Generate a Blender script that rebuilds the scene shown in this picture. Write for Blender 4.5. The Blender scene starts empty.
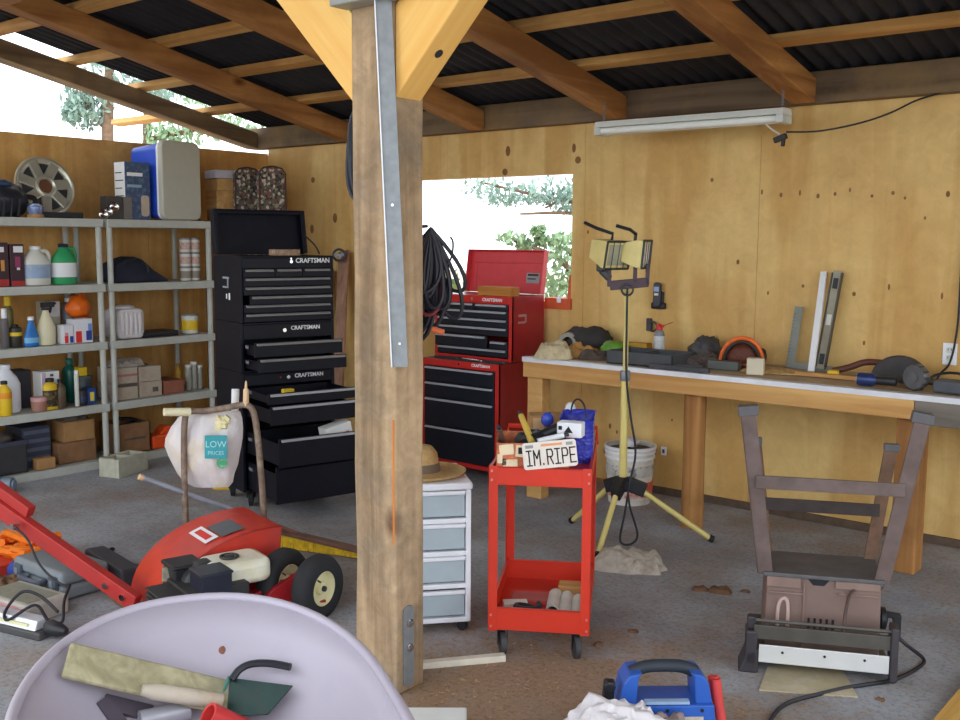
import bpy, math, random
from mathutils import Matrix, Vector, Euler, noise
R = math.radians
S = bpy.context.scene
COL = S.collection
rnd = random.Random(5)

# ------------------------------------------------------------------ camera
FPX, YAW, PITCH, ROLL, EYE = 1025.0, R(39.6), math.atan(120 / 1025), R(0.33), 1.62
_f0 = Vector((-math.sin(YAW), math.cos(YAW), 0)); _r0 = Vector((math.cos(YAW), math.sin(YAW), 0)); _up = Vector((0, 0, 1))
FW = _f0 * math.cos(PITCH) - _up * math.sin(PITCH)
_u0 = _up * math.cos(PITCH) + _f0 * math.sin(PITCH)
RT = _r0 * math.cos(ROLL) + _u0 * math.sin(ROLL)
UP = _u0 * math.cos(ROLL) - _r0 * math.sin(ROLL)
EYEP = Vector((0, 0, EYE))
cam = bpy.data.objects.new('camera', bpy.data.cameras.new('camera'))
COL.objects.link(cam)
cam.data.sensor_width = 36.0
cam.data.lens = FPX / 960 * 36
cam.data.clip_start = 0.05
cam.matrix_world = Matrix(((RT.x, UP.x, -FW.x, 0), (RT.y, UP.y, -FW.y, 0), (RT.z, UP.z, -FW.z, EYE), (0, 0, 0, 1)))
S.camera = cam


def at(x, y, d=None, z=None, X=None, Y=None):
    """world point seen at a pixel, at a distance d or on a plane z / X / Y"""
    v = FW + RT * ((x - 480) / FPX) - UP * ((y - 360) / FPX)
    if d is not None: t = d
    elif z is not None: t = (z - EYE) / v.z
    elif X is not None: t = X / v.x
    else: t = Y / v.y
    return EYEP + v * t


# ------------------------------------------------------------------ materials
_M = {}


def nodes_of(name):
    m = bpy.data.materials.new(name); m.use_nodes = True
    nt = m.node_tree
    b = nt.nodes['Principled BSDF']
    return m, nt, b


def N(nt, t, **kw):
    n = nt.nodes.new(t)
    for k, v in kw.items():
        if k in n.inputs: n.inputs[k].default_value = v
        else: setattr(n, k, v)
    return n


def c4(c): return (c[0], c[1], c[2], 1)


def srgb(r, g, b):
    f = lambda u: (u / 255 / 12.92) if u / 255 <= .04045 else ((u / 255 + .055) / 1.055) ** 2.4
    return (f(r), f(g), f(b))


def mat(name, col, rough=.5, metal=0., var=.12, vs=14., bump=.05, bs=60., spec=.4, dirt=None, dirt_s=5., dirt_a=.5, coat=0.):
    """plain coloured material with slight noise in colour and surface, and optional worn patches"""
    if name in _M: return _M[name]
    m, nt, b = nodes_of(name)
    L = nt.links.new
    tc = N(nt, 'ShaderNodeTexCoord')
    n1 = N(nt, 'ShaderNodeTexNoise', Scale=vs, Detail=4.)
    L(tc.outputs['Object'], n1.inputs['Vector'])
    rp = N(nt, 'ShaderNodeValToRGB')
    rp.color_ramp.elements[0].position = .3; rp.color_ramp.elements[1].position = .7
    rp.color_ramp.elements[0].color = c4([x * (1 - var) for x in col]); rp.color_ramp.elements[1].color = c4([min(1, x * (1 + var)) for x in col])
    L(n1.outputs['Fac'], rp.inputs['Fac'])
    out = rp.outputs['Color']
    if dirt:
        n2 = N(nt, 'ShaderNodeTexNoise', Scale=dirt_s, Detail=6., Roughness=.7)
        L(tc.outputs['Object'], n2.inputs['Vector'])
        r2 = N(nt, 'ShaderNodeValToRGB')
        r2.color_ramp.elements[0].position = .5; r2.color_ramp.elements[1].position = .66
        r2.color_ramp.elements[0].color = (0, 0, 0, 1); r2.color_ramp.elements[1].color = (dirt_a,) * 3 + (1,)
        L(n2.outputs['Fac'], r2.inputs['Fac'])
        mx = N(nt, 'ShaderNodeMixRGB'); mx.inputs['Color2'].default_value = c4(dirt)
        L(r2.outputs['Color'], mx.inputs['Fac']); L(out, mx.inputs['Color1']); out = mx.outputs['Color']
    L(out, b.inputs['Base Color'])
    b.inputs['Roughness'].default_value = rough; b.inputs['Metallic'].default_value = metal
    b.inputs['Specular IOR Level'].default_value = spec
    b.inputs['Coat Weight'].default_value = coat
    if bump:
        n3 = N(nt, 'ShaderNodeTexNoise', Scale=bs, Detail=3.)
        L(tc.outputs['Object'], n3.inputs['Vector'])
        bp = N(nt, 'ShaderNodeBump', Strength=bump, Distance=.01)
        L(n3.outputs['Fac'], bp.inputs['Height']); L(bp.outputs['Normal'], b.inputs['Normal'])
    _M[name] = m
    return m


def wood(name, c1, c2, axis='z', scale=1., rough=.65, knots=1.4, knot_col=(.09, .035, .012), contrast=1., stain=None, stain_s=1.2, knot_r=.035, bump=.12, flat=None, mottle=0., turn=None):
    """wood with grain along one axis, cathedral figure, knots and optional stains"""
    if name in _M: return _M[name]
    m, nt, b = nodes_of(name)
    L = nt.links.new
    tc = N(nt, 'ShaderNodeTexCoord')
    if turn:
        tr = N(nt, 'ShaderNodeMapping'); tr.inputs['Rotation'].default_value = turn
        L(tc.outputs['Object'], tr.inputs['Vector'])
        class _T: outputs = {'Object': tr.outputs['Vector']}
        tc = _T
    st = {'x': (.45, 9, 9), 'y': (9, .45, 9), 'z': (9, 9, .45)}[axis]
    mp = N(nt, 'ShaderNodeMapping'); mp.inputs['Scale'].default_value = [s * scale for s in st]
    L(tc.outputs['Object'], mp.inputs['Vector'])
    n1 = N(nt, 'ShaderNodeTexNoise', Scale=1.1, Detail=6., Roughness=.55, Distortion=1.2)
    L(mp.outputs['Vector'], n1.inputs['Vector'])
    # cathedral figure: bands of a slow noise
    mp2 = N(nt, 'ShaderNodeMapping'); mp2.inputs['Scale'].default_value = [s * scale * .22 for s in {'x': (1.6, 9, 9), 'y': (9, 1.6, 9), 'z': (9, 9, 1.6)}[axis]]
    L(tc.outputs['Object'], mp2.inputs['Vector'])
    n2 = N(nt, 'ShaderNodeTexNoise', Scale=.9, Detail=2., Distortion=.5)
    L(mp2.outputs['Vector'], n2.inputs['Vector'])
    ml = N(nt, 'ShaderNodeMath', operation='MULTIPLY'); ml.inputs[1].default_value = 26.
    L(n2.outputs['Fac'], ml.inputs[0])
    sn = N(nt, 'ShaderNodeMath', operation='SINE'); L(ml.outputs[0], sn.inputs[0])
    ms = N(nt, 'ShaderNodeMath', operation='MULTIPLY_ADD'); ms.inputs[1].default_value = .10 * contrast; L(sn.outputs[0], ms.inputs[0]); L(n1.outputs['Fac'], ms.inputs[2])
    rp = N(nt, 'ShaderNodeValToRGB')
    rp.color_ramp.elements[0].position = .3; rp.color_ramp.elements[1].position = .72
    rp.color_ramp.elements[0].color = c4(c2); rp.color_ramp.elements[1].color = c4(c1)
    L(ms.outputs[0], rp.inputs['Fac'])
    out = rp.outputs['Color']
    if knots:
        mp3 = N(nt, 'ShaderNodeMapping')
        mp3.inputs['Scale'].default_value = {'x': (.55, 1, 1), 'y': (1, .55, 1), 'z': (1, 1, .55)}[axis]
        L(tc.outputs['Object'], mp3.inputs['Vector'])
        if flat:
            q_ = list(mp3.inputs['Scale'].default_value); q_['xyz'.index(flat)] = 0.; mp3.inputs['Scale'].default_value = q_
        vo = N(nt, 'ShaderNodeTexVoronoi', Scale=knots); L(mp3.outputs['Vector'], vo.inputs['Vector'])
        r3 = N(nt, 'ShaderNodeValToRGB')
        r3.color_ramp.elements[0].position = knot_r * .5; r3.color_ramp.elements[1].position = knot_r * 1.6
        r3.color_ramp.elements[0].color = (.9, .9, .9, 1); r3.color_ramp.elements[1].color = (0, 0, 0, 1)
        L(vo.outputs['Distance'], r3.inputs['Fac'])
        mx = N(nt, 'ShaderNodeMixRGB'); mx.inputs['Color2'].default_value = c4(knot_col)
        L(r3.outputs['Color'], mx.inputs['Fac']); L(out, mx.inputs['Color1']); out = mx.outputs['Color']
    if stain:
        n4 = N(nt, 'ShaderNodeTexNoise', Scale=stain_s, Detail=6., Roughness=.65); L(tc.outputs['Object'], n4.inputs['Vector'])
        r4 = N(nt, 'ShaderNodeValToRGB'); r4.color_ramp.elements[0].position = .45; r4.color_ramp.elements[1].position = .7
        r4.color_ramp.elements[0].color = (0, 0, 0, 1); r4.color_ramp.elements[1].color = (.7, .7, .7, 1)
        L(n4.outputs['Fac'], r4.inputs['Fac'])
        mx = N(nt, 'ShaderNodeMixRGB'); mx.inputs['Color2'].default_value = c4(stain)
        L(r4.outputs['Color'], mx.inputs['Fac']); L(out, mx.inputs['Color1']); out = mx.outputs['Color']
    if mottle:
        n5 = N(nt, 'ShaderNodeTexNoise', Scale=9., Detail=6., Roughness=.7, Distortion=.8); L(tc.outputs['Object'], n5.inputs['Vector'])
        r5 = N(nt, 'ShaderNodeValToRGB'); r5.color_ramp.elements[0].position = .3; r5.color_ramp.elements[1].position = .7
        r5.color_ramp.elements[0].color = (1 - mottle, 1 - mottle * 1.05, 1 - mottle * 1.2, 1); r5.color_ramp.elements[1].color = (1, 1, 1, 1)
        L(n5.outputs['Fac'], r5.inputs['Fac'])
        mm = N(nt, 'ShaderNodeMixRGB', blend_type='MULTIPLY'); mm.inputs['Fac'].default_value = 1.
        L(out, mm.inputs['Color1']); L(r5.outputs['Color'], mm.inputs['Color2']); out = mm.outputs['Color']
    L(out, b.inputs['Base Color'])
    b.inputs['Roughness'].default_value = rough; b.inputs['Specular IOR Level'].default_value = .25
    bp = N(nt, 'ShaderNodeBump', Strength=bump, Distance=.004)
    L(n1.outputs['Fac'], bp.inputs['Height']); L(bp.outputs['Normal'], b.inputs['Normal'])
    _M[name] = m
    return m


def speckle(name, cols, scale=60., rough=.9):
    """random small patches of several colours"""
    if name in _M: return _M[name]
    m, nt, b = nodes_of(name); L = nt.links.new
    tc = N(nt, 'ShaderNodeTexCoord'); vo = N(nt, 'ShaderNodeTexVoronoi', Scale=scale)
    L(tc.outputs['Object'], vo.inputs['Vector'])
    sp = N(nt, 'ShaderNodeSeparateColor'); L(vo.outputs['Color'], sp.inputs['Color'])
    rp = N(nt, 'ShaderNodeValToRGB'); rp.color_ramp.interpolation = 'CONSTANT'
    while len(rp.color_ramp.elements) < len(cols): rp.color_ramp.elements.new(.5)
    for i, c in enumerate(cols):
        rp.color_ramp.elements[i].position = i / len(cols); rp.color_ramp.elements[i].color = c4(c)
    L(sp.outputs['Red'], rp.inputs['Fac']); L(rp.outputs['Color'], b.inputs['Base Color'])
    b.inputs['Roughness'].default_value = rough
    _M[name] = m
    return m


def clear_plastic(name, col, alpha_mix=.5):
    if name in _M: return _M[name]
    m, nt, b = nodes_of(name)
    b.inputs['Base Color'].default_value = c4(col); b.inputs['Roughness'].default_value = .25
    b.inputs['Transmission Weight'].default_value = alpha_mix; b.inputs['IOR'].default_value = 1.2
    _M[name] = m
    return m


# ------------------------------------------------------------------ mesh building
class MB:
    def __init__(self): self.v = []; self.f = []; self.m = []

    def add(self, vs, fs, mi=0):
        o = len(self.v)
        self.v += [Vector(p) for p in vs]
        self.f += [tuple(i + o for i in f) for f in fs]; self.m += [mi] * len(fs)
        return self

    def box(self, c, s, rot=None, mi=0):
        c = Vector(c); h = [x / 2 for x in s]
        q = rot if rot is None or isinstance(rot, Matrix) else Euler(rot).to_matrix()
        vs = []
        for k in (-1, 1):
            for j in (-1, 1):
                for i in (-1, 1):
                    p = Vector((i * h[0], j * h[1], k * h[2]))
                    vs.append(c + (q @ p if q else p))
        return self.add(vs, [(0, 2, 3, 1), (4, 5, 7, 6), (0, 1, 5, 4), (2, 6, 7, 3), (0, 4, 6, 2), (1, 3, 7, 5)], mi)

    def lohi(self, lo, hi, mi=0):
        return self.box([(a + b) / 2 for a, b in zip(lo, hi)], [abs(b - a) for a, b in zip(lo, hi)], None, mi)

    def bar(self, p, q, w, h, up=(0, 0, 1), mi=0):
        """rectangular bar from p to q, w wide, h tall along up"""
        p, q = Vector(p), Vector(q); z = (q - p); l = z.length; z.normalize()
        u = Vector(up); x = u.cross(z)
        if x.length < 1e-4: x = Vector((1, 0, 0)).cross(z)
        x.normalize(); y = z.cross(x)
        m = Matrix((x, y, z)).transposed()
        return self.box((p + q) / 2, (w, h, l), m, mi)

    def tube(self, pts, r, n=8, closed=False, mi=0):
        pts = [Vector(p) for p in pts]; k = len(pts)
        rs = r if isinstance(r, (list, tuple)) else [r] * k
        vs = []; prev = None
        for i, p in enumerate(pts):
            a = pts[(i - 1) % k] if (closed or i > 0) else p
            b = pts[(i + 1) % k] if (closed or i < k - 1) else p
            t = (b - a)
            if t.length < 1e-9: t = Vector((0, 0, 1))
            t.normalize()
            if prev is None:
                x = t.orthogonal().normalized()
            else:
                x = prev - t * prev.dot(t)
                x = x.normalized() if x.length > 1e-6 else t.orthogonal().normalized()
            prev = x; y = t.cross(x)
            for j in range(n):
                w = 2 * math.pi * j / n
                vs.append(p + (x * math.cos(w) + y * math.sin(w)) * rs[i])
        fs = []
        for i in range(k if closed else k - 1):
            a = i * n; b = ((i + 1) % k) * n
            for j in range(n):
                fs.append((a + j, a + (j + 1) % n, b + (j + 1) % n, b + j))
        if not closed:
            fs.append(tuple(reversed(range(n)))); fs.append(tuple(range((k - 1) * n, k * n)))
        return self.add(vs, fs, mi)

    def cyl(self, p, q, r, r2=None, n=16, mi=0): return self.tube([p, q], [r, r if r2 is None else r2], n, False, mi)

    def lathe(self, prof, c=(0, 0, 0), axis=(0, 0, 1), n=20, mi=0, sx=1., sy=1., nocap=False):
        c = Vector(c); q = Vector((0, 0, 1)).rotation_difference(Vector(axis)).to_matrix()
        vs = []
        for r, z in prof:
            for j in range(n):
                w = 2 * math.pi * j / n
                vs.append(c + q @ Vector((r * math.cos(w) * sx, r * math.sin(w) * sy, z)))
        fs = []
        for i in range(len(prof) - 1):
            for j in range(n):
                fs.append((i * n + j, i * n + (j + 1) % n, (i + 1) * n + (j + 1) % n, (i + 1) * n + j))
        rr_ = [p[0] for p in prof]
        band = tuple(prof[0]) == tuple(prof[-1]) or (max(rr_) - min(rr_)) < .02 * max(rr_) or nocap
        if prof[0][0] > 1e-6 and not band: fs.append(tuple(reversed(range(n))))
        if prof[-1][0] > 1e-6 and not band: fs.append(tuple(range((len(prof) - 1) * n, len(prof) * n)))
        return self.add(vs, fs, mi)

    def prism(self, poly, h0, h1, mat4=None, mi=0):
        """polygon in local xy extruded from h0 to h1 along local z, placed with mat4"""
        n = len(poly)
        vs = [Vector((x, y, h0)) for x, y in poly] + [Vector((x, y, h1)) for x, y in poly]
        if mat4: vs = [mat4 @ v for v in vs]
        fs = [tuple(reversed(range(n))), tuple(range(n, 2 * n))]
        fs += [(i, (i + 1) % n, n + (i + 1) % n, n + i) for i in range(n)]
        return self.add(vs, fs, mi)

    def blob(self, c, r, seed=0, amp=.2, fr=2.5, n=20, m=12, flat=None, mi=0):
        c = Vector(c); vs = []; so = Vector((seed * 7.3, seed * 3.1, seed * 1.7))
        for i in range(m + 1):
            th = math.pi * i / m
            for j in range(n):
                ph = 2 * math.pi * j / n
                d = Vector((math.sin(th) * math.cos(ph), math.sin(th) * math.sin(ph), math.cos(th)))
                k = 1 + amp * noise.noise(d * fr + so) + amp * .5 * noise.noise(d * fr * 2.7 + so)
                p = c + Vector((d.x * r[0] * k, d.y * r[1] * k, d.z * r[2] * k))
                if flat is not None and p.z < flat: p.z = flat
                vs.append(p)
        fs = []
        for i in range(m):
            for j in range(n):
                fs.append((i * n + j, (i + 1) * n + j, (i + 1) * n + (j + 1) % n, i * n + (j + 1) % n))
        return self.add(vs, fs, mi)

    def heap(self, c, sx, sy, h, seed=0, n=44, rot=0., fr=7., mi=0):
        """crumpled cloth heap: a closed solid with a folded top and a flat underside"""
        c = Vector(c); vs = []; so = Vector((seed * 5.1, seed * 2.3, 0))
        for i in range(n + 1):
            for j in range(n + 1):
                u = i / n * 2 - 1; v = j / n * 2 - 1
                # round the square a bit
                k = 1 - .16 * (u * u * v * v)
                x = u * k * sx / 2; y = v * k * sy / 2
                x *= 1 + .18 * noise.noise(Vector((v * 2.2, u * .7, seed))); y *= 1 + .18 * noise.noise(Vector((u * 2.2, v * .7, seed + 9)))
                e = max(0., 1 - max(abs(u), abs(v)) ** 5)
                q = Vector((u, v * sy / sx, 0)) + so
                w_ = Vector((u + .4 * noise.noise(q * 1.7), v + .4 * noise.noise(q * 1.7 + Vector((5, 5, 0))), 0)) + so
                z = h * e * (.42 + .45 * noise.noise(q * 1.3) + .6 * (.42 - abs(noise.noise(w_ * 1.9))) + .2 * (.4 - abs(noise.noise(w_ * 4.2))))
                vs.append(Vector((x, y, max(z, .0) + .004)))
        N2 = (n + 1) ** 2
        vs += [Vector((p.x, p.y, 0)) for p in vs[:N2]]
        q = Matrix.Rotation(rot, 3, 'Z')
        vs = [c + q @ p for p in vs]
        fs = []
        for i in range(n):
            for j in range(n):
                a = i * (n + 1) + j
                fs.append((a, a + n + 1, a + n + 2, a + 1)); fs.append((N2 + a, N2 + a + 1, N2 + a + n + 2, N2 + a + n + 1))
        ring = [i * (n + 1) for i in range(n + 1)] + [n * (n + 1) + j for j in range(1, n + 1)] + [i * (n + 1) + n for i in range(n - 1, -1, -1)] + [j for j in range(n - 1, 0, -1)]
        for a, b in zip(ring, ring[1:] + ring[:1]): fs.append((a, N2 + a, N2 + b, b))
        return self.add(vs, fs, mi)

    def out(self, name, mats, parent=None, loc=None, rot=None, bev=0., smooth=False, ang=40, seg=2):
        me = bpy.data.meshes.new(name)
        me.from_pydata([tuple(v) for v in self.v], [], self.f)
        for m in (mats if isinstance(mats, (list, tuple)) else [mats]): me.materials.append(m)
        me.polygons.foreach_set('material_index', self.m)
        me.update()
        if smooth:
            me.polygons.foreach_set('use_smooth', [True] * len(me.polygons))
            me.set_sharp_from_angle(angle=R(ang))
        o = bpy.data.objects.new(name, me); COL.objects.link(o)
        if parent: o.parent = parent
        if loc is not None: o.location = loc
        if rot is not None: o.rotation_euler = (0, 0, rot) if isinstance(rot, (int, float)) else rot
        if bev:
            md = o.modifiers.new('bevel', 'BEVEL'); md.width = bev; md.segments = seg; md.limit_method = 'ANGLE'; md.angle_limit = R(35)
            md.harden_normals = False
        return o


def tag(o, label=None, cat=None, group=None, kind=None):
    if label: o['label'] = label
    if cat: o['category'] = cat
    if group: o['group'] = group
    if kind: o['kind'] = kind
    return o


def thing(name, label, cat, loc=(0, 0, 0), rot=0., group=None):
    o = bpy.data.objects.new(name, None); COL.objects.link(o)
    o.location = loc; o.rotation_euler = (0, 0, rot) if isinstance(rot, (int, float)) else rot
    o.empty_display_size = .1
    return tag(o, label, cat, group)


def text(name, s, size, m, parent, M4, ext=.0008, bold=0.):
    """lettering as a thin raised mesh; local x runs along the line, local z out of the surface"""
    cu = bpy.data.curves.new(name, 'FONT'); cu.body = s; cu.size = size; cu.extrude = ext; cu.align_x = 'CENTER'; cu.align_y = 'CENTER'; cu.offset = bold
    cu.resolution_u = 3
    t = bpy.data.objects.new(name, cu); COL.objects.link(t)
    bpy.context.view_layer.update()
    me = bpy.data.meshes.new_from_object(t.evaluated_get(bpy.context.evaluated_depsgraph_get()))
    bpy.data.objects.remove(t)
    me.transform(M4); me.materials.clear(); me.materials.append(m)
    o = bpy.data.objects.new(name, me); COL.objects.link(o); o.parent = parent
    return o


def frame(origin, x, y):
    """4x4 with local x and y axes given in the parent's space"""
    x = Vector(x).normalized(); y = Vector(y).normalized(); z = x.cross(y)
    return Matrix(((x.x, y.x, z.x, origin[0]), (x.y, y.y, z.y, origin[1]), (x.z, y.z, z.z, origin[2]), (0, 0, 0, 1)))


def rrect(w, h, r, n=5):
    p = []
    for cx, cy, a in ((w / 2 - r, h / 2 - r, 0), (-w / 2 + r, h / 2 - r, 90), (-w / 2 + r, -h / 2 + r, 180), (w / 2 - r, -h / 2 + r, 270)):
        for i in range(n + 1):
            t = R(a + 90 * i / n); p.append((cx + r * math.cos(t), cy + r * math.sin(t)))
    return p


def arcpts(c, r, a0, a1, n, x, y):
    c = Vector(c); x = Vector(x); y = Vector(y)
    return [c + (x * math.cos(a0 + (a1 - a0) * i / n) + y * math.sin(a0 + (a1 - a0) * i / n)) * r for i in range(n + 1)]


def spline(pts, n=8):
    """smooth curve through the points (Catmull-Rom)"""
    P = [Vector(p) for p in pts]; o = []
    for i in range(len(P) - 1):
        a = P[max(i - 1, 0)]; b = P[i]; c = P[i + 1]; d = P[min(i + 2, len(P) - 1)]
        for k in range(n):
            t = k / n
            o.append(.5 * ((2 * b) + (c - a) * t + (2 * a - 5 * b + 4 * c - d) * t * t + (3 * b - a - 3 * c + d) * t ** 3))
    o.append(P[-1])
    return o


def copy_thing(o, loc, rot=None, label=None):
    r = o.copy(); COL.objects.link(r); r.location = loc
    if rot is not None: r.rotation_euler = (0, 0, rot)
    if label: r['label'] = label
    for ch in [c for c in bpy.data.objects if c.parent == o]:
        c = ch.copy(); COL.objects.link(c); c.parent = r
        for g in [q for q in bpy.data.objects if q.parent == ch]:
            d = g.copy(); COL.objects.link(d); d.parent = c
    return r

# ------------------------------------------------------------------ shared materials
ply = wood('plywood_golden', srgb(234, 199, 130), srgb(214, 171, 102), 'z', .8, .55, knots=1.7, knot_col=srgb(84, 48, 22), contrast=2.8, stain=srgb(208, 160, 96), stain_s=.9, knot_r=.022, flat='y', mottle=.16, bump=.05)
plyl = wood('plywood_orange', srgb(232, 184, 112), srgb(206, 152, 86), 'z', .8, .55, knots=1.8, knot_col=srgb(80, 45, 20), contrast=1.2, stain=srgb(188, 132, 70), stain_s=.8, knot_r=.03, flat='x', mottle=.2, bump=.05)
post_wood = wood('rough_post_wood', srgb(204, 174, 140), srgb(150, 124, 98), 'z', 1.6, .85, knots=3.2, contrast=1.2, stain=srgb(126, 115, 101), stain_s=4.5, knot_r=.08, bump=.6, mottle=.35, knot_col=srgb(110, 62, 30))
brace_wood = wood('brace_pine', srgb(252, 214, 132), srgb(240, 184, 100), 'z', 1., .6, knots=2., contrast=1.6, knot_r=.05, knot_col=srgb(160, 90, 34), bump=.1, turn=(0, R(45), 0))
brace_wood_r = wood('brace_pine_right', srgb(252, 214, 132), srgb(240, 184, 100), 'z', 1., .6, knots=2., contrast=1.6, knot_r=.05, knot_col=srgb(160, 90, 34), bump=.1, turn=(0, R(-45), 0))
rafter_wood = wood('rafter_wood', srgb(194, 140, 82), srgb(142, 92, 50), 'y', 1., .7, knots=1.6, contrast=1., stain=srgb(120, 78, 42), stain_s=1.5, knot_r=.04, knot_col=srgb(90, 44, 18))
weather_wood = wood('weathered_rafter_wood', srgb(150, 124, 92), srgb(104, 82, 58), 'y', 1., .8, knots=1.6, stain=srgb(88, 72, 54), stain_s=2.)
purlin_wood = wood('purlin_wood', srgb(222, 178, 112), srgb(180, 128, 70), 'x', 1., .7, knots=1.7, stain=srgb(150, 110, 66), stain_s=1.6, knot_r=.03)
beam_wood = wood('dark_beam_wood', srgb(124, 104, 84), srgb(84, 68, 54), 'x', 1., .75, knots=1.8, stain=srgb(146, 118, 76), stain_s=2.2, knot_r=.06, knot_col=srgb(50, 34, 22))
bench_wood = wood('bench_lumber', srgb(222, 178, 114), srgb(188, 136, 78), 'x', 1., .6, knots=1.8, stain=srgb(174, 122, 70), stain_s=1.5)
leg_wood = wood('bench_post_wood', srgb(186, 134, 80), srgb(138, 92, 50), 'z', 1., .75, knots=1.8, stain=srgb(110, 76, 46), stain_s=2.)
grey_wood = wood('grey_board_wood', srgb(140, 130, 120), srgb(104, 96, 88), 'x', 1., .8, knots=1.5)
raw_wood = wood('raw_wood', srgb(214, 170, 110), srgb(180, 130, 76), 'x', 2., .7, knots=0)
card = mat('cardboard', srgb(176, 132, 84), .85, var=.1, bump=.03, dirt=srgb(140, 100, 62), dirt_a=.4)
card_dark = mat('old_cardboard', srgb(140, 102, 70), .85, var=.14, dirt=srgb(98, 74, 54), dirt_a=.5)
shelf_pl = mat('grey_shelf_plastic', srgb(186, 188, 180), .55, var=.05, dirt=srgb(158, 158, 148), dirt_s=8, dirt_a=.3)
black_paint = mat('black_enamel', srgb(15, 17, 28), .42, var=.1, bump=.01, spec=.22, dirt=srgb(34, 34, 46), dirt_s=9, dirt_a=.2)
black_in = mat('black_steel_inside', srgb(26, 27, 32), .5)
red_paint = mat('red_enamel', srgb(196, 44, 38), .35, var=.06, bump=.01, dirt=srgb(140, 34, 34), dirt_s=6, dirt_a=.35)
dark_red = mat('dark_red_enamel', srgb(158, 36, 44), .35, var=.06, bump=.01, dirt=srgb(120, 30, 38), dirt_s=5, dirt_a=.4)
cart_red = mat('orange_red_enamel', srgb(210, 56, 36), .4, var=.05, bump=.01, dirt=srgb(172, 50, 40), dirt_s=7, dirt_a=.3)
machine_red = mat('machine_red_paint', srgb(202, 60, 44), .4, var=.08, bump=.02, dirt=srgb(168, 70, 70), dirt_s=5, dirt_a=.5)
chrome = mat('chrome', srgb(214, 216, 220), .15, metal=1., var=.03, bump=0)
steel = mat('galvanised_steel', srgb(136, 140, 144), .5, metal=.4, var=.12, vs=30, bump=.03)
alu = mat('brushed_aluminium', srgb(222, 224, 230), .4, metal=.35, var=.06, bump=.01)
dark_metal = mat('dark_steel', srgb(70, 70, 74), .5, metal=.5, var=.15)
rust = mat('rusty_steel', srgb(112, 84, 66), .75, metal=.2, var=.25, dirt=srgb(84, 60, 46), dirt_s=20, dirt_a=.7)
rubber = mat('black_rubber', srgb(40, 40, 42), .8, var=.15, bump=.1)
black_pl = mat('black_plastic', srgb(36, 36, 40), .45, var=.1)
cable_m = mat('black_cable', srgb(34, 32, 40), .5, var=.1, bump=0)
cable_red = mat('dark_red_cable', srgb(112, 40, 46), .5, var=.1, bump=0)
white_pl = mat('white_plastic', srgb(236, 238, 244), .4, var=.03, bump=.01)
off_white = mat('off_white_plastic', srgb(216, 214, 204), .45, var=.05)
cream = mat('cream_plastic', srgb(232, 224, 188), .45, var=.05)
white_paper = mat('white_paper', srgb(228, 228, 226), .8, var=.04)
grey_dirty = mat('grime', srgb(92, 84, 78), .85, var=.3)
orange = mat('orange_plastic', srgb(246, 116, 28), .4, var=.05)
blue_pl = mat('blue_plastic', srgb(46, 92, 178), .4, var=.06)
deep_blue = mat('deep_blue_plastic', srgb(44, 52, 158), .35, var=.1)
yellow = mat('yellow_plastic', srgb(228, 190, 40), .45, var=.06)
green_pl = mat('green_plastic', srgb(54, 158, 98), .4, var=.06)
dark_green = mat('dark_green_steel', srgb(40, 66, 62), .5, var=.25, dirt=srgb(74, 64, 50), dirt_s=18, dirt_a=.6)
silver_grip = mat('drawer_pull_trim', srgb(196, 198, 204), .35, metal=.3, var=.03, bump=0)
ink = mat('black_ink', srgb(30, 30, 34), .7, var=.02, bump=0)
white_ink = mat('white_print', srgb(236, 236, 238), .5, var=.02, bump=0)
concrete_m = mat('concrete_block', srgb(186, 184, 166), .95, var=.12, bump=.3, dirt=srgb(140, 130, 112), dirt_a=.3)
rag_grey = mat('grey_rag', srgb(168, 160, 150), .95, var=.2, dirt=srgb(120, 106, 96), dirt_s=12, dirt_a=.6)
rag_white = mat('white_cloth', srgb(222, 216, 218), .95, var=.08, dirt=srgb(176, 168, 172), dirt_s=14, dirt_a=.4)
navy = mat('navy_cloth', srgb(40, 42, 58), .9, var=.2)

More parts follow.
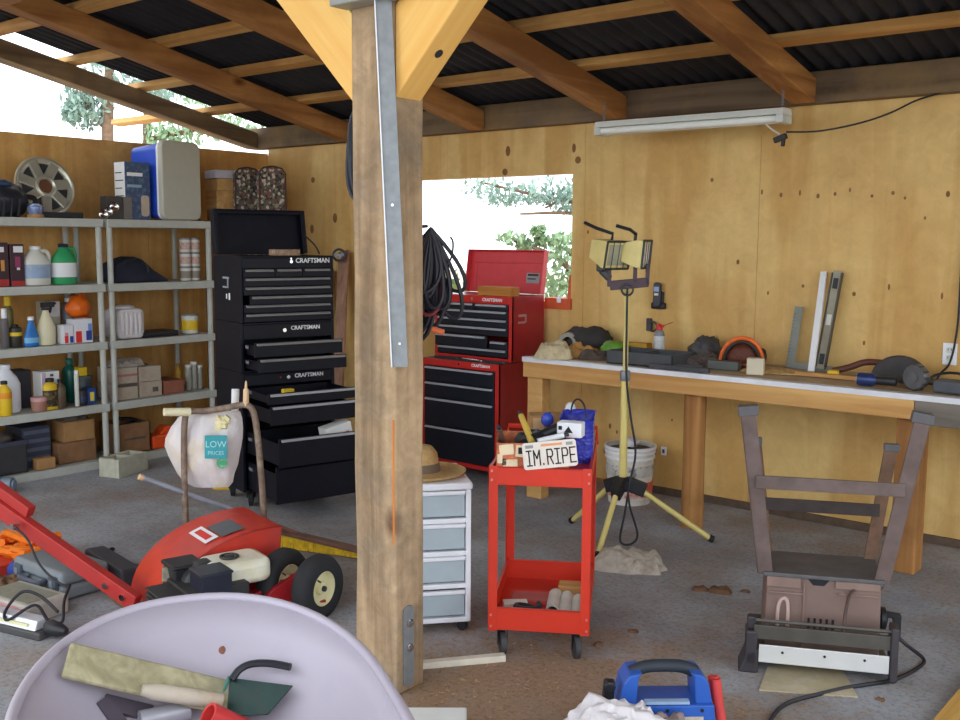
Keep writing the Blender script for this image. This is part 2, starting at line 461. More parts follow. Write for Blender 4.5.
# ------------------------------------------------------------------ setting
def floor_mat():
    m, nt, b = nodes_of('concrete_floor'); L = nt.links.new
    tc = N(nt, 'ShaderNodeTexCoord')
    n1 = N(nt, 'ShaderNodeTexNoise', Scale=1.6, Detail=7., Roughness=.62); L(tc.outputs['Object'], n1.inputs['Vector'])
    rp = N(nt, 'ShaderNodeValToRGB'); e = rp.color_ramp.elements
    e[0].position = .3; e[0].color = c4(srgb(140, 140, 142)); e[1].position = .7; e[1].color = c4(srgb(182, 186, 194)); L(n1.outputs['Fac'], rp.inputs['Fac'])
    n2 = N(nt, 'ShaderNodeTexNoise', Scale=1.15, Detail=9., Roughness=.72); L(tc.outputs['Object'], n2.inputs['Vector'])
    r2 = N(nt, 'ShaderNodeValToRGB'); e = r2.color_ramp.elements
    e[0].position = .46; e[0].color = (0, 0, 0, 1); e[1].position = .66; e[1].color = (.75, .75, .75, 1); L(n2.outputs['Fac'], r2.inputs['Fac'])
    mx = N(nt, 'ShaderNodeMixRGB'); mx.inputs['Color2'].default_value = c4(srgb(150, 126, 104))
    L(r2.outputs['Color'], mx.inputs['Fac']); L(rp.outputs['Color'], mx.inputs['Color1'])
    n3 = N(nt, 'ShaderNodeTexNoise', Scale=45., Detail=4., Roughness=.8); L(tc.outputs['Object'], n3.inputs['Vector'])
    r3 = N(nt, 'ShaderNodeValToRGB'); e = r3.color_ramp.elements
    e[0].position = .36; e[0].color = (.62, .58, .54, 1); e[1].position = .52; e[1].color = (1, 1, 1, 1); L(n3.outputs['Fac'], r3.inputs['Fac'])
    # a patch of sawdust and dirt around the foot of the post
    vd = N(nt, 'ShaderNodeVectorMath', operation='DISTANCE'); vd.inputs[1].default_value = (-2.15, 2.85, 0); L(tc.outputs['Object'], vd.inputs[0])
    md = N(nt, 'ShaderNodeMath', operation='MULTIPLY_ADD'); md.inputs[1].default_value = -.55; md.inputs[2].default_value = .62; L(vd.outputs['Value'], md.inputs[0])
    n6 = N(nt, 'ShaderNodeTexNoise', Scale=4.5, Detail=8., Roughness=.75); L(tc.outputs['Object'], n6.inputs['Vector'])
    ad = N(nt, 'ShaderNodeMath', operation='ADD'); L(md.outputs[0], ad.inputs[0]); L(n6.outputs['Fac'], ad.inputs[1])
    r6 = N(nt, 'ShaderNodeValToRGB'); r6.color_ramp.elements[0].position = .66; r6.color_ramp.elements[1].position = .95
    r6.color_ramp.elements[0].color = (0, 0, 0, 1); r6.color_ramp.elements[1].color = (.8, .8, .8, 1); L(ad.outputs[0], r6.inputs['Fac'])
    m6 = N(nt, 'ShaderNodeMixRGB'); m6.inputs['Color2'].default_value = c4(srgb(158, 126, 92)); L(r6.outputs['Color'], m6.inputs['Fac']); L(mx.outputs['Color'], m6.inputs['Color1']); mx = m6
    m2 = N(nt, 'ShaderNodeMixRGB', blend_type='MULTIPLY'); m2.inputs['Fac'].default_value = .8
    L(mx.outputs['Color'], m2.inputs['Color1']); L(r3.outputs['Color'], m2.inputs['Color2'])
    L(m2.outputs['Color'], b.inputs['Base Color']); b.inputs['Roughness'].default_value = .9; b.inputs['Specular IOR Level'].default_value = .2
    bp = N(nt, 'ShaderNodeBump', Strength=.25, Distance=.006); L(n3.outputs['Fac'], bp.inputs['Height']); L(bp.outputs['Normal'], b.inputs['Normal'])
    return m


XL, YB = -7.13, 5.742           # inner faces of the left and back walls
tag(MB().lohi((-7.4, -1.5, -.1), (2.2, 6.1, 0)).out('floor', floor_mat()), kind='structure')
tag(MB().lohi((-45, -45, -.3), (45, 45, -.1)).out('ground', mat('pale_dry_ground', srgb(196, 186, 168), .95, var=.2, vs=1.)), kind='structure')
w = MB()
WX0, WX1, WZ0, WZ1 = -5.52, -3.955, 1.199, 2.067
g = .0012
xs = [-7.13, -6.29, -5.07, -3.856, -2.625, -1.405, -.185, 1.035, 2.2]
for a, b_ in zip(xs, xs[1:]):
    if b_ <= WX0 or a >= WX1:
        w.lohi((a + g, YB, 0.03), (b_ - g, YB + .016, 2.45))
    else:
        l, r_ = max(a, WX0), min(b_, WX1)
        w.lohi((l + (g if l > WX0 else 0), YB, WZ1), (r_ - (g if r_ < WX1 else 0), YB + .016, 2.45)); w.lohi((l + (g if l > WX0 else 0), YB, .03), (r_ - (g if r_ < WX1 else 0), YB + .016, WZ0))
        if a < WX0: w.lohi((a + g, YB, .03), (WX0, YB + .016, 2.45))
        if b_ > WX1: w.lohi((WX1, YB, .03), (b_ - g, YB + .016, 2.45))
r2 = random.Random(21)
for x, y in ((762, 192), (781, 195), (800, 193), (818, 196), (835, 194), (850, 190), (872, 196), (893, 193), (905, 198), (948, 194), (738, 262), (768, 293), (803, 286), (854, 294), (889, 287), (942, 296), (817, 342), (864, 343), (672, 420), (505, 172), (313, 180), (335, 218), (312, 229), (508, 151), (574, 148), (578, 160), (610, 426), (617, 432), (588, 232), (712, 180), (925, 218)):
    p = at(x, y, Y=YB); rx_, rz_ = r2.uniform(.006, .011), r2.uniform(.009, .02)
    if x < 360 or (x < 620 and y < 175): rx_, rz_ = rx_ * 2.4, rz_ * 2.2
    w.prism([(rx_ * math.cos(k * .785), rz_ * math.sin(k * .785)) for k in range(8)], 0, .0007, frame((p.x, YB, p.z), (1, 0, 0), (0, 0, 1)), mi=1)
tag(w.out('wall_back', [ply, mat('ply_knot', srgb(136, 94, 54), .8, var=.2)]), kind='structure')
w = MB()                         # studs behind the sheets, added to stop light through the seams
for x in xs[1:-1]:
    if x == -5.07:
        w.lohi((x - .045, YB + .018, 0), (x + .045, YB + .108, WZ0)); w.lohi((x - .045, YB + .018, WZ1), (x + .045, YB + .108, 2.45))
    else: w.lohi((x - .045, YB + .018, 0), (x + .045, YB + .108, 2.45))
w.lohi((-7.13, YB + .018, 0), (2.2, YB + .108, .09))
tag(w.out('stud_backing', leg_wood), kind='structure')
# window opening: a frame of boards, no pane
w = MB()
w.lohi((WX0 - .04, YB + .018, WZ1), (WX1 + .04, YB + .1, WZ1 + .06)); w.lohi((WX0 - .04, YB + .018, WZ0 - .05), (WX1 + .04, YB + .1, WZ0))
w.lohi((WX0 - .05, YB + .018, WZ0), (WX0, YB + .1, WZ1)); w.lohi((WX1, YB + .018, WZ0), (WX1 + .05, YB + .1, WZ1))
wf = tag(w.out('window_1', bench_wood), kind='structure')
sill = MB().lohi((-4.16, YB - .02, WZ0 - .045), (WX1 + .01, YB + .09, WZ0 + .03)).prism([(0, 0), (.03, 0), (.03, .16), (.015, .16)], 0, .07, frame((WX1 - .03, YB + .07, WZ0 + .03), (1, 0, 0), (0, 0, 1)))
sill.out('window_sill', mat('reddish_board', srgb(206, 92, 52), .6, var=.15), wf)
# dark base strip at the foot of the back wall
tag(MB().lohi((-3.6, YB - .02, 0), (2.2, YB, .045)).out('baseboard_back', mat('dark_sill_wood', srgb(96, 80, 66), .9, var=.25)), kind='structure')
w = MB()
for a, b_ in ((-1.5, -.3), (-.3, .9), (.9, 2.1), (2.1, 3.33), (3.33, 4.55), (4.55, YB)):
    w.lohi((XL - .016, a + g, 0), (XL, b_ - g, 2.345))
w.lohi((XL - .1, -1.5, 0), (XL - .018, YB + .1, 2.33))
tag(w.out('wall_left', plyl), kind='structure')

# roof: corrugated black sheets, purlins, rafters, eave beam
SL = .21
def zb(y): return 2.385 + SL * (5.66 - y)      # underside of the rafters
rm = mat('black_roofing', srgb(38, 38, 46), .8, var=.25, vs=6., bump=.2, bs=90)
me_v = []; me_f = []
X0, X1, P = -7.13, 2.2, .094
nx = int((X1 - X0) / P * 8)
ys = [-.6, 1.7, 3.5, 5.2, 6.0]  # unseen front edge pushed forward to shade the foreground
rb = MB()
for lay, dz in ((0, 0.), (1, .004)):
    for y in ys:
        for i in range(nx + 1):
            x = X0 + P * i / 8
            me_v.append((x, y, zb(y) + .135 + .045 + .018 + .016 * math.sin(2 * math.pi * i / 8) + dz))
n1 = nx + 1
for lay in (0, 1):
    o_ = lay * n1 * len(ys)
    for j in range(len(ys) - 1):
        for i in range(nx):
            q = (o_ + j * n1 + i, o_ + j * n1 + i + 1, o_ + (j + 1) * n1 + i + 1, o_ + (j + 1) * n1 + i)
            me_f.append(q if lay else tuple(reversed(q)))
rb.add(me_v, me_f)
tag(rb.out('ceiling', rm, smooth=True, ang=80), kind='structure')
raf = [(-7.235, weather_wood, 'weathered leftmost roof rafter along the open gap over the left wall'),
       (-6.07, rafter_wood, 'brown roof rafter second from the left, ending above the black tool chest'),
       (-4.72, rafter_wood, 'roof rafter passing behind the bracing of the central post'),
       (-3.56, rafter_wood, 'roof rafter whose end sits above the left end of the strip light'),
       (-2.345, rafter_wood, 'roof rafter whose end sits above the right end of the strip light'),
       (-1.13, rafter_wood, 'roof rafter at the top right corner of the picture')]
for x, m, lb in raf:
    y0, y1 = -.55, 5.655
    w = MB(); hw = .07 if x > -7 else .075
    vs = [(x + s * hw, y, zb(y) + h) for y in (y0, y1) for s in (-1, 1) for h in (0, .135)]
    w.add(vs, [(0, 1, 3, 2), (4, 6, 7, 5), (0, 4, 5, 1), (2, 3, 7, 6), (0, 2, 6, 4), (1, 5, 7, 3)])
    tag(w.out('roof_rafter', m, bev=.008), lb, 'rafter', 'roof rafters')
for x in (.08, 1.3):  # rafters out of view, kept for their effect on the light
    w = MB(); vs = [(x + s * .07, y, zb(y) + h) for y in (-.55, 5.655) for s in (-1, 1) for h in (0, .135)]
    w.add(vs, [(0, 1, 3, 2), (4, 6, 7, 5), (0, 4, 5, 1), (2, 3, 7, 6), (0, 2, 6, 4), (1, 5, 7, 3)])
    tag(w.out('roof_rafter', rafter_wood, bev=.008), 'roof rafter further right beyond the picture edge', 'rafter', 'roof rafters')
names = ['first above the eave beam', 'second up from the eave beam', 'third up from the eave beam', 'fourth up from the eave beam', 'fifth up from the eave beam', 'sixth up from the eave beam', 'seventh up from the eave beam', 'unseen, third from the extended front roof edge', 'unseen, second from the extended front roof edge', 'unseen, along the extended front roof edge']
for k, y in enumerate([5.16, 4.56, 3.99, 3.42, 2.85, 2.25, 1.65, .95, .25, -.45]):  # last three unseen, added with the roof's forward extension
    z = zb(y) + .135
    xl = -8.55 if k == 0 else -7.7
    w = MB().box(((2.2 + xl) / 2, y, z + .0225), (2.2 - xl, .09, .044), (-math.atan(SL), 0, 0))
    tag(w.out('roof_purlin', purlin_wood, bev=.004), 'light wooden roof purlin, ' + names[k], 'purlin', 'roof purlins')
tag(MB().lohi((-7.3, 5.66, 2.385), (2.2, 5.80, 2.558)).out('eave_beam', beam_wood, bev=.006), 'dark stained timber beam along the top of the back wall', 'beam')
# header over the posts and a lean-to frame piece beyond the left gap
tag(MB().lohi((-7.3, 2.52, 2.80), (2.2, 2.64, zb(2.64) - .002)).out('header_beam', rafter_wood, bev=.006), 'timber header beam carried by the central post', 'beam')
# the central post
PX0, PX1, PY0, PY1 = -2.655, -2.452, 2.505, 2.651
pt = thing('timber_post', 'rough square timber post standing in the middle foreground', 'post', (PX0 / 2 + PX1 / 2, PY0 / 2 + PY1 / 2, 0))
hx, hy = (PX1 - PX0) / 2, (PY1 - PY0) / 2
w = MB()
nseg = 24
vs = []; fs = []
for i in range(nseg + 1):
    z = 2.80 * i / nseg
    for sx, sy in ((-1, -1), (1, -1), (1, 1), (-1, 1)):
        k = .003 * noise.noise(Vector((sx, sy, z * 3)))
        vs.append((sx * (hx + k), sy * (hy + k), z))
for i in range(nseg):
    for j in range(4): fs.append((i * 4 + j, i * 4 + (j + 1) % 4, i * 4 + 4 + (j + 1) % 4, i * 4 + 4 + j))
fs.append((3, 2, 1, 0)); fs.append(tuple(nseg * 4 + j for j in range(4)))
w.add(vs, fs); w.out('shaft', post_wood, pt, bev=.008)
w = MB().lohi((hx - .012, -hy - .001, .55), (hx - .004, -hy + .004, 1.0)); w.out('split', mat('fresh_orange_split', srgb(206, 122, 52), .8), pt)
br = MB().prism(rrect(.052, .30, .02), 0, .006, frame((hx + .001, -.012, .17), (0, 1, 0), (0, 0, 1))).out('anchor_bracket', steel, pt, bev=.001)
for z in (.255, .165):
    MB().lathe([(.017, 0), (.017, .003), (.011, .004), (.011, .011), (.0, .012)], (hx + .0065, -.008, z), (1, 0, 0), 6).out('bolt', chrome, br)
MB().lohi((hx + .001, -.055, .0), (hx + .018, .05, .30)).out('foot_block', raw_wood, pt) if False else None
# braces
for s, lb in ((-1, 'golden diagonal brace rising to the left from the central post'), (1, 'golden diagonal brace rising to the right from the central post, bolted')):
    xe = PX0 if s < 0 else PX1
    t = thing('timber_brace', lb, 'brace', (xe, 2.512, 2.09))
    # polygon in (outward, up): foot cut on the post, top cut under the header
    poly = [(0.001, 0), (.715, .708), (.425, .708), (.001, .30)]
    M4 = frame((0, 0, 0), (s, 0, 0), (0, 0, 1))
    z0, z1 = ((0, -.125) if s > 0 else (0, .125))
    w = MB().prism(poly, min(z0, z1), max(z0, z1), M4)
    o = w.out('board', brace_wood if s < 0 else brace_wood_r, t, bev=.005)
    if s > 0: MB().cyl((.14 + .001, .062, .135), (.14 - .004, .062, .14), .016, n=14).out('bolt_hole', dark_metal, t)
# long steel straight edge fixed to the post and the bracket above it
st = thing('steel_strip', 'long flat metal strip hanging down the corner of the central post', 'metal strip', (-2.43, 2.46, 1.19))
a, b_ = Vector((-2.412, 2.489, 1.19)), Vector((-2.462, 2.468, 2.40))
nrm = Vector((.62, -.78, 0)).normalized(); sd = Vector((.78, .62, 0)).normalized()
w = MB().bar(a - st.location, b_ - st.location, .055, .004, up=nrm)
w.out('blade', steel, st)
w = MB().bar(a - st.location - sd * .027 + nrm * .004, b_ - st.location - sd * .027 + nrm * .004, .004, .012, up=nrm); w.out('bright_edge', alu, st)
w = MB().cyl(a - st.location + Vector((0, 0, .08)) + nrm * .003, a - st.location + Vector((0, 0, .08)) + nrm * .006, .005, n=8).cyl(a - st.location + (b_ - a) * .45 + nrm * .003, a - st.location + (b_ - a) * .45 + nrm * .006, .005, n=8); w.out('screw', chrome, st)
t = tag(MB().lohi((-2.672, 2.42, 2.398), (-2.40, 2.503, 2.46)).out('post_fixture', mat('grey_fixture', srgb(150, 154, 150), .5, metal=.2), bev=.006), 'grey metal fixture box at the top front of the central post', 'fixture')

# ------------------------------------------------------------------ trees outside
leafm = mat('leaves', srgb(150, 178, 140), .6, var=.35, vs=3., bump=0)
leafm2 = mat('blue_green_leaves', srgb(146, 172, 160), .6, var=.35, vs=3., bump=0)
bark = mat('bark', srgb(128, 104, 84), .9, var=.3, vs=20., bump=.4, bs=30)
def tree(label, base, trunk_pts, trunk_r, branches, clusters, n_leaf, lsize, m, seed):
    r0 = random.Random(seed)
    t = thing('tree', label, 'tree', base, 0, 'trees outside')
    bv = Vector(base)
    w = MB().tube([Vector(p) - bv for p in spline(trunk_pts, 5)], [trunk_r * (1 - .6 * i / (5 * (len(trunk_pts) - 1))) for i in range(5 * (len(trunk_pts) - 1) + 1)], 10)
    w.out('trunk', bark, t, smooth=True)
    w = MB()
    for b in branches: w.tube([Vector(p) - bv for p in spline(b, 5)], [.035 * (1 - .8 * i / (5 * (len(b) - 1))) + .004 for i in range(5 * (len(b) - 1) + 1)], 6)
    if branches: w.out('branches', bark, t, smooth=True)
    vs = []; fs = []
    for (c, r) in clusters:
        for i in range(n_leaf):
            while 1:
                d = Vector((r0.uniform(-1, 1), r0.uniform(-1, 1), r0.uniform(-1, 1)))
                if d.length < 1: break
            p = Vector(c) + Vector((d.x * r[0], d.y * r[1], d.z * r[2])) - bv
            q = Euler((r0.uniform(0, 6.3), r0.uniform(0, 6.3), r0.uniform(0, 6.3))).to_matrix()
            l = lsize * r0.uniform(.6, 1.3); k = len(vs)
            for x, y, z in ((-.5, 0, 0), (-.1, .22, .04), (.5, 0, 0), (-.1, -.22, .04)): vs.append(p + q @ Vector((x * l, y * l, z * l)))
            fs.append((k, k + 1, k + 2, k + 3))
    o = MB().add(vs, fs).out('foliage', m, t)
    o['kind'] = 'stuff'
    return t
A = lambda x, y, d: at(x, y, d=d)
cl = []
for x, y, rx, rz in [(490, 188, .35, .12), (520, 192, .4, .12), (552, 186, .35, .12), (505, 200, .3, .08), (565, 205, .2, .1), (545, 200, .25, .06), (575, 195, .25, .1)]: cl.append((A(x, y, 11.5), (rx, rx, rz)))
tree('tree reaching in across the top of the window opening, dark twiggy branches', A(640, 360, 11.8).xy.to_3d() + Vector((0, 0, -.1)),
     [A(640, 395, 11.8), A(636, 320, 11.8), A(650, 200, 11.8), A(655, 100, 11.8)], .16,
     [[A(648, 215, 11.8), A(590, 205, 11.6), A(540, 196, 11.5), A(480, 182, 11.4)], [A(640, 230, 11.7), A(580, 214, 11.5), A(520, 214, 11.4)], [A(640, 225, 11.7), A(575, 200, 11.5), A(545, 208, 11.5)]], cl, 150, .075, leafm2, 3)
cl = []
for x, y, rx, rz in [(556, 252, .22, .12), (565, 268, .25, .2), (552, 280, .2, .15), (568, 292, .2, .15), (560, 240, .15, .06), (512, 238, .16, .06), (526, 246, .1, .05), (538, 231, .08, .05), (548, 291, .2, .1), (590, 270, .3, .3), (541, 240, .06, .05)]: cl.append((A(x, y, 9.6), (rx, rx, rz)))
tree('bushy small tree at the lower right of the window opening', A(600, 360, 9.7).xy.to_3d() + Vector((0, 0, -.1)),
     [A(598, 420, 9.7), A(594, 350, 9.7), A(585, 290, 9.7), A(570, 250, 9.6)], .06, [[A(590, 300, 9.7), A(560, 260, 9.6), A(512, 240, 9.6)]], cl, 90, .085, leafm, 4)
cl = [(A(x, y, 11.), (rx, rx, rz)) for x, y, rx, rz in [(78, 96, .2, .15), (92, 105, .25, .18), (85, 118, .22, .12), (100, 88, .25, .12), (118, 70, .4, .12), (140, 92, .35, .1), (165, 90, .4, .1), (72, 112, .12, .12)]]
tree('leafy tree seen through the gap above the left wall', A(107, 300, 11.).xy.to_3d() + Vector((0, 0, -.1)),
     [A(107, 400, 11.), A(107, 250, 11.), A(108, 110, 11.), A(112, 30, 11.)], .10, [[A(108, 130, 11.), A(90, 110, 11.), A(76, 90, 11.)]], cl, 130, .10, leafm2, 5)
cl = [(A(x, y, 12.), (rx, rx, rz)) for x, y, rx, rz in [(170, 130, .3, .14), (185, 135, .3, .14), (205, 122, .3, .12), (225, 130, .35, .12), (200, 100, .5, .1), (160, 137, .2, .12), (250, 118, .4, .15)]]
tree('tree with a thin trunk behind the blue cooler', A(147, 300, 12.).xy.to_3d() + Vector((0, 0, -.1)),
     [A(147, 390, 12.), A(147, 250, 12.), A(147, 130, 12.), A(150, 60, 12.)], .085, [[A(147, 140, 12.), A(185, 132, 12.), A(225, 125, 12.)]], cl, 110, .09, leafm, 6)
cl = [(A(x, y, 9.), (.12, .12, .2)) for x, y in [(456, 292), (432, 288), (445, 300)]]
tree('low green shrub outside just left of the red chest lid', A(445, 340, 9.).xy.to_3d() + Vector((0, 0, -.1)), [A(445, 430, 9.), A(445, 350, 9.), A(446, 295, 9.)], .03, [], cl, 60, .11, leafm, 8)

# ------------------------------------------------------------------ grey shelving units
SX0, SX1 = -7.09, -6.59
LV = [.055, .455, .895, 1.30, 1.75]
def shelving(label, y0, y1):
    t = thing('shelving_unit', label, 'shelves', ((SX0 + SX1) / 2, (y0 + y1) / 2, 0), 0, 'grey plastic shelving units')
    hx, hy = (SX1 - SX0) / 2, (y1 - y0) / 2
    for z in LV:
        w = MB().lohi((-hx + .004, -hy + .004, z - .05), (hx - .004, hy - .004, z - .012)).lohi((hx - .016, -hy, z - .056), (hx, hy, z)).lohi((-hx, -hy, z - .056), (-hx + .016, hy, z)).lohi((-hx + .0165, -hy, z - .0555), (hx - .0165, -hy + .016, z)).lohi((-hx + .0165, hy - .016, z - .0555), (hx - .0165, hy, z))
        w.lohi((-hx + .016, -hy + .016, z - .012), (hx - .016, hy - .016, z - .003))
        w.out('shelf', shelf_pl, t, bev=.004)
    for sx in (-1, 1):
        for sy in (-1, 1):
            w = MB()
            for a, b in zip([-.001] + LV, LV):
                lo, hi = max(0, a), b - .05
                if hi - lo > .02: w.cyl((sx * (hx - .026), sy * (hy - .026), lo + .0), (sx * (hx - .026), sy * (hy - .026), hi + .004), .021, n=12)
            w.out('post', shelf_pl, t, smooth=True)
    return t
U1 = (2.945, 3.858); U2 = (3.888, 4.765)
shelving('grey plastic five shelf unit at the left picture edge, crowded with bottles', *U1)
shelving('grey plastic five shelf unit beside the black tool chest, cooler on top', *U2)
SZ = [z + .001 for z in LV]


def sbox(name, label, cat, y0, y1, z, h, m, x0=-6.98, x1=-6.68, group=None, rot=0., bands=None, bev=.004):
    """a carton standing on a shelf; bands = (material, z0, z1[, y0, y1]) printed areas on the front"""
    c = Vector(((x0 + x1) / 2, (y0 + y1) / 2, z))
    hx, hy = (x1 - x0) / 2, (y1 - y0) / 2
    t = thing(name, label, cat, c, rot, group)
    MB().lohi((-hx, -hy, 0), (hx, hy, h)).out('carton', m, t, bev=bev)
    for i, b in enumerate(bands or []):
        a0, a1 = (b[3], b[4]) if len(b) > 4 else (0, 1)
        MB().lohi((hx - .0005, -hy + a0 * 2 * hy + .004, b[1] * h), (hx + .0012, -hy + a1 * 2 * hy - .004, b[2] * h)).out('printed_panel', b[0], t)
    return t


def bottle(name, label, cat, y, z, h, r, m, cap, x=-6.70, neck=.35, lab=None, sx=1., sy=1., shoulder=.68, cap_h=.1, neck_r=.4, group=None):
    t = thing(name, label, cat, (x, y, z), 0, group)
    hb = h * (1 - cap_h)
    MB().lathe([(r * .9, 0), (r, .008), (r, h * shoulder), (r * .86, h * (shoulder + .07)), (r * neck_r, hb * .95), (r * neck_r, hb)], n=18, sx=sx, sy=sy).out('body', m, t, smooth=True)
    MB().lathe([(r * neck_r * 1.25, hb - .004), (r * neck_r * 1.25, h - .003), (r * neck_r, h), (0, h)], n=14).out('cap', cap, t, smooth=True)
    if lab:
        MB().lathe([(r * 1.006, h * lab[1]), (r * 1.012, h * lab[1] + .001), (r * 1.012, h * lab[2] - .001), (r * 1.006, h * lab[2])], n=18, sx=sx, sy=sy).out('label', lab[0], t, smooth=True)
    return t


def spray(label, y, z, h, r, m, head, x=-6.7, rot=0., lab=None):
    t = thing('spray_bottle', label, 'spray bottle', (x, y, z), rot)
    MB().lathe([(r * .92, 0), (r, .01), (r, h * .4), (r * .72, h * .58), (r * .36, h * .76), (r * .3, h * .82)], n=18, sx=.72).out('body', m, t, smooth=True)
    w = MB().cyl((0, 0, h * .81), (0, 0, h * .86), r * .4).box((0, r * .28, h * .93), (.026, r * 1.5, h * .12)).bar((0, r * .75, h * .9), (0, r * .55, h * .74), .012, .014)
    w.cyl((0, r * .95, h * .95), (0, r * 1.3, h * .95), .009, n=8)
    w.out('trigger_head', head, t, bev=.002)
    if lab: MB().lathe([(r * 1.006, h * .1), (r * 1.01, h * .11), (r * 1.01, h * .36), (r * 1.006, h * .37)], n=18, sx=.73).out('label', lab, t, smooth=True)
    return t


def jug(name, label, y, z, h, r, m, cap, x=-6.72, lab=None, sy=1., hy=1):
    """handled jug: body, looped handle, cap"""
    t = thing(name, label, 'jug', (x, y, z))
    MB().lathe([(r * .93, 0), (r, .012), (r, h * .58), (r * .8, h * .72), (r * .42, h * .86), (r * .3, h * .92)], n=20, sx=.72, sy=sy).out('body', m, t, smooth=True)
    MB().tube(spline([(0, hy * r * .25, h * .88), (0, hy * r * .8, h * .86), (0, hy * r * .98 * sy, h * .7), (0, hy * r * .9 * sy, h * .5)], 5), .014, 8).out('handle', m, t, smooth=True)
    MB().lathe([(r * .38, h * .91), (r * .38, h * .985), (r * .3, h), (0, h)], n=14).out('cap', cap, t, smooth=True)
    if lab: MB().lathe([(r * 1.005, h * .18), (r * 1.012, h * .19), (r * 1.012, h * .52), (r * 1.005, h * .53)], n=20, sx=.725, sy=sy).out('label', lab, t, smooth=True)
    return t


def can(label, y, z, h, r, m, lab, x, lid=None, group=None, kind='can'):
    t = thing(kind, label, 'can', (x, y, z), 0, group)
    MB().lathe([(r * .97, 0), (r, .004), (r, h - .004), (r * .97, h)], n=18).out('tin', m, t, smooth=True)
    if lab: MB().lathe([(r * 1.004, h * .18), (r * 1.012, h * .19), (r * 1.012, h * .68), (r * 1.004, h * .69)], n=18).out('label', lab, t, smooth=True)
    MB().lathe([(r * 1.03, h - .012), (r * 1.03, h), (r * .9, h + .001), (r * .88, h - .003), (0, h - .003)], n=18).out('lid', lid or steel, t, smooth=True)
    return t


z = SZ[4]
# wheel cover leaning on the wall
hub = thing('wheel_cover', 'silver spoked wheel cover leaning on the left wall on the top shelf', 'wheel cover', (-6.90, 3.60, z + .213), (0, R(90 - 14), R(0)))
al = mat('wheel_cover_silver', srgb(196, 194, 178), .3, metal=.55, var=.08, bump=.01)
MB().lathe([(.165, 0), (.205, .0), (.212, .012), (.207, .03), (.192, .034), (.180, .022), (.165, .02), (.165, 0)], n=48).out('rim', al, hub, smooth=True)
MB().lathe([(.0, .004), (.17, .004), (.17, .010), (0, .010)], n=40).out('back_disc', dark_metal, hub, smooth=True)
for k in range(7):
    a = 2 * math.pi * k / 7
    q = Matrix.Rotation(a, 4, 'Z')
    MB().prism([(.055, -.035), (.18, -.052), (.18, .018), (.055, .035)], .008, .03, q).out('spoke', al, hub, bev=.006)
MB().lathe([(.048, .02), (.072, .02), (.075, .04), (.062, .046), (.05, .036), (.048, .02)], n=32).out('hub_ring', al, hub, smooth=True)
MB().lathe([(0, .02), (.05, .02), (.05, .026), (0, .026)], n=24).out('hub_cap', mat('brown_badge', srgb(110, 72, 48), .5), hub, smooth=True)
t = thing('power_tool', 'black power tool with a blue hood at the left end of the top shelf', 'power tool', (-6.8, 3.26, z), R(0))
MB().blob((0, 0, .10), (.13, .17, .13), 2, .18, 2., flat=0).out('housing', mat('black_tool_plastic', srgb(38, 42, 48), .4), t, smooth=True, ang=80)
MB().blob((0, -.03, .215), (.08, .1, .035), 3, .2).out('blue_hood', mat('dull_blue', srgb(56, 76, 112), .4), t, smooth=True, ang=80)
for k in range(4): MB().bar((.10, -.1 + .05 * k, .0), (.128, -.1 + .05 * k, .12), .012, .02, up=(1, 0, 0)).out('rib', dark_metal, t)
MB().tube(spline([(.02, .12, .14), (.03, .2, .13), (.03, .22, .05), (.03, .19, .0)], 5), .018, 8).out('handle', black_pl, t, smooth=True)
t = thing('spray_can_cluster', 'small round blue silver lamp beside the power tool', 'lamp', (-6.66, 3.41, z))
MB().lathe([(0, 0), (.035, .004), (.05, .04), (.052, .07), (.03, .09), (0, .094)], n=18).out('globe', mat('blue_silver', srgb(130, 146, 186), .2, metal=.4), t, smooth=True)
MB().lathe([(.04, 0), (.055, .0), (.05, .022), (.03, .026)], n=18).out('base_ring', card, t, smooth=True)
t['label'] = 'small round blue and silver lamp beside the black power tool'; t.name = 'small_lamp'
t = thing('tool_tray', 'long low black tray under the wheel cover on the top shelf', 'tray', (-6.72, 3.63, z))
MB().lohi((-.06, -.19, 0), (.06, .12, .008)).lohi((.052, -.19, 0), (.06, .12, .04)).lohi((-.06, -.19, 0), (-.052, .12, .04)).lohi((-.06, -.19, 0), (.06, -.182, .04)).lohi((-.06, .112, 0), (.06, .12, .04)).out('tray', black_pl, t, bev=.002)
# lamp box, tall box and cooler on unit 2
t = thing('headlamp_pack', 'dark packed pair of chrome lamps left of the tall blue box', 'lamp pack', (-6.68, 3.975, z))
MB().lohi((-.05, -.055, 0), (.03, .075, .16)).out('carton', mat('dark_pack', srgb(62, 58, 56), .4), t, bev=.003)
for y_, z_ in ((-.05, .05), (.0, .085), (-.085, .028)):
    MB().lathe([(0, 0), (.024, .0), (.032, .03), (.026, .034), (0, .022)], (.03, y_, z_), (1, -.3, .1), 14).out('lamp', chrome, t, smooth=True)
sbox('clear_case', 'grey translucent case between the chrome lamps and the tall blue box', 'case', 4.06, 4.13, z, .16, mat('smoky_plastic', srgb(110, 104, 98), .3), -6.75, -6.66)
t = thing('tall_carton', 'tall carton with a white printed side and a blue front', 'box', (-6.74, 4.185, z), R(0))
MB().lohi((-.07, -.10, 0), (.07, .10, .41)).out('carton', mat('carton_blue', srgb(64, 82, 112), .6, dirt=srgb(110, 128, 146), dirt_s=30, dirt_a=.7), t, bev=.003)
MB().lohi((-.066, -.1015, .003), (.066, -.0995, .407)).out('white_side', white_paper, t)
for k in range(5): MB().lohi((-.055, -.1025, .33 - .055 * k), (.03 + .02 * (k % 2), -.101, .337 - .055 * k)).out('print_line', ink, t)
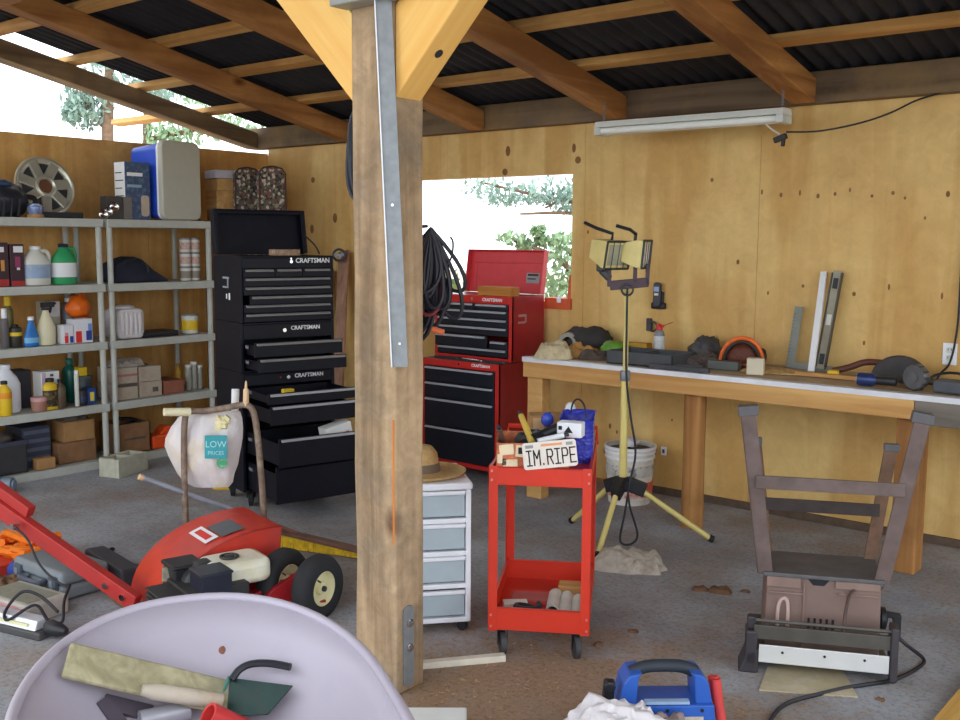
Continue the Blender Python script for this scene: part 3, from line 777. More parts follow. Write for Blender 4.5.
MB().prism(rrect(.065, .15, .02), 0, .002, frame((.0695, .055, .1), (0, 1, 0), (0, 0, 1))).out('picture', mat('beige_print', srgb(196, 178, 156), .7), t)
MB().lohi((.0695, -.085, .31), (.0715, .04, .335)).out('title_bar', white_ink, t)
MB().lohi((.0695, -.085, .23), (.0713, .03, .25)).out('title_bar', mat('pale_blue_print', srgb(140, 168, 186), .7), t)
co = thing('cooler', 'blue cooler tipped on end with its greyish white lid facing out', 'cooler', (-6.80, 4.475, z + .002), R(8))
blue_c = mat('cooler_blue', srgb(40, 84, 206), .4, var=.04)
w = MB().prism(rrect(.335, .56, .05), -.17, .16, frame((0, 0, .283), (0, 1, 0), (0, 0, 1)))
for i, v in enumerate(w.v):     # the tub tapers to its base
    if v.x < -.1: w.v[i] = Vector((v.x, v.y * .86, .283 + (v.z - .283) * .9))
w.out('tub', blue_c, co, bev=.01)
w = MB().prism(rrect(.37, .575, .06), 0, .05, frame((.16, 0, .288), (0, 1, 0), (0, 0, 1))).out('lid', mat('cooler_lid', srgb(186, 184, 170), .5, var=.03), co, bev=.012, seg=3)
MB().prism(rrect(.36, .57, .055), -.02, .0, frame((.16, 0, .286), (0, 1, 0), (0, 0, 1))).out('lid_rim', white_pl, co, bev=.004)
MB().tube(spline([(.0, .176, .05), (.1, .2, .0), (.18, .20, -.0), (.19, .17, .01)], 5), .007, 8).out('carry_handle', black_pl, co, smooth=True)

# second shelf from the top
z = SZ[3]
packm = mat('dark_red_pack', srgb(66, 44, 50), .5, var=.2)
redband = mat('red_print', srgb(176, 50, 46), .5); whiteb = white_ink; pinkb = mat('magenta_print', srgb(150, 60, 96), .5)
sbox('carton_pack', 'dark carton with red foot and white print at the left picture edge', 'box', 3.10, 3.225, z, .285, packm, -6.78, -6.68, bands=[(redband, 0, .16), (whiteb, .78, .9, .1, .8), (mat('orange_print', srgb(214, 150, 80), .5), .35, .6, .55, .8)])
sbox('carton_pack', 'dark carton with magenta and white print beside the white jug', 'box', 3.235, 3.33, z, .275, packm, -6.78, -6.68, bands=[(redband, 0, .12), (pinkb, .45, .7, .3, .75), (whiteb, .8, .95, .2, .95), (whiteb, .38, .44, .4, .7)])
jug('oil_jug', 'white handled oil jug with a pale blue patch on the second shelf', 3.425, z, .262, .098, off_white, white_pl, lab=mat('pale_blue_label', srgb(150, 170, 200), .5, dirt=srgb(200, 200, 140), dirt_s=20), hy=1)
jug('coolant_jug', 'green jug with white label and dark cap on the second shelf', 3.625, z, .278, .088, green_pl, navy, lab=white_ink, hy=1)
t = thing('work_bag', 'dark blue soft bag slumped on the second shelf of the right unit', 'bag', (-6.76, 4.17, z))
w = MB().prism([(-.20, 0), (.24, 0), (.235, .02), (.12, .085), (.03, .165), (-.03, .185), (-.09, .17), (-.19, .13)], -.1, .1, frame((0, 0, 0), (0, 1, 0), (0, 0, 1)))
w.out('body', navy, t, bev=.03, seg=3)
MB().tube(spline([(.11, -.1, .13), (.12, -.03, .17), (.12, .04, .13), (.12, .06, .07)], 6), .008, 6).out('strap', black_pl, t, smooth=True)
lab1 = mat('red_white_can_label', srgb(206, 176, 166), .5, dirt=srgb(176, 80, 66), dirt_s=40, dirt_a=.9)
k = 0
for zi, hgt in enumerate((.105, .105, .105)):
    for yi in (0, 1):
        row = ('bottom', 'middle', 'top')[zi]
        can(f'small paint can with red and white label, {row} of the {"left" if yi == 0 else "right"} stack', 4.60 + .085 * yi, z + .108 * zi, hgt, .04, off_white, lab1 if zi else mat('grey_can_label', srgb(150, 140, 128), .5), -6.72, group='small paint cans stacked on the second shelf', kind='paint_can'); k += 1

# third shelf
z = SZ[2]
bottle('bottle', 'slim grey bottle with white neck at the left end of the third shelf', 'bottle', 3.185, z, .26, .028, mat('grey_bottle', srgb(92, 88, 90), .4), white_pl, neck_r=.5, cap_h=.25)
bottle('bottle', 'tall dark bottle with a big yellow cap', 'bottle', 3.29, z, .33, .034, mat('olive_bottle', srgb(112, 104, 62), .4), yellow, x=-6.86, cap_h=.18, neck_r=.55, lab=(yellow, .1, .3))
bottle('bottle', 'short black bottle with a yellow label in front of the tall one', 'bottle', 3.255, z, .15, .042, mat('dark_bottle', srgb(52, 48, 40), .4), black_pl, x=-6.70, lab=(yellow, .5, .66), cap_h=.05, shoulder=.8)
w = bottle('bottle', 'bright blue tapered bottle with white cap', 'bottle', 3.345, z, .20, .05, mat('sky_blue_plastic', srgb(36, 116, 190), .35), white_pl, x=-6.66, sx=.6, cap_h=.1, shoulder=.35, neck_r=.34, lab=(mat('pale_blue_print2', srgb(120, 180, 220), .5), .12, .3))
spray('cream spray bottle with a black trigger head on the third shelf', 3.47, z, .29, .066, cream, black_pl, x=-6.7, rot=R(14))
sbox('tall_carton', 'tall white and grey carton behind the cream spray bottle', 'box', 3.53, 3.645, z, .285, mat('grey_carton', srgb(172, 168, 150), .7), -6.95, -6.83, bands=[(mat('white_print2', srgb(206, 206, 208), .6), .62, .98)])
bottle('bottle', 'translucent blue grey bottle with white cap behind the wipes cartons', 'bottle', 3.73, z, .30, .045, mat('blue_grey_bottle', srgb(120, 134, 150), .3), white_pl, x=-6.88, cap_h=.08, shoulder=.75)
flame = mat('white_carton', srgb(222, 222, 228), .6, var=.03)
blue_print = mat('blue_print', srgb(50, 66, 150), .5); red_print2 = mat('bright_red_print', srgb(214, 50, 44), .5)
sbox('wipes_carton', 'small white carton with red flame print, left of the pair', 'box', 3.555, 3.63, z, .13, flame, -6.72, -6.63, bands=[(red_print2, .05, .42, .05, .5), (mat('pink_print', srgb(222, 140, 150), .5), .42, .6, .1, .5), (blue_print, .05, .4, .55, .98)])
sbox('wipes_carton', 'larger white carton with red and blue print in front of the orange bag', 'box', 3.635, 3.77, z, .165, flame, -6.74, -6.63, bands=[(red_print2, 0.02, .5, .04, .42), (blue_print, .1, .5, .6, .98), (mat('light_blue_print', srgb(120, 150, 214), .5), .5, .8, .72, .98)])
sbox('red_carton', 'faded red carton under the orange bag, behind the shelf post', 'box', 3.76, 3.835, z, .17, mat('faded_red_carton', srgb(190, 92, 66), .7, dirt=srgb(150, 110, 96)), -6.90, -6.76)
t = thing('orange_bag', 'bright orange lumpy bag on the third shelf', 'bag', (-6.81, 3.765, z + .172))
MB().blob((0, 0, .06), (.075, .085, .085), 11, .25, 2., flat=0).out('body', orange, t, smooth=True, ang=60)
MB().tube([(.03, 0, .14), (.03, .01, .165), (.02, .03, .15)], .008, 6).out('knot', orange, t, smooth=True)
t = thing('towel_pack', 'white quilted bundle on the third shelf of the right unit', 'towel bundle', (-6.74, 4.08, z))
MB().prism(rrect(.215, .215, .04), -.1, .1, frame((0, 0, .1085), (0, 1, 0), (0, 0, 1))).out('bundle', rag_white, t, bev=.02, seg=3)
for k in range(5): MB().blob((.10, -.07 + .035 * k, .11), (.012, .016, .085), k, .15).out('fold', rag_white, t, smooth=True, ang=80)
MB().blob((.0, 0, .222), (.08, .08, .02), 4, .3).out('top_fold', rag_white, t, smooth=True, ang=80)
t = thing('flat_tray', 'flat black tray on the third shelf beside the white bundle', 'tray', (-6.72, 4.32, z))
MB().lohi((-.12, -.15, 0), (.08, .15, .04)).lohi((.08, -.13, .01), (.088, .13, .03)).out('tray', black_pl, t, bev=.004)
can('paint can with a yellow label at the right end of the third shelf', 4.64, z, .145, .062, off_white, yellow, -6.74, lid=steel, kind='paint_can')

# fourth shelf
z = SZ[1]
jug('bleach_jug', 'big white handled jug at the left end of the fourth shelf', 3.20, z, .325, .098, white_pl, white_pl, x=-6.76, hy=-1)
bottle('bottle', 'yellow bottle in front of the big white jug', 'bottle', 3.135, z, .23, .044, yellow, black_pl, x=-6.64, lab=(mat('orange_label', srgb(232, 150, 40), .5), .5, .68), cap_h=.08)
bottle('jar', 'squat jar with a pink lid on the fourth shelf', 'jar', 3.375, z, .095, .05, mat('reddish_jar', srgb(176, 120, 104), .5, dirt=srgb(120, 140, 130), dirt_s=25), mat('pink_lid', srgb(206, 160, 160), .5), x=-6.66, neck_r=.85, shoulder=.78, cap_h=.25)
sbox('tall_carton', 'tall white carton on the fourth shelf behind the yellow black bottle', 'box', 3.43, 3.56, z, .25, white_paper, -6.84, -6.72, bands=[(mat('lilac_print', srgb(196, 176, 196), .6), .1, .98, 0, .28), (grey_dirty, .86, .93, .45, .7)])
bottle('bottle', 'yellow and black bottle in front of the white carton', 'bottle', 3.455, z, .215, .05, yellow, black_pl, x=-6.655, sx=.6, lab=(mat('black_label', srgb(60, 48, 44), .5, dirt=srgb(200, 170, 60), dirt_s=30), .1, .62), cap_h=.1, shoulder=.74, neck_r=.45)
bottle('bottle', 'dark brown bottle right of the yellow and black one', 'bottle', 3.53, z, .20, .036, mat('brown_bottle', srgb(86, 70, 56), .4, dirt=srgb(150, 130, 60)), black_pl, x=-6.66, cap_h=.1)
sbox('dark_carton', 'dark carton in the shade behind the squat jar on the fourth shelf', 'box', 3.29, 3.42, z, .26, mat('dark_blue_carton', srgb(48, 46, 56), .6), -6.98, -6.84)
bottle('tube', 'slim white tube standing on the fourth shelf', 'tube', 3.645, z, .25, .016, off_white, white_pl, x=-6.65, shoulder=.85, neck_r=.7, cap_h=.12)
bottle('bottle', 'dark green bottle behind the slim white tube', 'bottle', 3.71, z, .31, .05, mat('bottle_green', srgb(22, 92, 80), .3), mat('green_cap', srgb(20, 110, 90), .4), x=-6.86, shoulder=.72)
bottle('jar', 'dark jar with a white mark beside the slim tube', 'jar', 3.69, z, .11, .032, black_pl, black_pl, x=-6.665, neck_r=.9, shoulder=.85, lab=(mat('blue_black_label', srgb(46, 54, 84), .5), .2, .6))
bottle('jar', 'dark grey jar with the yellow box on its lid', 'jar', 3.775, z, .19, .058, mat('grey_jar', srgb(66, 76, 80), .4), mat('grey_jar_lid', srgb(84, 92, 96), .4), x=-6.80, neck_r=.9, shoulder=.85)
sbox('small_yellow_box', 'small yellow box lying on the dark grey jar', 'box', 3.735, 3.815, z + .1915, .055, yellow, -6.84, -6.76) if False else sbox('small_yellow_box', 'small yellow box lying on the dark grey jar', 'box', 3.725, 3.79, z + .1915, .06, yellow, -6.84, -6.76)
sbox('blue_carton', 'blue carton with a yellow mark by the shelf post', 'box', 3.725, 3.79, z, .115, mat('bright_blue_carton', srgb(40, 70, 140), .5), -6.73, -6.65, bands=[(mat('yellow_print', srgb(226, 210, 80), .5), .2, .75, .2, .8)])
bx = mat('pale_carton', srgb(182, 170, 152), .75, var=.06, dirt=srgb(150, 110, 100), dirt_s=7, dirt_a=.5)
sbox('pale_carton', 'pale carton with dark stripe, lower left of four on the fourth shelf', 'box', 3.94, 4.12, z, .115, bx, -6.9, -6.65, 'pale cartons on the fourth shelf', bands=[(grey_dirty, .8, .99)])
sbox('pale_carton', 'pale carton, upper left of four on the fourth shelf, under the rags', 'box', 3.945, 4.12, z + .117, .115, bx, -6.9, -6.65, 'pale cartons on the fourth shelf', bands=[(mat('rose_print', srgb(170, 110, 104), .6), .45, .6)])
sbox('pale_carton', 'pale carton with a faint stamp, lower right of four on the fourth shelf', 'box', 4.135, 4.32, z, .115, bx, -6.9, -6.65, 'pale cartons on the fourth shelf', bands=[(grey_dirty, .3, .6, .55, .85)])
sbox('pale_carton', 'plain pale carton, upper right of four on the fourth shelf', 'box', 4.135, 4.315, z + .117, .11, bx, -6.9, -6.65, 'pale cartons on the fourth shelf')
tag(MB().heap((0, 0, 0), .2, .26, .07, 4).out('rag', rag_grey, None, (-6.78, 4.10, z + .234), smooth=True, ang=60), 'grey rag heaped on top of the pale cartons', 'rag')
sbox('reddish_box', 'low reddish brown box right of the pale cartons', 'box', 4.34, 4.52, z, .10, mat('reddish_carton', srgb(150, 92, 72), .75), -6.9, -6.66)
glass = mat('cloudy_glass', srgb(150, 148, 138), .2, var=.1)
for i, (y_, h_) in enumerate(((4.60, .20), (4.65, .22), (4.70, .19))):
    bottle('jar', ('tall cloudy glass jar, first of three by the shelf post', 'tallest cloudy glass jar, middle of three by the shelf post', 'cloudy glass jar nearest the shelf post, last of three')[i], 'jar', y_, z, h_, .025, glass, off_white, x=-6.72, shoulder=.9, neck_r=.8, cap_h=.12, group='cloudy glass jars on the fourth shelf')
bottle('bottle', 'yellow bottle behind the three cloudy glass jars', 'bottle', 4.58, z, .20, .03, mat('dull_yellow', srgb(190, 140, 50), .5), mat('dull_yellow_cap', srgb(170, 130, 60), .5), x=-6.82)

# bottom shelf
z = SZ[0]
crate = mat('blue_grey_crate', srgb(62, 66, 82), .6)
for lb, y0, y1, zz, hh in (('dark crate at the left end of the bottom shelf', 2.93, 3.27, z, .22), ):
    t = thing('storage_crate', lb, 'crate', (-6.8, (y0 + y1) / 2, zz))
    hy = (y1 - y0) / 2
    MB().lohi((-.16, -hy, 0), (.16, hy, .01)).lohi((.15, -hy, 0), (.16, hy, hh)).lohi((-.16, -hy, 0), (-.15, hy, hh)).lohi((-.16, -hy, 0), (.16, -hy + .01, hh)).lohi((-.16, hy - .01, 0), (.16, hy, hh)).out('tub', mat('dark_crate', srgb(58, 56, 58), .6), t, bev=.004)
    MB().lohi((.158, -hy - .008, hh - .03), (.17, hy + .008, hh)).lohi((-.17, -hy - .008, hh - .03), (-.158, hy + .008, hh)).lohi((-.165, -hy - .0079, hh - .0295), (.165, -hy, hh + .0005)).lohi((-.165, hy, hh - .0295), (.165, hy + .0079, hh + .0005)).out('rim', crate, t, bev=.003)
    MB().blob((0, 0, hh), (.13, hy * .8, .06), 5, .3).out('contents', grey_dirty, t, smooth=True, ang=60)
t = thing('stacked_crate', 'blue grey folding crate behind the small tan box on the bottom shelf', 'crate', (-6.86, 3.39, z))
MB().lohi((-.12, -.1, 0), (.12, .1, .28)).out('tub', crate, t, bev=.006)
for k in range(4): MB().lohi((.119, -.09, .05 + .06 * k), (.126, .09, .075 + .06 * k)).out('rib', mat('pale_rib', srgb(92, 98, 116), .5), t)
sbox('small_tan_box', 'small tan box in front of the blue grey crate', 'box', 3.33, 3.455, z, .075, card, -6.70, -6.62)
sbox('cardboard_box', 'lower brown cardboard box on the bottom shelf of the left unit', 'box', 3.51, 3.79, z, .145, card_dark, -6.96, -6.68)
sbox('cardboard_box', 'upper brown cardboard box with open dark contents, left unit bottom shelf', 'box', 3.56, 3.79, z + .147, .14, card, -6.94, -6.69)
t = tag(MB().heap((0, 0, 0), .2, .2, .07, 7).out('rag', grey_dirty, None, (-6.81, 3.675, z + .289), smooth=True, ang=60), 'dark rag heaped on the upper cardboard box', 'rag')
t = thing('open_carton', 'open grey brown carton holding dark hose on the bottom shelf, right unit', 'box', (-6.78, 4.08, z))
MB().lohi((-.13, -.13, 0), (.13, .13, .008)).lohi((.122, -.13, 0), (.13, .13, .22)).lohi((-.13, -.13, 0), (-.122, .13, .22)).lohi((-.13, -.13, 0), (.13, -.122, .22)).lohi((-.13, .122, 0), (.13, .13, .22)).out('carton', card_dark, t)
MB().lohi((.129, -.08, .1), (.132, .09, .115)).out('printed_panel', grey_dirty, t)
hs = []
for k in range(50): hs.append((.07 * math.cos(k * .5), -.0 + .075 * math.sin(k * .5) + .02 * math.sin(k), .05 + k * .0042))
tag(MB().tube(hs, .011, 8).out('hose_coil', black_pl, None, (-6.78, 4.08, z), smooth=True), 'black hose coiled inside the open carton', 'hose')
t = thing('orange_case', 'bright orange plastic case on the bottom shelf beside the open carton', 'case', (-6.72, 4.32, z))
MB().lohi((-.07, -.09, 0), (.07, .09, .10)).out('case', mat('red_orange_plastic', srgb(232, 84, 34), .4), t, bev=.012)
MB().prism([(-.02, .1), (.09, .1), (.085, .155), (.04, .16)], -.05, .05, frame((0, 0, 0), (0, 1, 0), (0, 0, 1))).out('lid', mat('red_orange_plastic', srgb(232, 84, 34), .4), t, bev=.006)
t = thing('tall_carton', 'tan paper strip carton behind the plastic bag handle', 'box', (-6.72, 4.6, z)) if False else None

# concrete block on the floor in front of the shelves
t = thing('concrete_block', 'pale hollow concrete block on the floor in front of the shelf feet', 'concrete block', (-6.34, 3.80, 0), R(108))
w = MB()
L_, W_, H_ = .30, .17, .13
w.lohi((-L_ / 2, -W_ / 2, 0), (L_ / 2, -W_ / 2 + .03, H_)).lohi((-L_ / 2, W_ / 2 - .03, 0), (L_ / 2, W_ / 2, H_))
for x in (-L_ / 2 + .015, 0, L_ / 2 - .015): w.lohi((x - .015, -W_ / 2 + .03, 0), (x + .015, W_ / 2 - .03, H_ - .001))
w.out('block', concrete_m, t, bev=.004)

# ------------------------------------------------------------------ black tool chest (three units on top of each other) near the corner
A1 = R(15)
CO = Vector((-4.935, 3.745, 0))          # left front foot of the stack
d1 = Vector((math.sin(A1), math.cos(A1), 0)); n1_ = Vector((math.cos(A1), -math.sin(A1), 0))
# local frame: x = out of the front, y = along the front (to the right in the photo), z up
ROT = -A1
badge = white_ink
def fr_txt(s, size, m, parent, x, y, z): return text('nameplate', s, size, m, parent, frame((x, y, z), (0, 1, 0), (0, 0, 1)), .0008, size * .02)
def drawer(parent, y0, y1, z0, z1, ext, depth, m, pull, name='drawer', inside=None, pull_m=None):
    """drawer pulled out by ext: front panel, tray and a full width pull strip at its top"""
    w = MB().lohi((ext - .012, y0, z0), (ext + .004, y1, z1))
    if ext > .03:
        h = (z1 - z0) * .8
        w.lohi((ext - depth, y0 + .01, z0 + .006), (ext - .011, y1 - .01, z0 + .012))
        w.lohi((ext - depth, y0 + .01, z0 + .006), (ext - .011, y0 + .016, z0 + h)).lohi((ext - depth, y1 - .016, z0 + .006), (ext - .011, y1 - .01, z0 + h)).lohi((ext - depth, y0 + .01, z0), (ext - depth + .006, y1 - .01, z0 + h))
    o = w.out(name, m, parent, bev=.002)
    pl = MB().prism([(0, -.001), (.014, -.003), (.016, .003), (.006, .010), (0, .010)], y0 + .012, y1 - .012, Matrix(((1, 0, 0, ext + .004), (0, 0, 1, 0), (0, 1, 0, z1 - .013), (0, 0, 0, 1)))).out('drawer_pull', pull_m or silver_grip, o)
    return o
def casing(parent, W, D, z0, z1, m, cavity=True, lip=.05, name='casing'):
    """open fronted steel box: the body of a chest"""
    s = .02
    w = MB().lohi((-D, 0, z0), (0, s, z1)).lohi((-D, W - s, z0), (0, W, z1)).lohi((-D, s, z0), (-D + .01, W - s, z1)).lohi((-D + .01, s, z0), (0, W - s, z0 + .012)).lohi((-D + .01, s, z1 - .012), (0, W - s, z1)).lohi((-.02, s, z1 - lip), (0, W - s, z1 - .012))
    return w.out(name, m, parent, bev=.003)
W_, D_ = .615, .41
pull_dim = mat('dim_drawer_trim', srgb(156, 154, 152), .4, metal=.3, var=.04, bump=0)
# rolling cabinet
cb = thing('tool_cabinet', 'black rolling tool cabinet at the bottom of the black stack, drawers pulled out', 'tool cabinet', CO, ROT)
casing(cb, W_, D_, .10, .824, black_paint, lip=.08)
for x in (-.06, -D_ + .06):
    for y in (.07, W_ - .07):
        w = MB().lathe([(.03, -.016), (.05, -.012), (.05, .012), (.03, .016)], (x, y, .05), (.5, 1, 0), 18).lohi((x - .03, y - .03, .094), (x + .03, y + .03, .1)).bar((x, y + .022, .05), (x, y + .022, .096), .03, .004, up=(0, 1, 0)).bar((x, y - .022, .05), (x, y - .022, .096), .03, .004, up=(0, 1, 0))
        w.out('caster', rubber, cb, smooth=True)
fr_txt('CRAFTSMAN', .034, badge, cb, .001, .44, .787)
MB().cyl((0, .30, .782), (.006, .30, .782), .012, n=14).out('lock', chrome, cb)
MB().box((.001, .25, .784), (.004, .008, .008)).out('indicator', mat('red_lamp', srgb(200, 40, 40), .3), cb)
drawer(cb, .022, W_ - .022, .675, .74, .33, .36, black_paint, True)
drawer(cb, .022, W_ - .022, .56, .67, .36, .36, black_paint, True)
dr = drawer(cb, .022, W_ - .022, .335, .50, .47, .5, black_paint, True)
drawer(cb, .022, W_ - .022, .115, .33, .42, .5, black_paint, True, pull_m=black_paint)
for z_, e in ((.715, .155), (.62, .185), (.43, .30), (.25, .27)): MB().lohi((.02, .026, z_ - .008), (.07, .0315, z_ + .01)).out('slide', steel, cb)
w = MB().prism([(0, 0), (.16, .0), (.16, .12), (0, .08)], 0, .10, Matrix(((0, 0, -1, .2), (1, 0, 0, .34), (0, 1, 0, .47), (0, 0, 0, 1))))
bxx = thing('parts_box', 'white and red printed box standing in the open black drawer', 'box', CO, ROT)
w2 = MB().box((.36, .44, .455), (.10, .17, .16), (R(12), 0, 0)).out('carton', white_paper, bxx, bev=.003)
MB().box((.4105, .47, .465), (.002, .06, .05), (R(12), 0, 0)).out('printed_panel', red_print2, bxx); MB().box((.4105, .42, .415), (.002, .035, .03), (R(12), 0, 0)).out('black_mark', ink, bxx)
# drawer contents resting: small yellow tools in the upper drawer
tag(MB().lohi((.20, .16, .69), (.24, .23, .745)).out('tape_measure', yellow, None, CO, (0, 0, ROT), bev=.006), 'yellow tape measure in the upper open drawer of the black cabinet', 'tape measure')
# middle chest
mc = thing('tool_chest', 'middle black tool chest of the stack, two shallow drawers pulled out', 'tool chest', CO + Vector((0, 0, .826)), ROT)
casing(mc, W_, D_, 0, .296, black_paint, lip=.10)
fr_txt('CRAFTSMAN', .034, badge, mc, .001, .42, .255)
MB().cyl((0, .28, .245), (.006, .28, .245), .012, n=14).out('lock', chrome, mc)
drawer(mc, .022, W_ - .022, .105, .19, .15, .36, black_paint, True, pull_m=pull_dim)
drawer(mc, .022, W_ - .022, .02, .10, .20, .36, black_paint, True, pull_m=pull_dim)
for z_ in (.15, .06): MB().lohi((.02, .02, z_), (.065, .0215, z_ + .018)).out('slide', steel, mc)
# top chest
tcx = thing('tool_chest', 'top black tool chest of the stack with its lid standing open', 'tool chest', CO + Vector((0, 0, 1.124)), ROT)
casing(tcx, W_, D_, 0, .395, black_paint, lip=.075)
fr_txt('CRAFTSMAN', .04, badge, tcx, .001, .475, .365)
MB().cyl((0, .33, .36), (.007, .33, .36), .010, n=14).cyl((0, .33, .378), (.005, .33, .378), .006, n=10).out('lock', chrome, tcx)
zt = .318
for i in range(6):
    h = .053
    z1 = zt - i * h
    if i == 0:
        for a, b in ((.022, .22), (.224, .40), (.404, W_ - .022)): drawer(tcx, a, b, z1 - h + .003, z1, .006, .3, black_paint, True, pull_m=pull_dim)
    else: drawer(tcx, .022 if i != 3 else .05, W_ - .022, z1 - h + .003, z1, .006 if i != 3 else .03, .3, black_paint, True, pull_m=pull_dim)
# lid: a shallow pan hinged at the back edge
lw = MB()
LH = .275
lw.lohi((0, 0, 0), (.008, W_, LH)).lohi((.008, 0, 0), (.06, .008, LH)).lohi((.008, W_ - .008, 0), (.06, W_, LH)).lohi((.008, .008, LH - .008), (.06, W_ - .008, LH))
lw.lohi((.052, .008, .0), (.06, .03, LH - .008)).lohi((.052, W_ - .03, 0), (.06, W_ - .008, LH - .008)).lohi((.052, .03, LH - .028), (.06, W_ - .03, LH - .008))
lid = lw.out('lid', black_paint, tcx, (-D_ - .003, 0, .397), (0, R(-9), 0), bev=.003)
MB().tube(spline([(-D_ + .05, W_ - .02, .52), (-D_ + .12, W_ + .015, .46), (-D_ + .22, W_ + .0, .405)], 6), .005, 6).out('lid_stay', black_pl, tcx, smooth=True)
MB().lohi((-.002, .002, 0), (0, .004, 0)) if False else None
wp = tag(MB().lohi((-.03, .20, 1.521), (.05, .37, 1.557)).out('name_block', mat('brown_block', srgb(140, 110, 84), .7, dirt=srgb(190, 176, 156), dirt_s=30, dirt_a=.8), None, CO, (0, 0, ROT), bev=.004), 'small brown lettered block on the front edge of the open black chest', 'block')
# stickers on the side of the chest
for z_, a in ((.255, .06), ):
    w = MB().lohi((-.26, -.0015, z_), (-.16, .0005, z_ + .012)).lohi((-.19, -.0015, z_ - .05), (-.17, .0005, z_)).lohi((-.26, -.0015, z_ - .055), (-.17, .0005, z_ - .045)).out('side_emblem', mat('pale_sticker', srgb(150, 156, 166), .5), tcx)
    MB().lohi((-.21, -.0015, z_ - .12), (-.195, .0005, z_ - .09)).lohi((-.17, -.0015, z_ - .125), (-.15, .0005, z_ - .085)).out('side_sticker', white_ink, tcx)

# things standing in the corner behind the black chest
cam_m = speckle('speckled_cloth', [srgb(70, 66, 58), srgb(140, 128, 108), srgb(96, 84, 76), srgb(188, 178, 160), srgb(120, 80, 70), srgb(80, 86, 76), srgb(54, 48, 50)], 55.)
def folded(label, x, y0, wd, h, rz):
    t = thing('folded_lounger', label, 'folded lounger', (x, y0, 0), rz, 'speckled folded loungers')
    poly = [(-wd / 2, .0), (wd / 2, .0), (wd / 2, h - .05), (wd / 2 - .03, h - .012), (wd / 2 - .09, h), (-wd / 2 + .09, h), (-wd / 2 + .03, h - .012), (-wd / 2, h - .05)]
    MB().prism(poly, -.03, .03, frame((0, 0, 0), (0, 1, 0), (0, 0, 1))).out('cushion', cam_m, t, bev=.015)
    MB().tube([(.036, x_, z_) for x_, z_ in poly[1:]] + [(.036, -wd / 2, .0)], .007, 6).out('piping', mat('dark_piping', srgb(78, 52, 50), .7), t, smooth=True)
p1 = at(246, 200, X=-6.6); p2 = at(271, 200, X=-6.35)
folded('left one of two speckled folded loungers standing behind the black chest lid', p1.x, p1.y, .20, 2.17, ROT)
folded('right one of two speckled folded loungers standing behind the black chest lid', p2.x, p2.y, .215, 2.17, ROT)
bs = at(221, 200, X=-6.82)
for i, (h0, h1, m, lb, dy, wd) in enumerate(((0, .85, card_dark, 'tall brown carton on the floor behind the black chest, lowest of its stack', 0, .2), (.852, 1.76, card_dark, 'second tall brown carton behind the black chest', 0, .2),
        (1.762, 1.85, card, 'thin tan box under the pale wooden box in the corner stack', .03, .2), (1.852, 1.99, raw_wood, 'pale wooden box in the corner stack beside the cooler', .02, .2), (1.992, 2.085, mat('tan_carton', srgb(190, 146, 88), .8), 'tan carton in the corner stack under the white topped one', .03, .2), (2.087, 2.15, mat('pale_lilac_carton', srgb(186, 180, 186), .7), 'white topped carton at the top of the corner stack', .01, .19))):
    tag(MB().lohi((-.12, -wd / 2, 0), (.12, wd / 2, h1 - h0)).out('carton', m, None, (bs.x, bs.y + dy, h0), (0, 0, ROT), bev=.004), lb, 'box', 'cartons stacked in the corner')
# planks leaning beside the chest, against the back wall
def plank(label, x0, y0, z0, x1, y1, z1, wd, th, m):
    t = thing('leaning_plank', label, 'plank', (x0, y0, z0))
    MB().bar((0, 0, 0), (x1 - x0, y1 - y0, z1 - z0), wd, th, up=(0, -1, .1)).out('board', m, t, bev=.004)
    return t
pinkb_ = wood('pinkish_board', srgb(192, 150, 124), srgb(150, 112, 92), 'z', 1.5, .8, knots=0, stain=srgb(120, 92, 78), stain_s=2)
pa, pb = at(335, 440, Y=5.3), at(345, 251, Y=5.70)
plank('pinkish grey plank leaning on the back wall just left of the post', pa.x, pa.y, .02, pb.x, pb.y - .01, pb.z, .11, .025, pinkb_)
pa, pb = at(322, 430, Y=5.35), at(331, 270, Y=5.70)
plank('lower brown plank leaning on the back wall beside the black chest', pa.x, pa.y, .02, pb.x, pb.y - .01, pb.z, .08, .025, wood('brown_board', srgb(176, 128, 96), srgb(132, 92, 66), 'z', 1.5, .8, knots=0))
rg = at(339, 255, Y=5.60)
t = thing('clamp_ring', 'dark round clamp ring hooked at the top of the leaning plank', 'clamp', rg)
MB().tube(arcpts((0, 0, 0), .045, 0, 6.28, 20, RT, UP), .01, 8).out('ring', dark_metal, t, smooth=True)
MB().bar(Vector(RT) * -.04, Vector(RT) * .045, .016, .02).bar(Vector(UP) * -.03, Vector(RT) * .03 + Vector(UP) * .02, .014, .014).out('jaw', steel, t)

# ------------------------------------------------------------------ red tool chests by the window
RX, RY = -4.135, 5.19
W_, D_ = .68, .46
# local frame: origin at the right front foot seen from the room; x out of the front, y along the front
RR = R(-90)
def rloc(): return Vector((RX, RY, 0))
rc = thing('tool_cabinet', 'red rolling tool cabinet with black drawers, left of the work bench', 'tool cabinet', (RX - W_, RY, 0), RR)
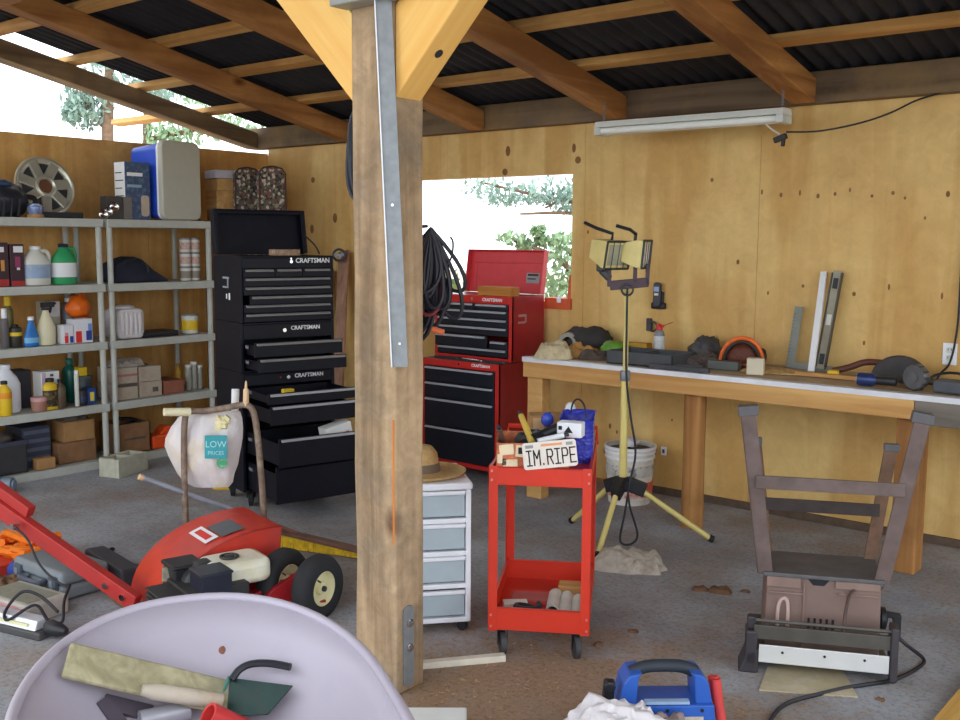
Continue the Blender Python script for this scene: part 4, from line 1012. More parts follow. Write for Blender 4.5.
# in this frame y runs to +X of the room and x runs towards the viewer (-Y)
casing(rc, W_, D_, .09, .81, dark_red, lip=.05)
w = MB().lohi((-.02, 0, .09), (.003, .028, .81)).lohi((-.02, W_ - .028, .09), (.003, W_, .81)).lohi((-.02, .028, .765), (.003, W_ - .028, .81)).lohi((-.02, .028, .09), (.003, W_ - .028, .12))
w.out('face_frame', red_paint, rc, bev=.002)
for x in (-.06, -D_ + .06):
    for y in (.07, W_ - .07):
        MB().lathe([(.03, -.015), (.045, -.011), (.045, .011), (.03, .015)], (x, y, .045), (0, 1, 0), 16).lohi((x - .025, y - .025, .084), (x + .025, y + .025, .09)).bar((x, y + .02, .045), (x, y + .02, .086), .03, .004, up=(0, 1, 0)).out('caster', rubber, rc, smooth=True)
bd = mat('black_drawer_enamel', srgb(24, 26, 36), .4, var=.1, bump=0)
for z0, z1 in ((.655, .758), (.545, .65), (.35, .54), (.125, .345)): drawer(rc, .032, W_ - .032, z0, z1, .006, .4, bd, True)
fr_txt('CRAFTSMAN', .028, white_ink, rc, .0035, .53, .79)
MB().lohi((-D_ + .02, .02, .811), (-.01, W_ - .02, .8125)).out('top_mat', grey_dirty, rc)
MB().cyl((.003, .34, .79), (.008, .34, .79), .009, n=12).out('lock', chrome, rc)
top = thing('tool_chest', 'red top tool chest with raised lid standing on the red rolling cabinet', 'tool chest', (RX - W_, 5.325, .8135), RR)
TD = .36
casing(top, W_, TD, 0, .435, dark_red, lip=.06)
w = MB().lohi((-.02, 0, 0), (.003, .025, .435)).lohi((-.02, W_ - .025, 0), (.003, W_, .435)).lohi((-.02, .025, .385), (.003, W_ - .025, .435)).lohi((-.02, .025, 0), (.003, W_ - .025, .02))
w.out('face_frame', red_paint, top, bev=.002)
zz = .382
for i, h in enumerate((.045, .056, .056, .06, .085, .055)):
    if i == 0:
        drawer(top, .03, .36, zz - h + .004, zz, .006, .3, bd, True); drawer(top, .37, W_ - .03, zz - h + .004, zz, .006, .3, bd, True)
    elif i == 4:
        drawer(top, .03, .49, zz - h + .004, zz, .03, .3, bd, True); drawer(top, .50, W_ - .03, zz - h + .004, zz - .03, .006, .3, bd, True)
    else: drawer(top, .03, W_ - .03, zz - h + .004, zz, .006, .3, bd, True)
    zz -= h
fr_txt('CRAFTSMAN', .03, white_ink, top, .0035, .515, .408)
MB().cyl((.003, .34, .41), (.008, .34, .41), .009, n=12).out('lock', chrome, top)
LH = .30
lw = MB().lohi((0, 0, 0), (.008, W_, LH)).lohi((.008, 0, 0), (.05, .008, LH)).lohi((.008, W_ - .008, 0), (.05, W_, LH)).lohi((.008, .008, LH - .008), (.05, W_ - .008, LH)).lohi((.008, .05, LH * .70), (.012, W_ - .05, LH * .72)).lohi((.008, .06, .0), (.012, .07, LH * .7))
lid = lw.out('lid', mat('lid_red', srgb(206, 56, 62), .4, var=.05, bump=.01), top, (-TD - .002, 0, .437), (0, R(-8), 0), bev=.003)
MB().lohi((.0085, W_ - .16, .075), (.0105, W_ - .05, .145)).out('info_label', mat('grey_label', srgb(150, 148, 150), .5), lid); MB().lohi((.0108, W_ - .15, .125), (.0115, W_ - .06, .138)).lohi((.0108, W_ - .15, .10), (.0115, W_ - .08, .108)).out('print_line', ink, lid)
MB().lohi((-.16, W_ - .0005, .30), (-.07, W_ + .001, .315)).lohi((-.16, W_ - .0005, .26), (-.145, W_ + .001, .30)).lohi((-.15, W_ - .0005, .255), (-.07, W_ + .001, .268)).out('side_emblem', mat('worn_emblem', srgb(170, 130, 130), .5), top)
wb = thing('wood_block', 'short block of two by four lumber resting on the open red chest edge', 'wood block', (RX - .15, 5.375, 1.2495))
MB().lohi((-.15, -.045, 0), (.14, .045, .062)).out('lumber', wood('orange_lumber', srgb(206, 142, 66), srgb(170, 108, 46), 'x', 1.5, .6, knots=5., knot_r=.08), wb, bev=.004)
bolt_ = tag(MB().cyl((0, 0, 0), (0, 0, .03), .02, n=12).cyl((0, 0, .03), (0, 0, .045), .012, n=10).out('metal_clip', white_pl, None, (-4.04, 5.73, WZ0 + .001)), 'small white clip standing on the window sill edge beside the red chest', 'clip')
# tools lying on the top of the red cabinet in front of the upper chest
for i, (x, y, l, a, m, lb) in enumerate(((-4.66, 5.255, .18, .1, dark_metal, 'dark wrench lying on the red cabinet ledge nearest the post'), (-4.42, 5.25, .16, -.08, chrome, 'chrome wrench lying in the middle of the red cabinet ledge'), (-4.23, 5.255, .14, .05, dark_metal, 'dark pliers lying at the right end of the red cabinet ledge'))):
    t = thing('wrench' if i < 2 else 'pliers', lb, 'hand tool', (x, y, .8135), a)
    MB().bar((-l / 2, 0, .006), (l / 2, 0, .006), .016, .01).out('handle', m, t, bev=.002)
    MB().lathe([(.012, 0), (.02, 0), (.02, .012), (.012, .012)], (l / 2 + .015, 0, 0), n=12).out('jaw', m, t)

# ------------------------------------------------------------------ work bench
BY0, BY1, BZ = 5.062, 5.735, .90
bn = thing('work_bench', 'long wooden work bench along the back wall with an aluminium edged top', 'work bench', (-2.4, (BY0 + BY1) / 2, 0))
o = Vector(bn.location)
def L(x, y, z): return (x - o.x, y - o.y, z)
MB().lohi(L(-3.84, BY0 + .04, BZ - .022), L(.5, BY1, BZ - .002)).out('top_board', mat('worn_bench_top', srgb(176, 156, 128), .7, var=.2, dirt=srgb(110, 90, 72), dirt_s=7, dirt_a=.6), bn)
MB().lohi(L(-3.845, BY0 - .004, BZ - .03), L(.5, BY0 - .0005, BZ)).lohi(L(-3.845, BY0 - .004, BZ - .003), L(.5, BY0 + .045, BZ)).out('edge_trim', alu, bn, bev=.001)
MB().lohi(L(-3.84, BY0, BZ - .125), L(-1.49, BY0 + .04, BZ - .023)).out('front_rail', bench_wood, bn, bev=.004)
MB().lohi(L(-1.488, BY0, BZ - .145), L(.5, BY0 + .04, BZ - .023)).out('grey_front_rail', grey_wood, bn, bev=.004)
MB().lohi(L(-3.84, BY0 + .04, BZ - .125), L(-3.80, BY1, BZ - .023)).lohi(L(-3.8, BY1 - .04, BZ - .125), L(.5, BY1, BZ - .023)).out('rear_rail', bench_wood, bn, bev=.003)
def leg(x0, x1, y0, y1, m, rnd_=False):
    w = MB()
    if rnd_: w.lathe([((x1 - x0) / 2, 0), ((x1 - x0) / 2 * .97, .4), ((x1 - x0) / 2 * .98, BZ - .024)], L((x0 + x1) / 2, (y0 + y1) / 2, 0), n=10)
    else: w.lohi(L(x0, y0, 0), L(x1, y1, BZ - .024))
    return w.out('leg', m, bn, bev=.006, smooth=rnd_)
leg(-3.835, -3.72, BY0 + .042, BY0 + .13, bench_wood); None
leg(-2.765, -2.635, BY0 + .042, BY0 + .17, leg_wood, True); leg(-1.58, -1.46, BY0 + .042, BY0 + .17, leg_wood)
leg(-.35, -.23, BY0 + .042, BY0 + .16, leg_wood); None
BT = BZ + .001
# things on the bench, left to right
def at_b(x, y): return at(x, y, z=BT)
p = at_b(545, 358); tag(MB().heap((0, 0, 0), .24, .20, .12, 1, rot=.6).out('work_glove', mat('tan_cloth', srgb(196, 180, 146), .95, var=.15, dirt=srgb(140, 116, 88), dirt_s=18, dirt_a=.5), None, (p.x + .03, p.y + .05, BT), smooth=True, ang=60), 'crumpled tan work gloves at the left end of the bench', 'gloves')
p = at_b(573, 357); tag(MB().heap((0, 0, 0), .24, .2, .10, 2, rot=.5).out('leather_glove', mat('tan_leather', srgb(176, 132, 74), .8, var=.2), None, (p.x + .03, p.y + .05, BT), smooth=True, ang=60), 'brown leather glove right of the tan gloves on the bench', 'gloves')
t = tag(MB().blob((0, 0, .07), (.20, .11, .095), 6, .3, 2., flat=0).out('tool_pouch', mat('charcoal_cloth', srgb(58, 54, 54), .9, var=.2), None, (-3.72, 5.60, BT), smooth=True, ang=80), 'charcoal tool pouch against the wall behind the gloves', 'pouch')
t = thing('tape_roll', 'grey roll of tape standing between the gloves and the charcoal pouch', 'tape roll', (-3.80, 5.50, BT + .06))
MB().lathe([(.035, -.025), (.062, -.025), (.062, .025), (.035, .025), (.035, -.025)], (0, 0, .002), (.3, -1, 0), 20).out('roll', mat('grey_tape', srgb(150, 144, 134), .5), t, smooth=True)
p = at_b(590, 359); tag(MB().heap((0, 0, 0), .22, .13, .07, 3, rot=.3).out('dark_rag', mat('brown_black_rag', srgb(82, 70, 62), .95, var=.3), None, (p.x + .02, p.y + .03, BT), smooth=True, ang=60), 'dark rag in front of the leather glove on the bench', 'rag')
p = at_b(612, 358); t = tag(MB().blob((0, 0, .045), (.10, .085, .06), 8, .25, 2., flat=0).out('green_bag', mat('bright_green_bag', srgb(96, 150, 44), .5, var=.2, dirt=srgb(60, 90, 40)), None, (p.x, p.y + .04, BT), smooth=True, ang=70), 'bright green plastic bag on the bench left of the yellow pole', 'bag')
tag(MB().lohi((-.12, -.04, 0), (.12, .04, .085)).out('yellow_carton', mat('ochre_carton', srgb(196, 150, 54), .7, var=.15), None, (-3.36, 5.56, BT), (0, 0, .1), bev=.004), 'ochre yellow carton behind the green bag on the bench', 'box')
t = thing('parts_tray', 'dark grey plastic parts tray on the bench right of the yellow pole', 'tray', (-3.06, 5.27, BT))
w = MB().lohi((-.22, -.13, 0), (.22, .13, .008)).lohi((-.22, -.13, 0), (.22, -.122, .075)).lohi((-.22, .122, 0), (.22, .13, .075)).lohi((-.22, -.13, 0), (-.212, .13, .075)).lohi((.212, -.13, 0), (.22, .13, .075)).lohi((-.02, -.13, 0), (-.012, .13, .07))
w.out('tray', mat('dark_grey_tray', srgb(70, 72, 76), .6), t, bev=.003)
p = at_b(662, 358)
t = thing('spray_can', 'white and grey spray can with red nozzle cap on the bench under the phone', 'spray can', (p.x, p.y - .04, BT))
MB().lathe([(.031, 0), (.033, .004), (.033, .15), (.022, .175), (.018, .178)], n=20).out('can', steel, t, smooth=True)
MB().lathe([(.0335, .03), (.0338, .031), (.0338, .14), (.0335, .141)], n=20).out('label', mat('white_grey_label', srgb(206, 208, 208), .5, dirt=srgb(150, 150, 150), dirt_s=60), t, smooth=True)
MB().lathe([(.02, .177), (.021, .20), (.012, .215), (0, .216)], n=14).bar((0, 0, .203), (.035, -.02, .203), .016, .018).out('nozzle_cap', mat('red_cap', srgb(206, 46, 42), .4), t, smooth=True)
MB().cyl((.03, -.016, .205), (.13, -.07, .235), .0022, n=6).out('straw', mat('red_straw', srgb(160, 70, 60), .4), t)
t = tag(MB().heap((0, 0, 0), .26, .2, .10, 5, rot=.3).out('tool_pile', mat('dark_scrap', srgb(88, 78, 74), .8, var=.4, vs=40), None, (-2.80, 5.43, BT), smooth=True, ang=60), 'heap of dark greasy rags behind the low dark bar on the bench', 'rag heap')
tag(MB().bar((-.22, 0, .014), (.14, 0, .014), .03, .026).bar((-.06, 0, .028), (.1, .01, .032), .02, .012).out('pry_bar', dark_metal, None, (-2.73, 5.10, BT), (0, 0, .06), bev=.003), 'flat dark bar overhanging the bright bench edge', 'bar')
t = tag(MB().blob((0, 0, .05), (.10, .09, .10), 15, .35, 3., flat=0).out('power_tool', mat('dark_grey_plastic', srgb(74, 72, 74), .5, var=.2), None, (-2.87, 5.60, BT), smooth=True, ang=50), 'dark grey lump of a tool left of the orange helmet', 'tool')
hl = thing('safety_helmet', 'orange forestry helmet with dark mesh visor and ear cups on the bench', 'helmet', (-2.585, 5.50, BT), R(24))
hl.scale = (.82, .82, .9)
oh = mat('helmet_orange', srgb(226, 100, 30), .4, var=.1, dirt=srgb(120, 60, 30), dirt_s=12, dirt_a=.4)
prof = [(.125, .02), (.13, .06), (.122, .11), (.098, .16), (.055, .19), (0, .198)]
MB().lathe(prof + [(0, .19), (.05, .182), (.09, .153), (.114, .108), (.121, .06), (.117, .022)][0:0], (0, 0, 0), n=28, sy=.9).out('shell', oh, hl, smooth=True, ang=60)
vz = [( .142, .035), (.146, .07), (.138, .12), (.118, .155)]
vs = []; fs = []
for i, (r_, z_) in enumerate(vz):
    for j in range(15):
        a = R(-160 + 140 * j / 14); vs.append((r_ * math.cos(a), r_ * math.sin(a) * 1., z_))
for i in range(3):
    for j in range(14): fs.append((i * 15 + j, i * 15 + j + 1, (i + 1) * 15 + j + 1, (i + 1) * 15 + j))
vis = MB().add(vs, fs).out('visor', mat('dark_mesh', srgb(94, 46, 30), .6, var=.3, vs=80), hl, smooth=True)
sd_ = vis.modifiers.new('thick', 'SOLIDIFY'); sd_.thickness = .004
MB().tube([(.145 * math.cos(R(180 * j / 20)), -.10 - .03 * math.sin(R(180 * j / 20)), .03 + .165 * math.sin(R(180 * j / 20))) for j in range(21)], .014, 8).out('visor_rim', oh, hl, smooth=True)
MB().tube([(.122 * math.cos(R(180 * j / 20)), -.11 - .03 * math.sin(R(180 * j / 20)), .03 + .142 * math.sin(R(180 * j / 20))) for j in range(21)], .012, 8).out('visor_seal', mat('dark_ear_cup', srgb(46, 40, 38), .5), hl, smooth=True)
for s in (-1, 1): MB().blob((s * .14, -.01, .07), (.028, .045, .055), 3, .05).out('ear_cup', mat('dark_ear_cup', srgb(46, 40, 38), .5), hl, smooth=True, ang=80)
p = at_b(753, 375)
tag(MB().lohi((-.045, -.03, 0), (.045, .03, .09)).out('wood_block', mat('pale_block', srgb(206, 196, 172), .8, var=.06), None, (p.x, p.y + .03, BT), (0, 0, .3), bev=.004), 'small pale wood block in front of the orange helmet', 'block')
tag(MB().lohi((-.09, -.03, 0), (.09, .03, .05)).out('dark_case', mat('grey_green_case', srgb(92, 96, 92), .6), None, (-2.60, 5.31, BT), (0, 0, .1), bev=.004), 'small grey green case in front of the helmet, left of the pale block', 'case')
tag(MB().heap((0, 0, 0), .32, .14, .03, 12, rot=.1).out('wood_shavings', mat('sawdust', srgb(176, 142, 92), .95, var=.3, vs=60), None, (-2.35, 5.36, BT), smooth=True, ang=30), 'low heap of wood shavings right of the pale block', 'shavings', kind='stuff')
# framing square, straight edge and level leaning on the wall
sq = thing('framing_square', 'grey framing square standing on the bench against the wall', 'square', (-2.355, 5.64, BT))
MB().lohi((-.025, -.002, 0), (.025, .002, .355)).out('blade', mat('grey_steel_square', srgb(126, 128, 120), .5, metal=.4), sq)
MB().lohi((.025, -.002, 0), (.25, .002, .04)).out('tongue', mat('grey_steel_square', srgb(126, 128, 120), .5, metal=.4), sq)
for k in range(14): MB().lohi((-.025, -.003, .05 + .02 * k), (-.012, -.0021, .052 + .02 * k)).out('scale_mark', ink, sq)
sq.rotation_euler = (R(-9), R(3), 0)
def leaner(name, label, cat, p0, p1, wd, th, m, grp=None):
    t = thing(name, label, cat, p0)
    q = Vector(p1) - Vector(p0)
    MB().bar((0, 0, 0), q, wd, th, up=(0, -1, .2)).out('bar', m, t, bev=.002)
    return t, q
p0 = at_b(811, 373); p1 = at(824, 272, Y=5.715)
t, q = leaner('straight_edge', 'bright aluminium straight edge leaning on the wall between square and level', 'straight edge', (p0.x, p0.y, BT + .006), (p1.x, p1.y, p1.z), .034, .02, mat('bright_aluminium', srgb(240, 242, 246), .4, metal=.1, var=.02, bump=0))
p0 = at_b(829, 370); p1 = at(842, 271, Y=5.705)
t, q = leaner('spirit_level', 'grey framed spirit level leaning on the wall right of the straight edge', 'level', (p0.x - .025, p0.y - .06, BT + .01), (p1.x - .02, p1.y, p1.z), .046, .022, mat('level_grey', srgb(156, 150, 132), .5, metal=.2))
nn = Vector((0, -1, .2)).normalized(); xx = Vector((1, 0, 0))
for f_, h_ in ((.1, .05), (.5, .05), (.87, .05)):
    c = q * f_
    MB().bar(c - q.normalized() * .03 + nn * .012, c + q.normalized() * .03 + nn * .012, .028, .003, up=nn).out('vial_window', black_pl if f_ != .5 else off_white, t)
for s in (-1, 1): MB().bar(q * .02 + xx * s * .026 + nn * .005, q * .98 + xx * s * .026 + nn * .005, .006, .03, up=nn).out('edge_rail', mat('level_dark', srgb(84, 84, 76), .5, metal=.3), t)
tag(MB().lohi((-.03, -.025, 0), (.03, .025, .035)).out('yellow_tape_measure', yellow, None, (-2.02, 5.42, BT), (0, 0, .3), bev=.008), 'small yellow tape measure by the foot of the level', 'tape measure')
# circular saw, light, grinder
t = thing('circular_saw', 'dark circular saw with a round blade guard standing on the bench', 'circular saw', (-1.70, 5.50, BT), R(8))
t.scale = (.82, .82, .8)
w = MB().prism([(.17 * math.cos(R(a)), .015 + .15 * math.sin(R(a))) for a in range(0, 181, 12)], -.03, .03, frame((0, 0, 0), (1, 0, 0), (0, 0, 1)))
w.out('blade_guard', mat('saw_guard', srgb(58, 54, 54), .5, metal=.2, var=.2), t, bev=.008)
MB().lohi((-.20, -.05, 0), (.22, .11, .012)).out('base_plate', dark_metal, t)
MB().blob((-.03, .12, .09), (.09, .07, .06), 4, .1).out('motor', black_pl, t, smooth=True, ang=70)
MB().tube(spline([(-.1, .08, .1), (-.22, .06, .10), (-.32, .04, .06), (-.42, .02, .03)], 6), .022, 10).out('handle', mat('brown_handle', srgb(96, 56, 44), .5), t, smooth=True)
t = thing('flashlight', 'blue and black flashlight lying near the bright bench edge', 'flashlight', (-1.71, 5.17, BT + .034))
MB().lathe([(0, -.001), (.03, 0), (.034, .01), (.034, .07), (.022, .09)], (-.09, 0, 0), (1, .1, 0), 20).out('head', mat('navy_metal', srgb(48, 62, 110), .3, metal=.3), t, smooth=True)
MB().lathe([(0, -.0025), (.028, -.002), (.028, .001)], (-.09, 0, 0), (1, .1, 0), 20).out('lens', off_white, t, smooth=True)
MB().lathe([(.022, 0), (.022, .09), (.018, .095), (0, .096)], (-.001, .009, 0), (1, .1, 0), 16).out('barrel', black_pl, t, smooth=True)
t = thing('angle_grinder', 'grey round tool head with ribbed rim at the bench edge', 'grinder', (-1.53, 5.20, BT + .064), R(-20))
t.scale = (.85, .85, .85)
MB().lathe([(0, -.03), (.03, -.03), (.03, -.02), (.07, -.02), (.075, -.01), (.075, .02), (.06, .05), (.03, .07), (0, .072)], (0, 0, 0), (0, 1, 0), 24).out('head', mat('worn_grey', srgb(98, 98, 100), .5, metal=.3, var=.2), t, smooth=True)
for k in range(12):
    a = k * math.pi / 6; MB().cyl((.074 * math.cos(a), -.018, .0 + .072 * math.sin(a)), (.074 * math.cos(a), .016, .072 * math.sin(a)), .008, n=6).out('rib', dark_metal, t)
MB().tube([(-.03, .04, -.03), (-.12, .10, -.04), (-.2, .13, -.045)], .026, 10).out('body', mat('dark_body', srgb(56, 54, 60), .5), t, smooth=True)
t = tag(MB().lohi((-.17, -.06, 0), (.17, .06, .06)).out('tool_case', mat('slate_case', srgb(78, 82, 88), .6, var=.15), None, (-1.27, 5.22, BT), (0, 0, -.05), bev=.01), 'slate grey tool case at the right picture edge of the bench', 'case')
pts = [(-1.44 + .10 * math.cos(a) * 1.1, 5.46 + .07 * math.sin(a), BT + .01 + .05 * max(0, math.sin(a))) for a in [k * .35 for k in range(30)]]
tag(MB().tube(pts, .007, 6).out('cable_loop', cable_m, None, None, smooth=True), 'black cable loop lying on the bench under the outlet', 'cable')
tag(MB().bar((-.2, 0, .012), (.2, .03, .012), .03, .022).out('wood_stick', raw_wood, None, (-2.0, 5.33, BT), (0, 0, -.1), bev=.003), 'flat wooden stick lying along the bench below the level', 'stick')

# ------------------------------------------------------------------ things on the back wall
YW = YB - .001
p = at(660, 296, Y=YW)
t = thing('cordless_phone', 'black cordless phone in its wall cradle above the bench', 'phone', (p.x, YW, p.z), 0)
MB().lohi((-.05, -.03, -.082), (.05, 0, -.04)).lohi((-.035, -.02, -.05), (.035, 0, .03)).out('cradle', black_pl, t, bev=.01)
MB().prism(rrect(.05, .155, .02), .0, .025, frame((0, -.022, .01), (1, 0, 0), (0, 0, 1))).out('handset', mat('dark_handset', srgb(52, 56, 70), .3), t, bev=.006)
MB().lohi((-.018, -.05, .03), (.018, -.0465, .06)).out('screen', mat('phone_screen', srgb(150, 176, 214), .2), t); MB().lohi((-.014, -.05, .005), (.014, -.0465, .02)).out('keypad', off_white, t)
p = at(651, 326, Y=YW)
t = thing('wall_hook', 'small dark wall mounted bracket under the phone', 'bracket', (p.x, YW, p.z))
MB().lohi((-.03, -.012, -.03), (.01, 0, .05)).lohi((-.01, -.04, -.03), (.02, -.012, .02)).out('bracket', dark_metal, t, bev=.004)
MB().tube(arcpts((.03, -.03, 0), .03, -2, 2.4, 12, (1, 0, 0), (0, 0, 1)), .006, 6).out('hook', dark_metal, t, smooth=True)
p = at(950, 354, Y=YW)
t = thing('wall_outlet', 'white double outlet plate on the plywood above the right end of the bench', 'outlet', (p.x, YW, p.z))
MB().lohi((-.036, -.006, -.058), (.036, 0, .058)).out('plate', white_pl, t, bev=.002)
for s in (-1, 1):
    so = MB().prism(rrect(.034, .03, .008), 0, .003, frame((0, -.006, s * .021), (1, 0, 0), (0, 0, 1))).out('socket', off_white, t)
    MB().lohi((-.009, -.0098, s * .021 - .002), (-.006, -.0088, s * .021 + .009)).lohi((.006, -.0098, s * .021 - .002), (.009, -.0088, s * .021 + .009)).out('slot', ink, so)
p = at(664, 451, Y=YW)
t = thing('wall_outlet', 'small white outlet low on the wall under the bench', 'outlet', (p.x, YW, p.z))
MB().lohi((-.02, -.006, -.028), (.02, 0, .028)).out('plate', white_pl, t, bev=.002); MB().lohi((-.008, -.008, -.012), (.008, -.0055, .012)).out('socket', grey_dirty, t)
pp = [at(960, 290, Y=YW - .012), at(957, 330, Y=YW - .012), at(950, 362, Y=YW - .012), at(940, 374, Y=YW - .03), at(935, 384, Y=YW - .06)]
tag(MB().tube(spline([(-1.495, YW - .012, 1.9)] + pp, 6), .006, 6).out('power_cable', cable_m, smooth=True), 'thin black cable hanging down the wall past the outlet', 'cable')
# strip light
lt = thing('strip_light', 'long white twin tube strip light hanging below the rafters', 'strip light', (-2.925, 5.40, 2.302), R(1.0))
MB().prism([(-.065, 0), (.065, 0), (.05, .035), (-.05, .035)], -.595, .595, frame((0, 0, 0), (0, 1, 0), (0, 0, 1))).out('housing', mat('white_enamel', srgb(226, 230, 226), .35, var=.03), lt, bev=.003)
for s in (-1, 1):
    MB().cyl((-.57, s * .035, -.022), (.57, s * .035, -.022), .019, n=14).out('tube', mat('lamp_glass', srgb(240, 244, 240), .2, var=.01, bump=0), lt, smooth=True)
for s in (-1, 1):
    MB().lohi((s * .575 - .02, -.065, -.045), (s * .575 + .02, .065, .0)).out('end_cap', mat('white_enamel_cap', srgb(206, 210, 206), .4), lt, bev=.004)
    zt = zb(5.40) + .0
    w = MB(); n_ = 12
    z1 = zb(5.4) - 2.30
    for k in range(n_):
        a = .035 + (z1 + .02 - .035) * k / n_
        w.tube(arcpts((s * .565, 0, a + (z1) / n_ / 2), (z1 + .02) / n_ * .55, 0, 6.28, 10, (0, 0, 1), (1, 0, 0) if k % 2 else (0, 1, 0)), .0016, 4)
    w.out('chain', steel, lt)
p = at(783, 138, Y=5.40)
w = MB().tube(spline([at(762, 128, Y=5.4), at(771, 131, Y=5.4), at(777, 133, Y=5.40)], 5), .004, 6)
t = thing('pull_switch', 'dark plug and socket hanging from the strip light cord', 'plug', p)
MB().tube(spline([Vector(at(764, 122, Y=5.4)) - p, Vector(at(770, 128, Y=5.4)) - p, Vector((-.02, 0, .02))], 5), .005, 6).out('lead', off_white, t, smooth=True)
MB().bar((-.05, 0, -.012), (.02, 0, .012), .028, .03).bar((.0, 0, -.045), (.004, 0, .0), .022, .018).out('plug_body', black_pl, t, bev=.004)
pts = [at(786, 132, Y=5.42), at(820, 131, Y=5.5), at(860, 123, Y=5.6), at(890, 113, Y=5.65), at(915, 101, Y=5.664), at(940, 93, Y=5.67), at(985, 78, Y=5.67)]
tag(MB().tube(spline(pts, 6), .005, 6).out('power_cable', cable_m, smooth=True), 'black cord sagging from the strip light to the right along the beam', 'cable')

# ------------------------------------------------------------------ work light on a tripod
TC = Vector((-2.852, 4.66, 0))
wl = thing('work_light', 'yellow tripod work light with two halogen heads in front of the bench', 'work light', TC)
ty = mat('pale_yellow_pole', srgb(222, 204, 126), .4, var=.06)
feet = [at(597, 560, z=0), at(713, 543, z=0), at(571, 524, z=0)]
MB().cyl((0, 0, .28), (0, 0, .90), .022, n=14).out('lower_pole', ty, wl, smooth=True)
MB().cyl((0, 0, .88), (0, 0, 1.385), .014, n=12).out('upper_pole', ty, wl, smooth=True)
MB().lathe([(.024, .88), (.028, .885), (.028, .93), (.024, .935)], n=14).out('clamp_collar', steel, wl, smooth=True)
w = MB().lathe([(.03, .28), (.05, .29), (.05, .34), (.03, .36)], n=14)
for f in feet:
    d = (f - TC); d.z = 0; d.normalize()
    w.bar(d * .02 + Vector((0, 0, .325)), d * .12 + Vector((0, 0, .285)), .05, .075)
w.out('hub', black_pl, wl, bev=.006)
for f in feet:
    d = f - TC; e = d.copy(); e.normalize()
    lg = MB().cyl(e * .10 + Vector((0, 0, .285)), d * .97 + Vector((0, 0, .024)), .015, n=12).out('leg', ty, wl, smooth=True)
    MB().cyl(d * .955 + Vector((0, 0, .031)), d * 1.0 + Vector((0, 0, .019)), .019, n=12).out('rubber_foot', rubber, lg, smooth=True)
# cross bar and two heads
xr = Vector((.80, .60, 0)); xf = Vector((.60, -.80, 0))
w = MB().bar(xr * -.09 + Vector((0, 0, 1.385)), xr * .11 + Vector((0, 0, 1.405)), .03, .05).bar(xr * -.095 + Vector((0, 0, 1.38)), xr * -.095 + Vector((0, 0, 1.50)), .02, .03, up=xf).bar(xr * .105 + Vector((0, 0, 1.39)), xr * .105 + Vector((0, 0, 1.50)), .02, .03, up=xf).bar(xr * .04 + Vector((0, 0, 1.40)), xr * .04 + Vector((0, 0, 1.50)), .02, .03, up=xf)
w.out('cross_bar', mat('dark_purple_steel', srgb(78, 62, 70), .5, metal=.3), wl, bev=.003)
MB().tube(arcpts(Vector((0, 0, 1.365)) + xf * .02, .03, 0, 6.28, 18, xr, (0, 0, 1)), .006, 6, True).out('ring', dark_metal, wl, smooth=True)
MB().box(xr * -.14 + Vector((0, 0, 1.48)) + xf * .01, (.045, .035, .045)).bar(xr * -.14 + Vector((0, 0, 1.47)), xr * -.09 + Vector((0, 0, 1.42)), .03, .04).out('knob', dark_metal, wl, bev=.01)
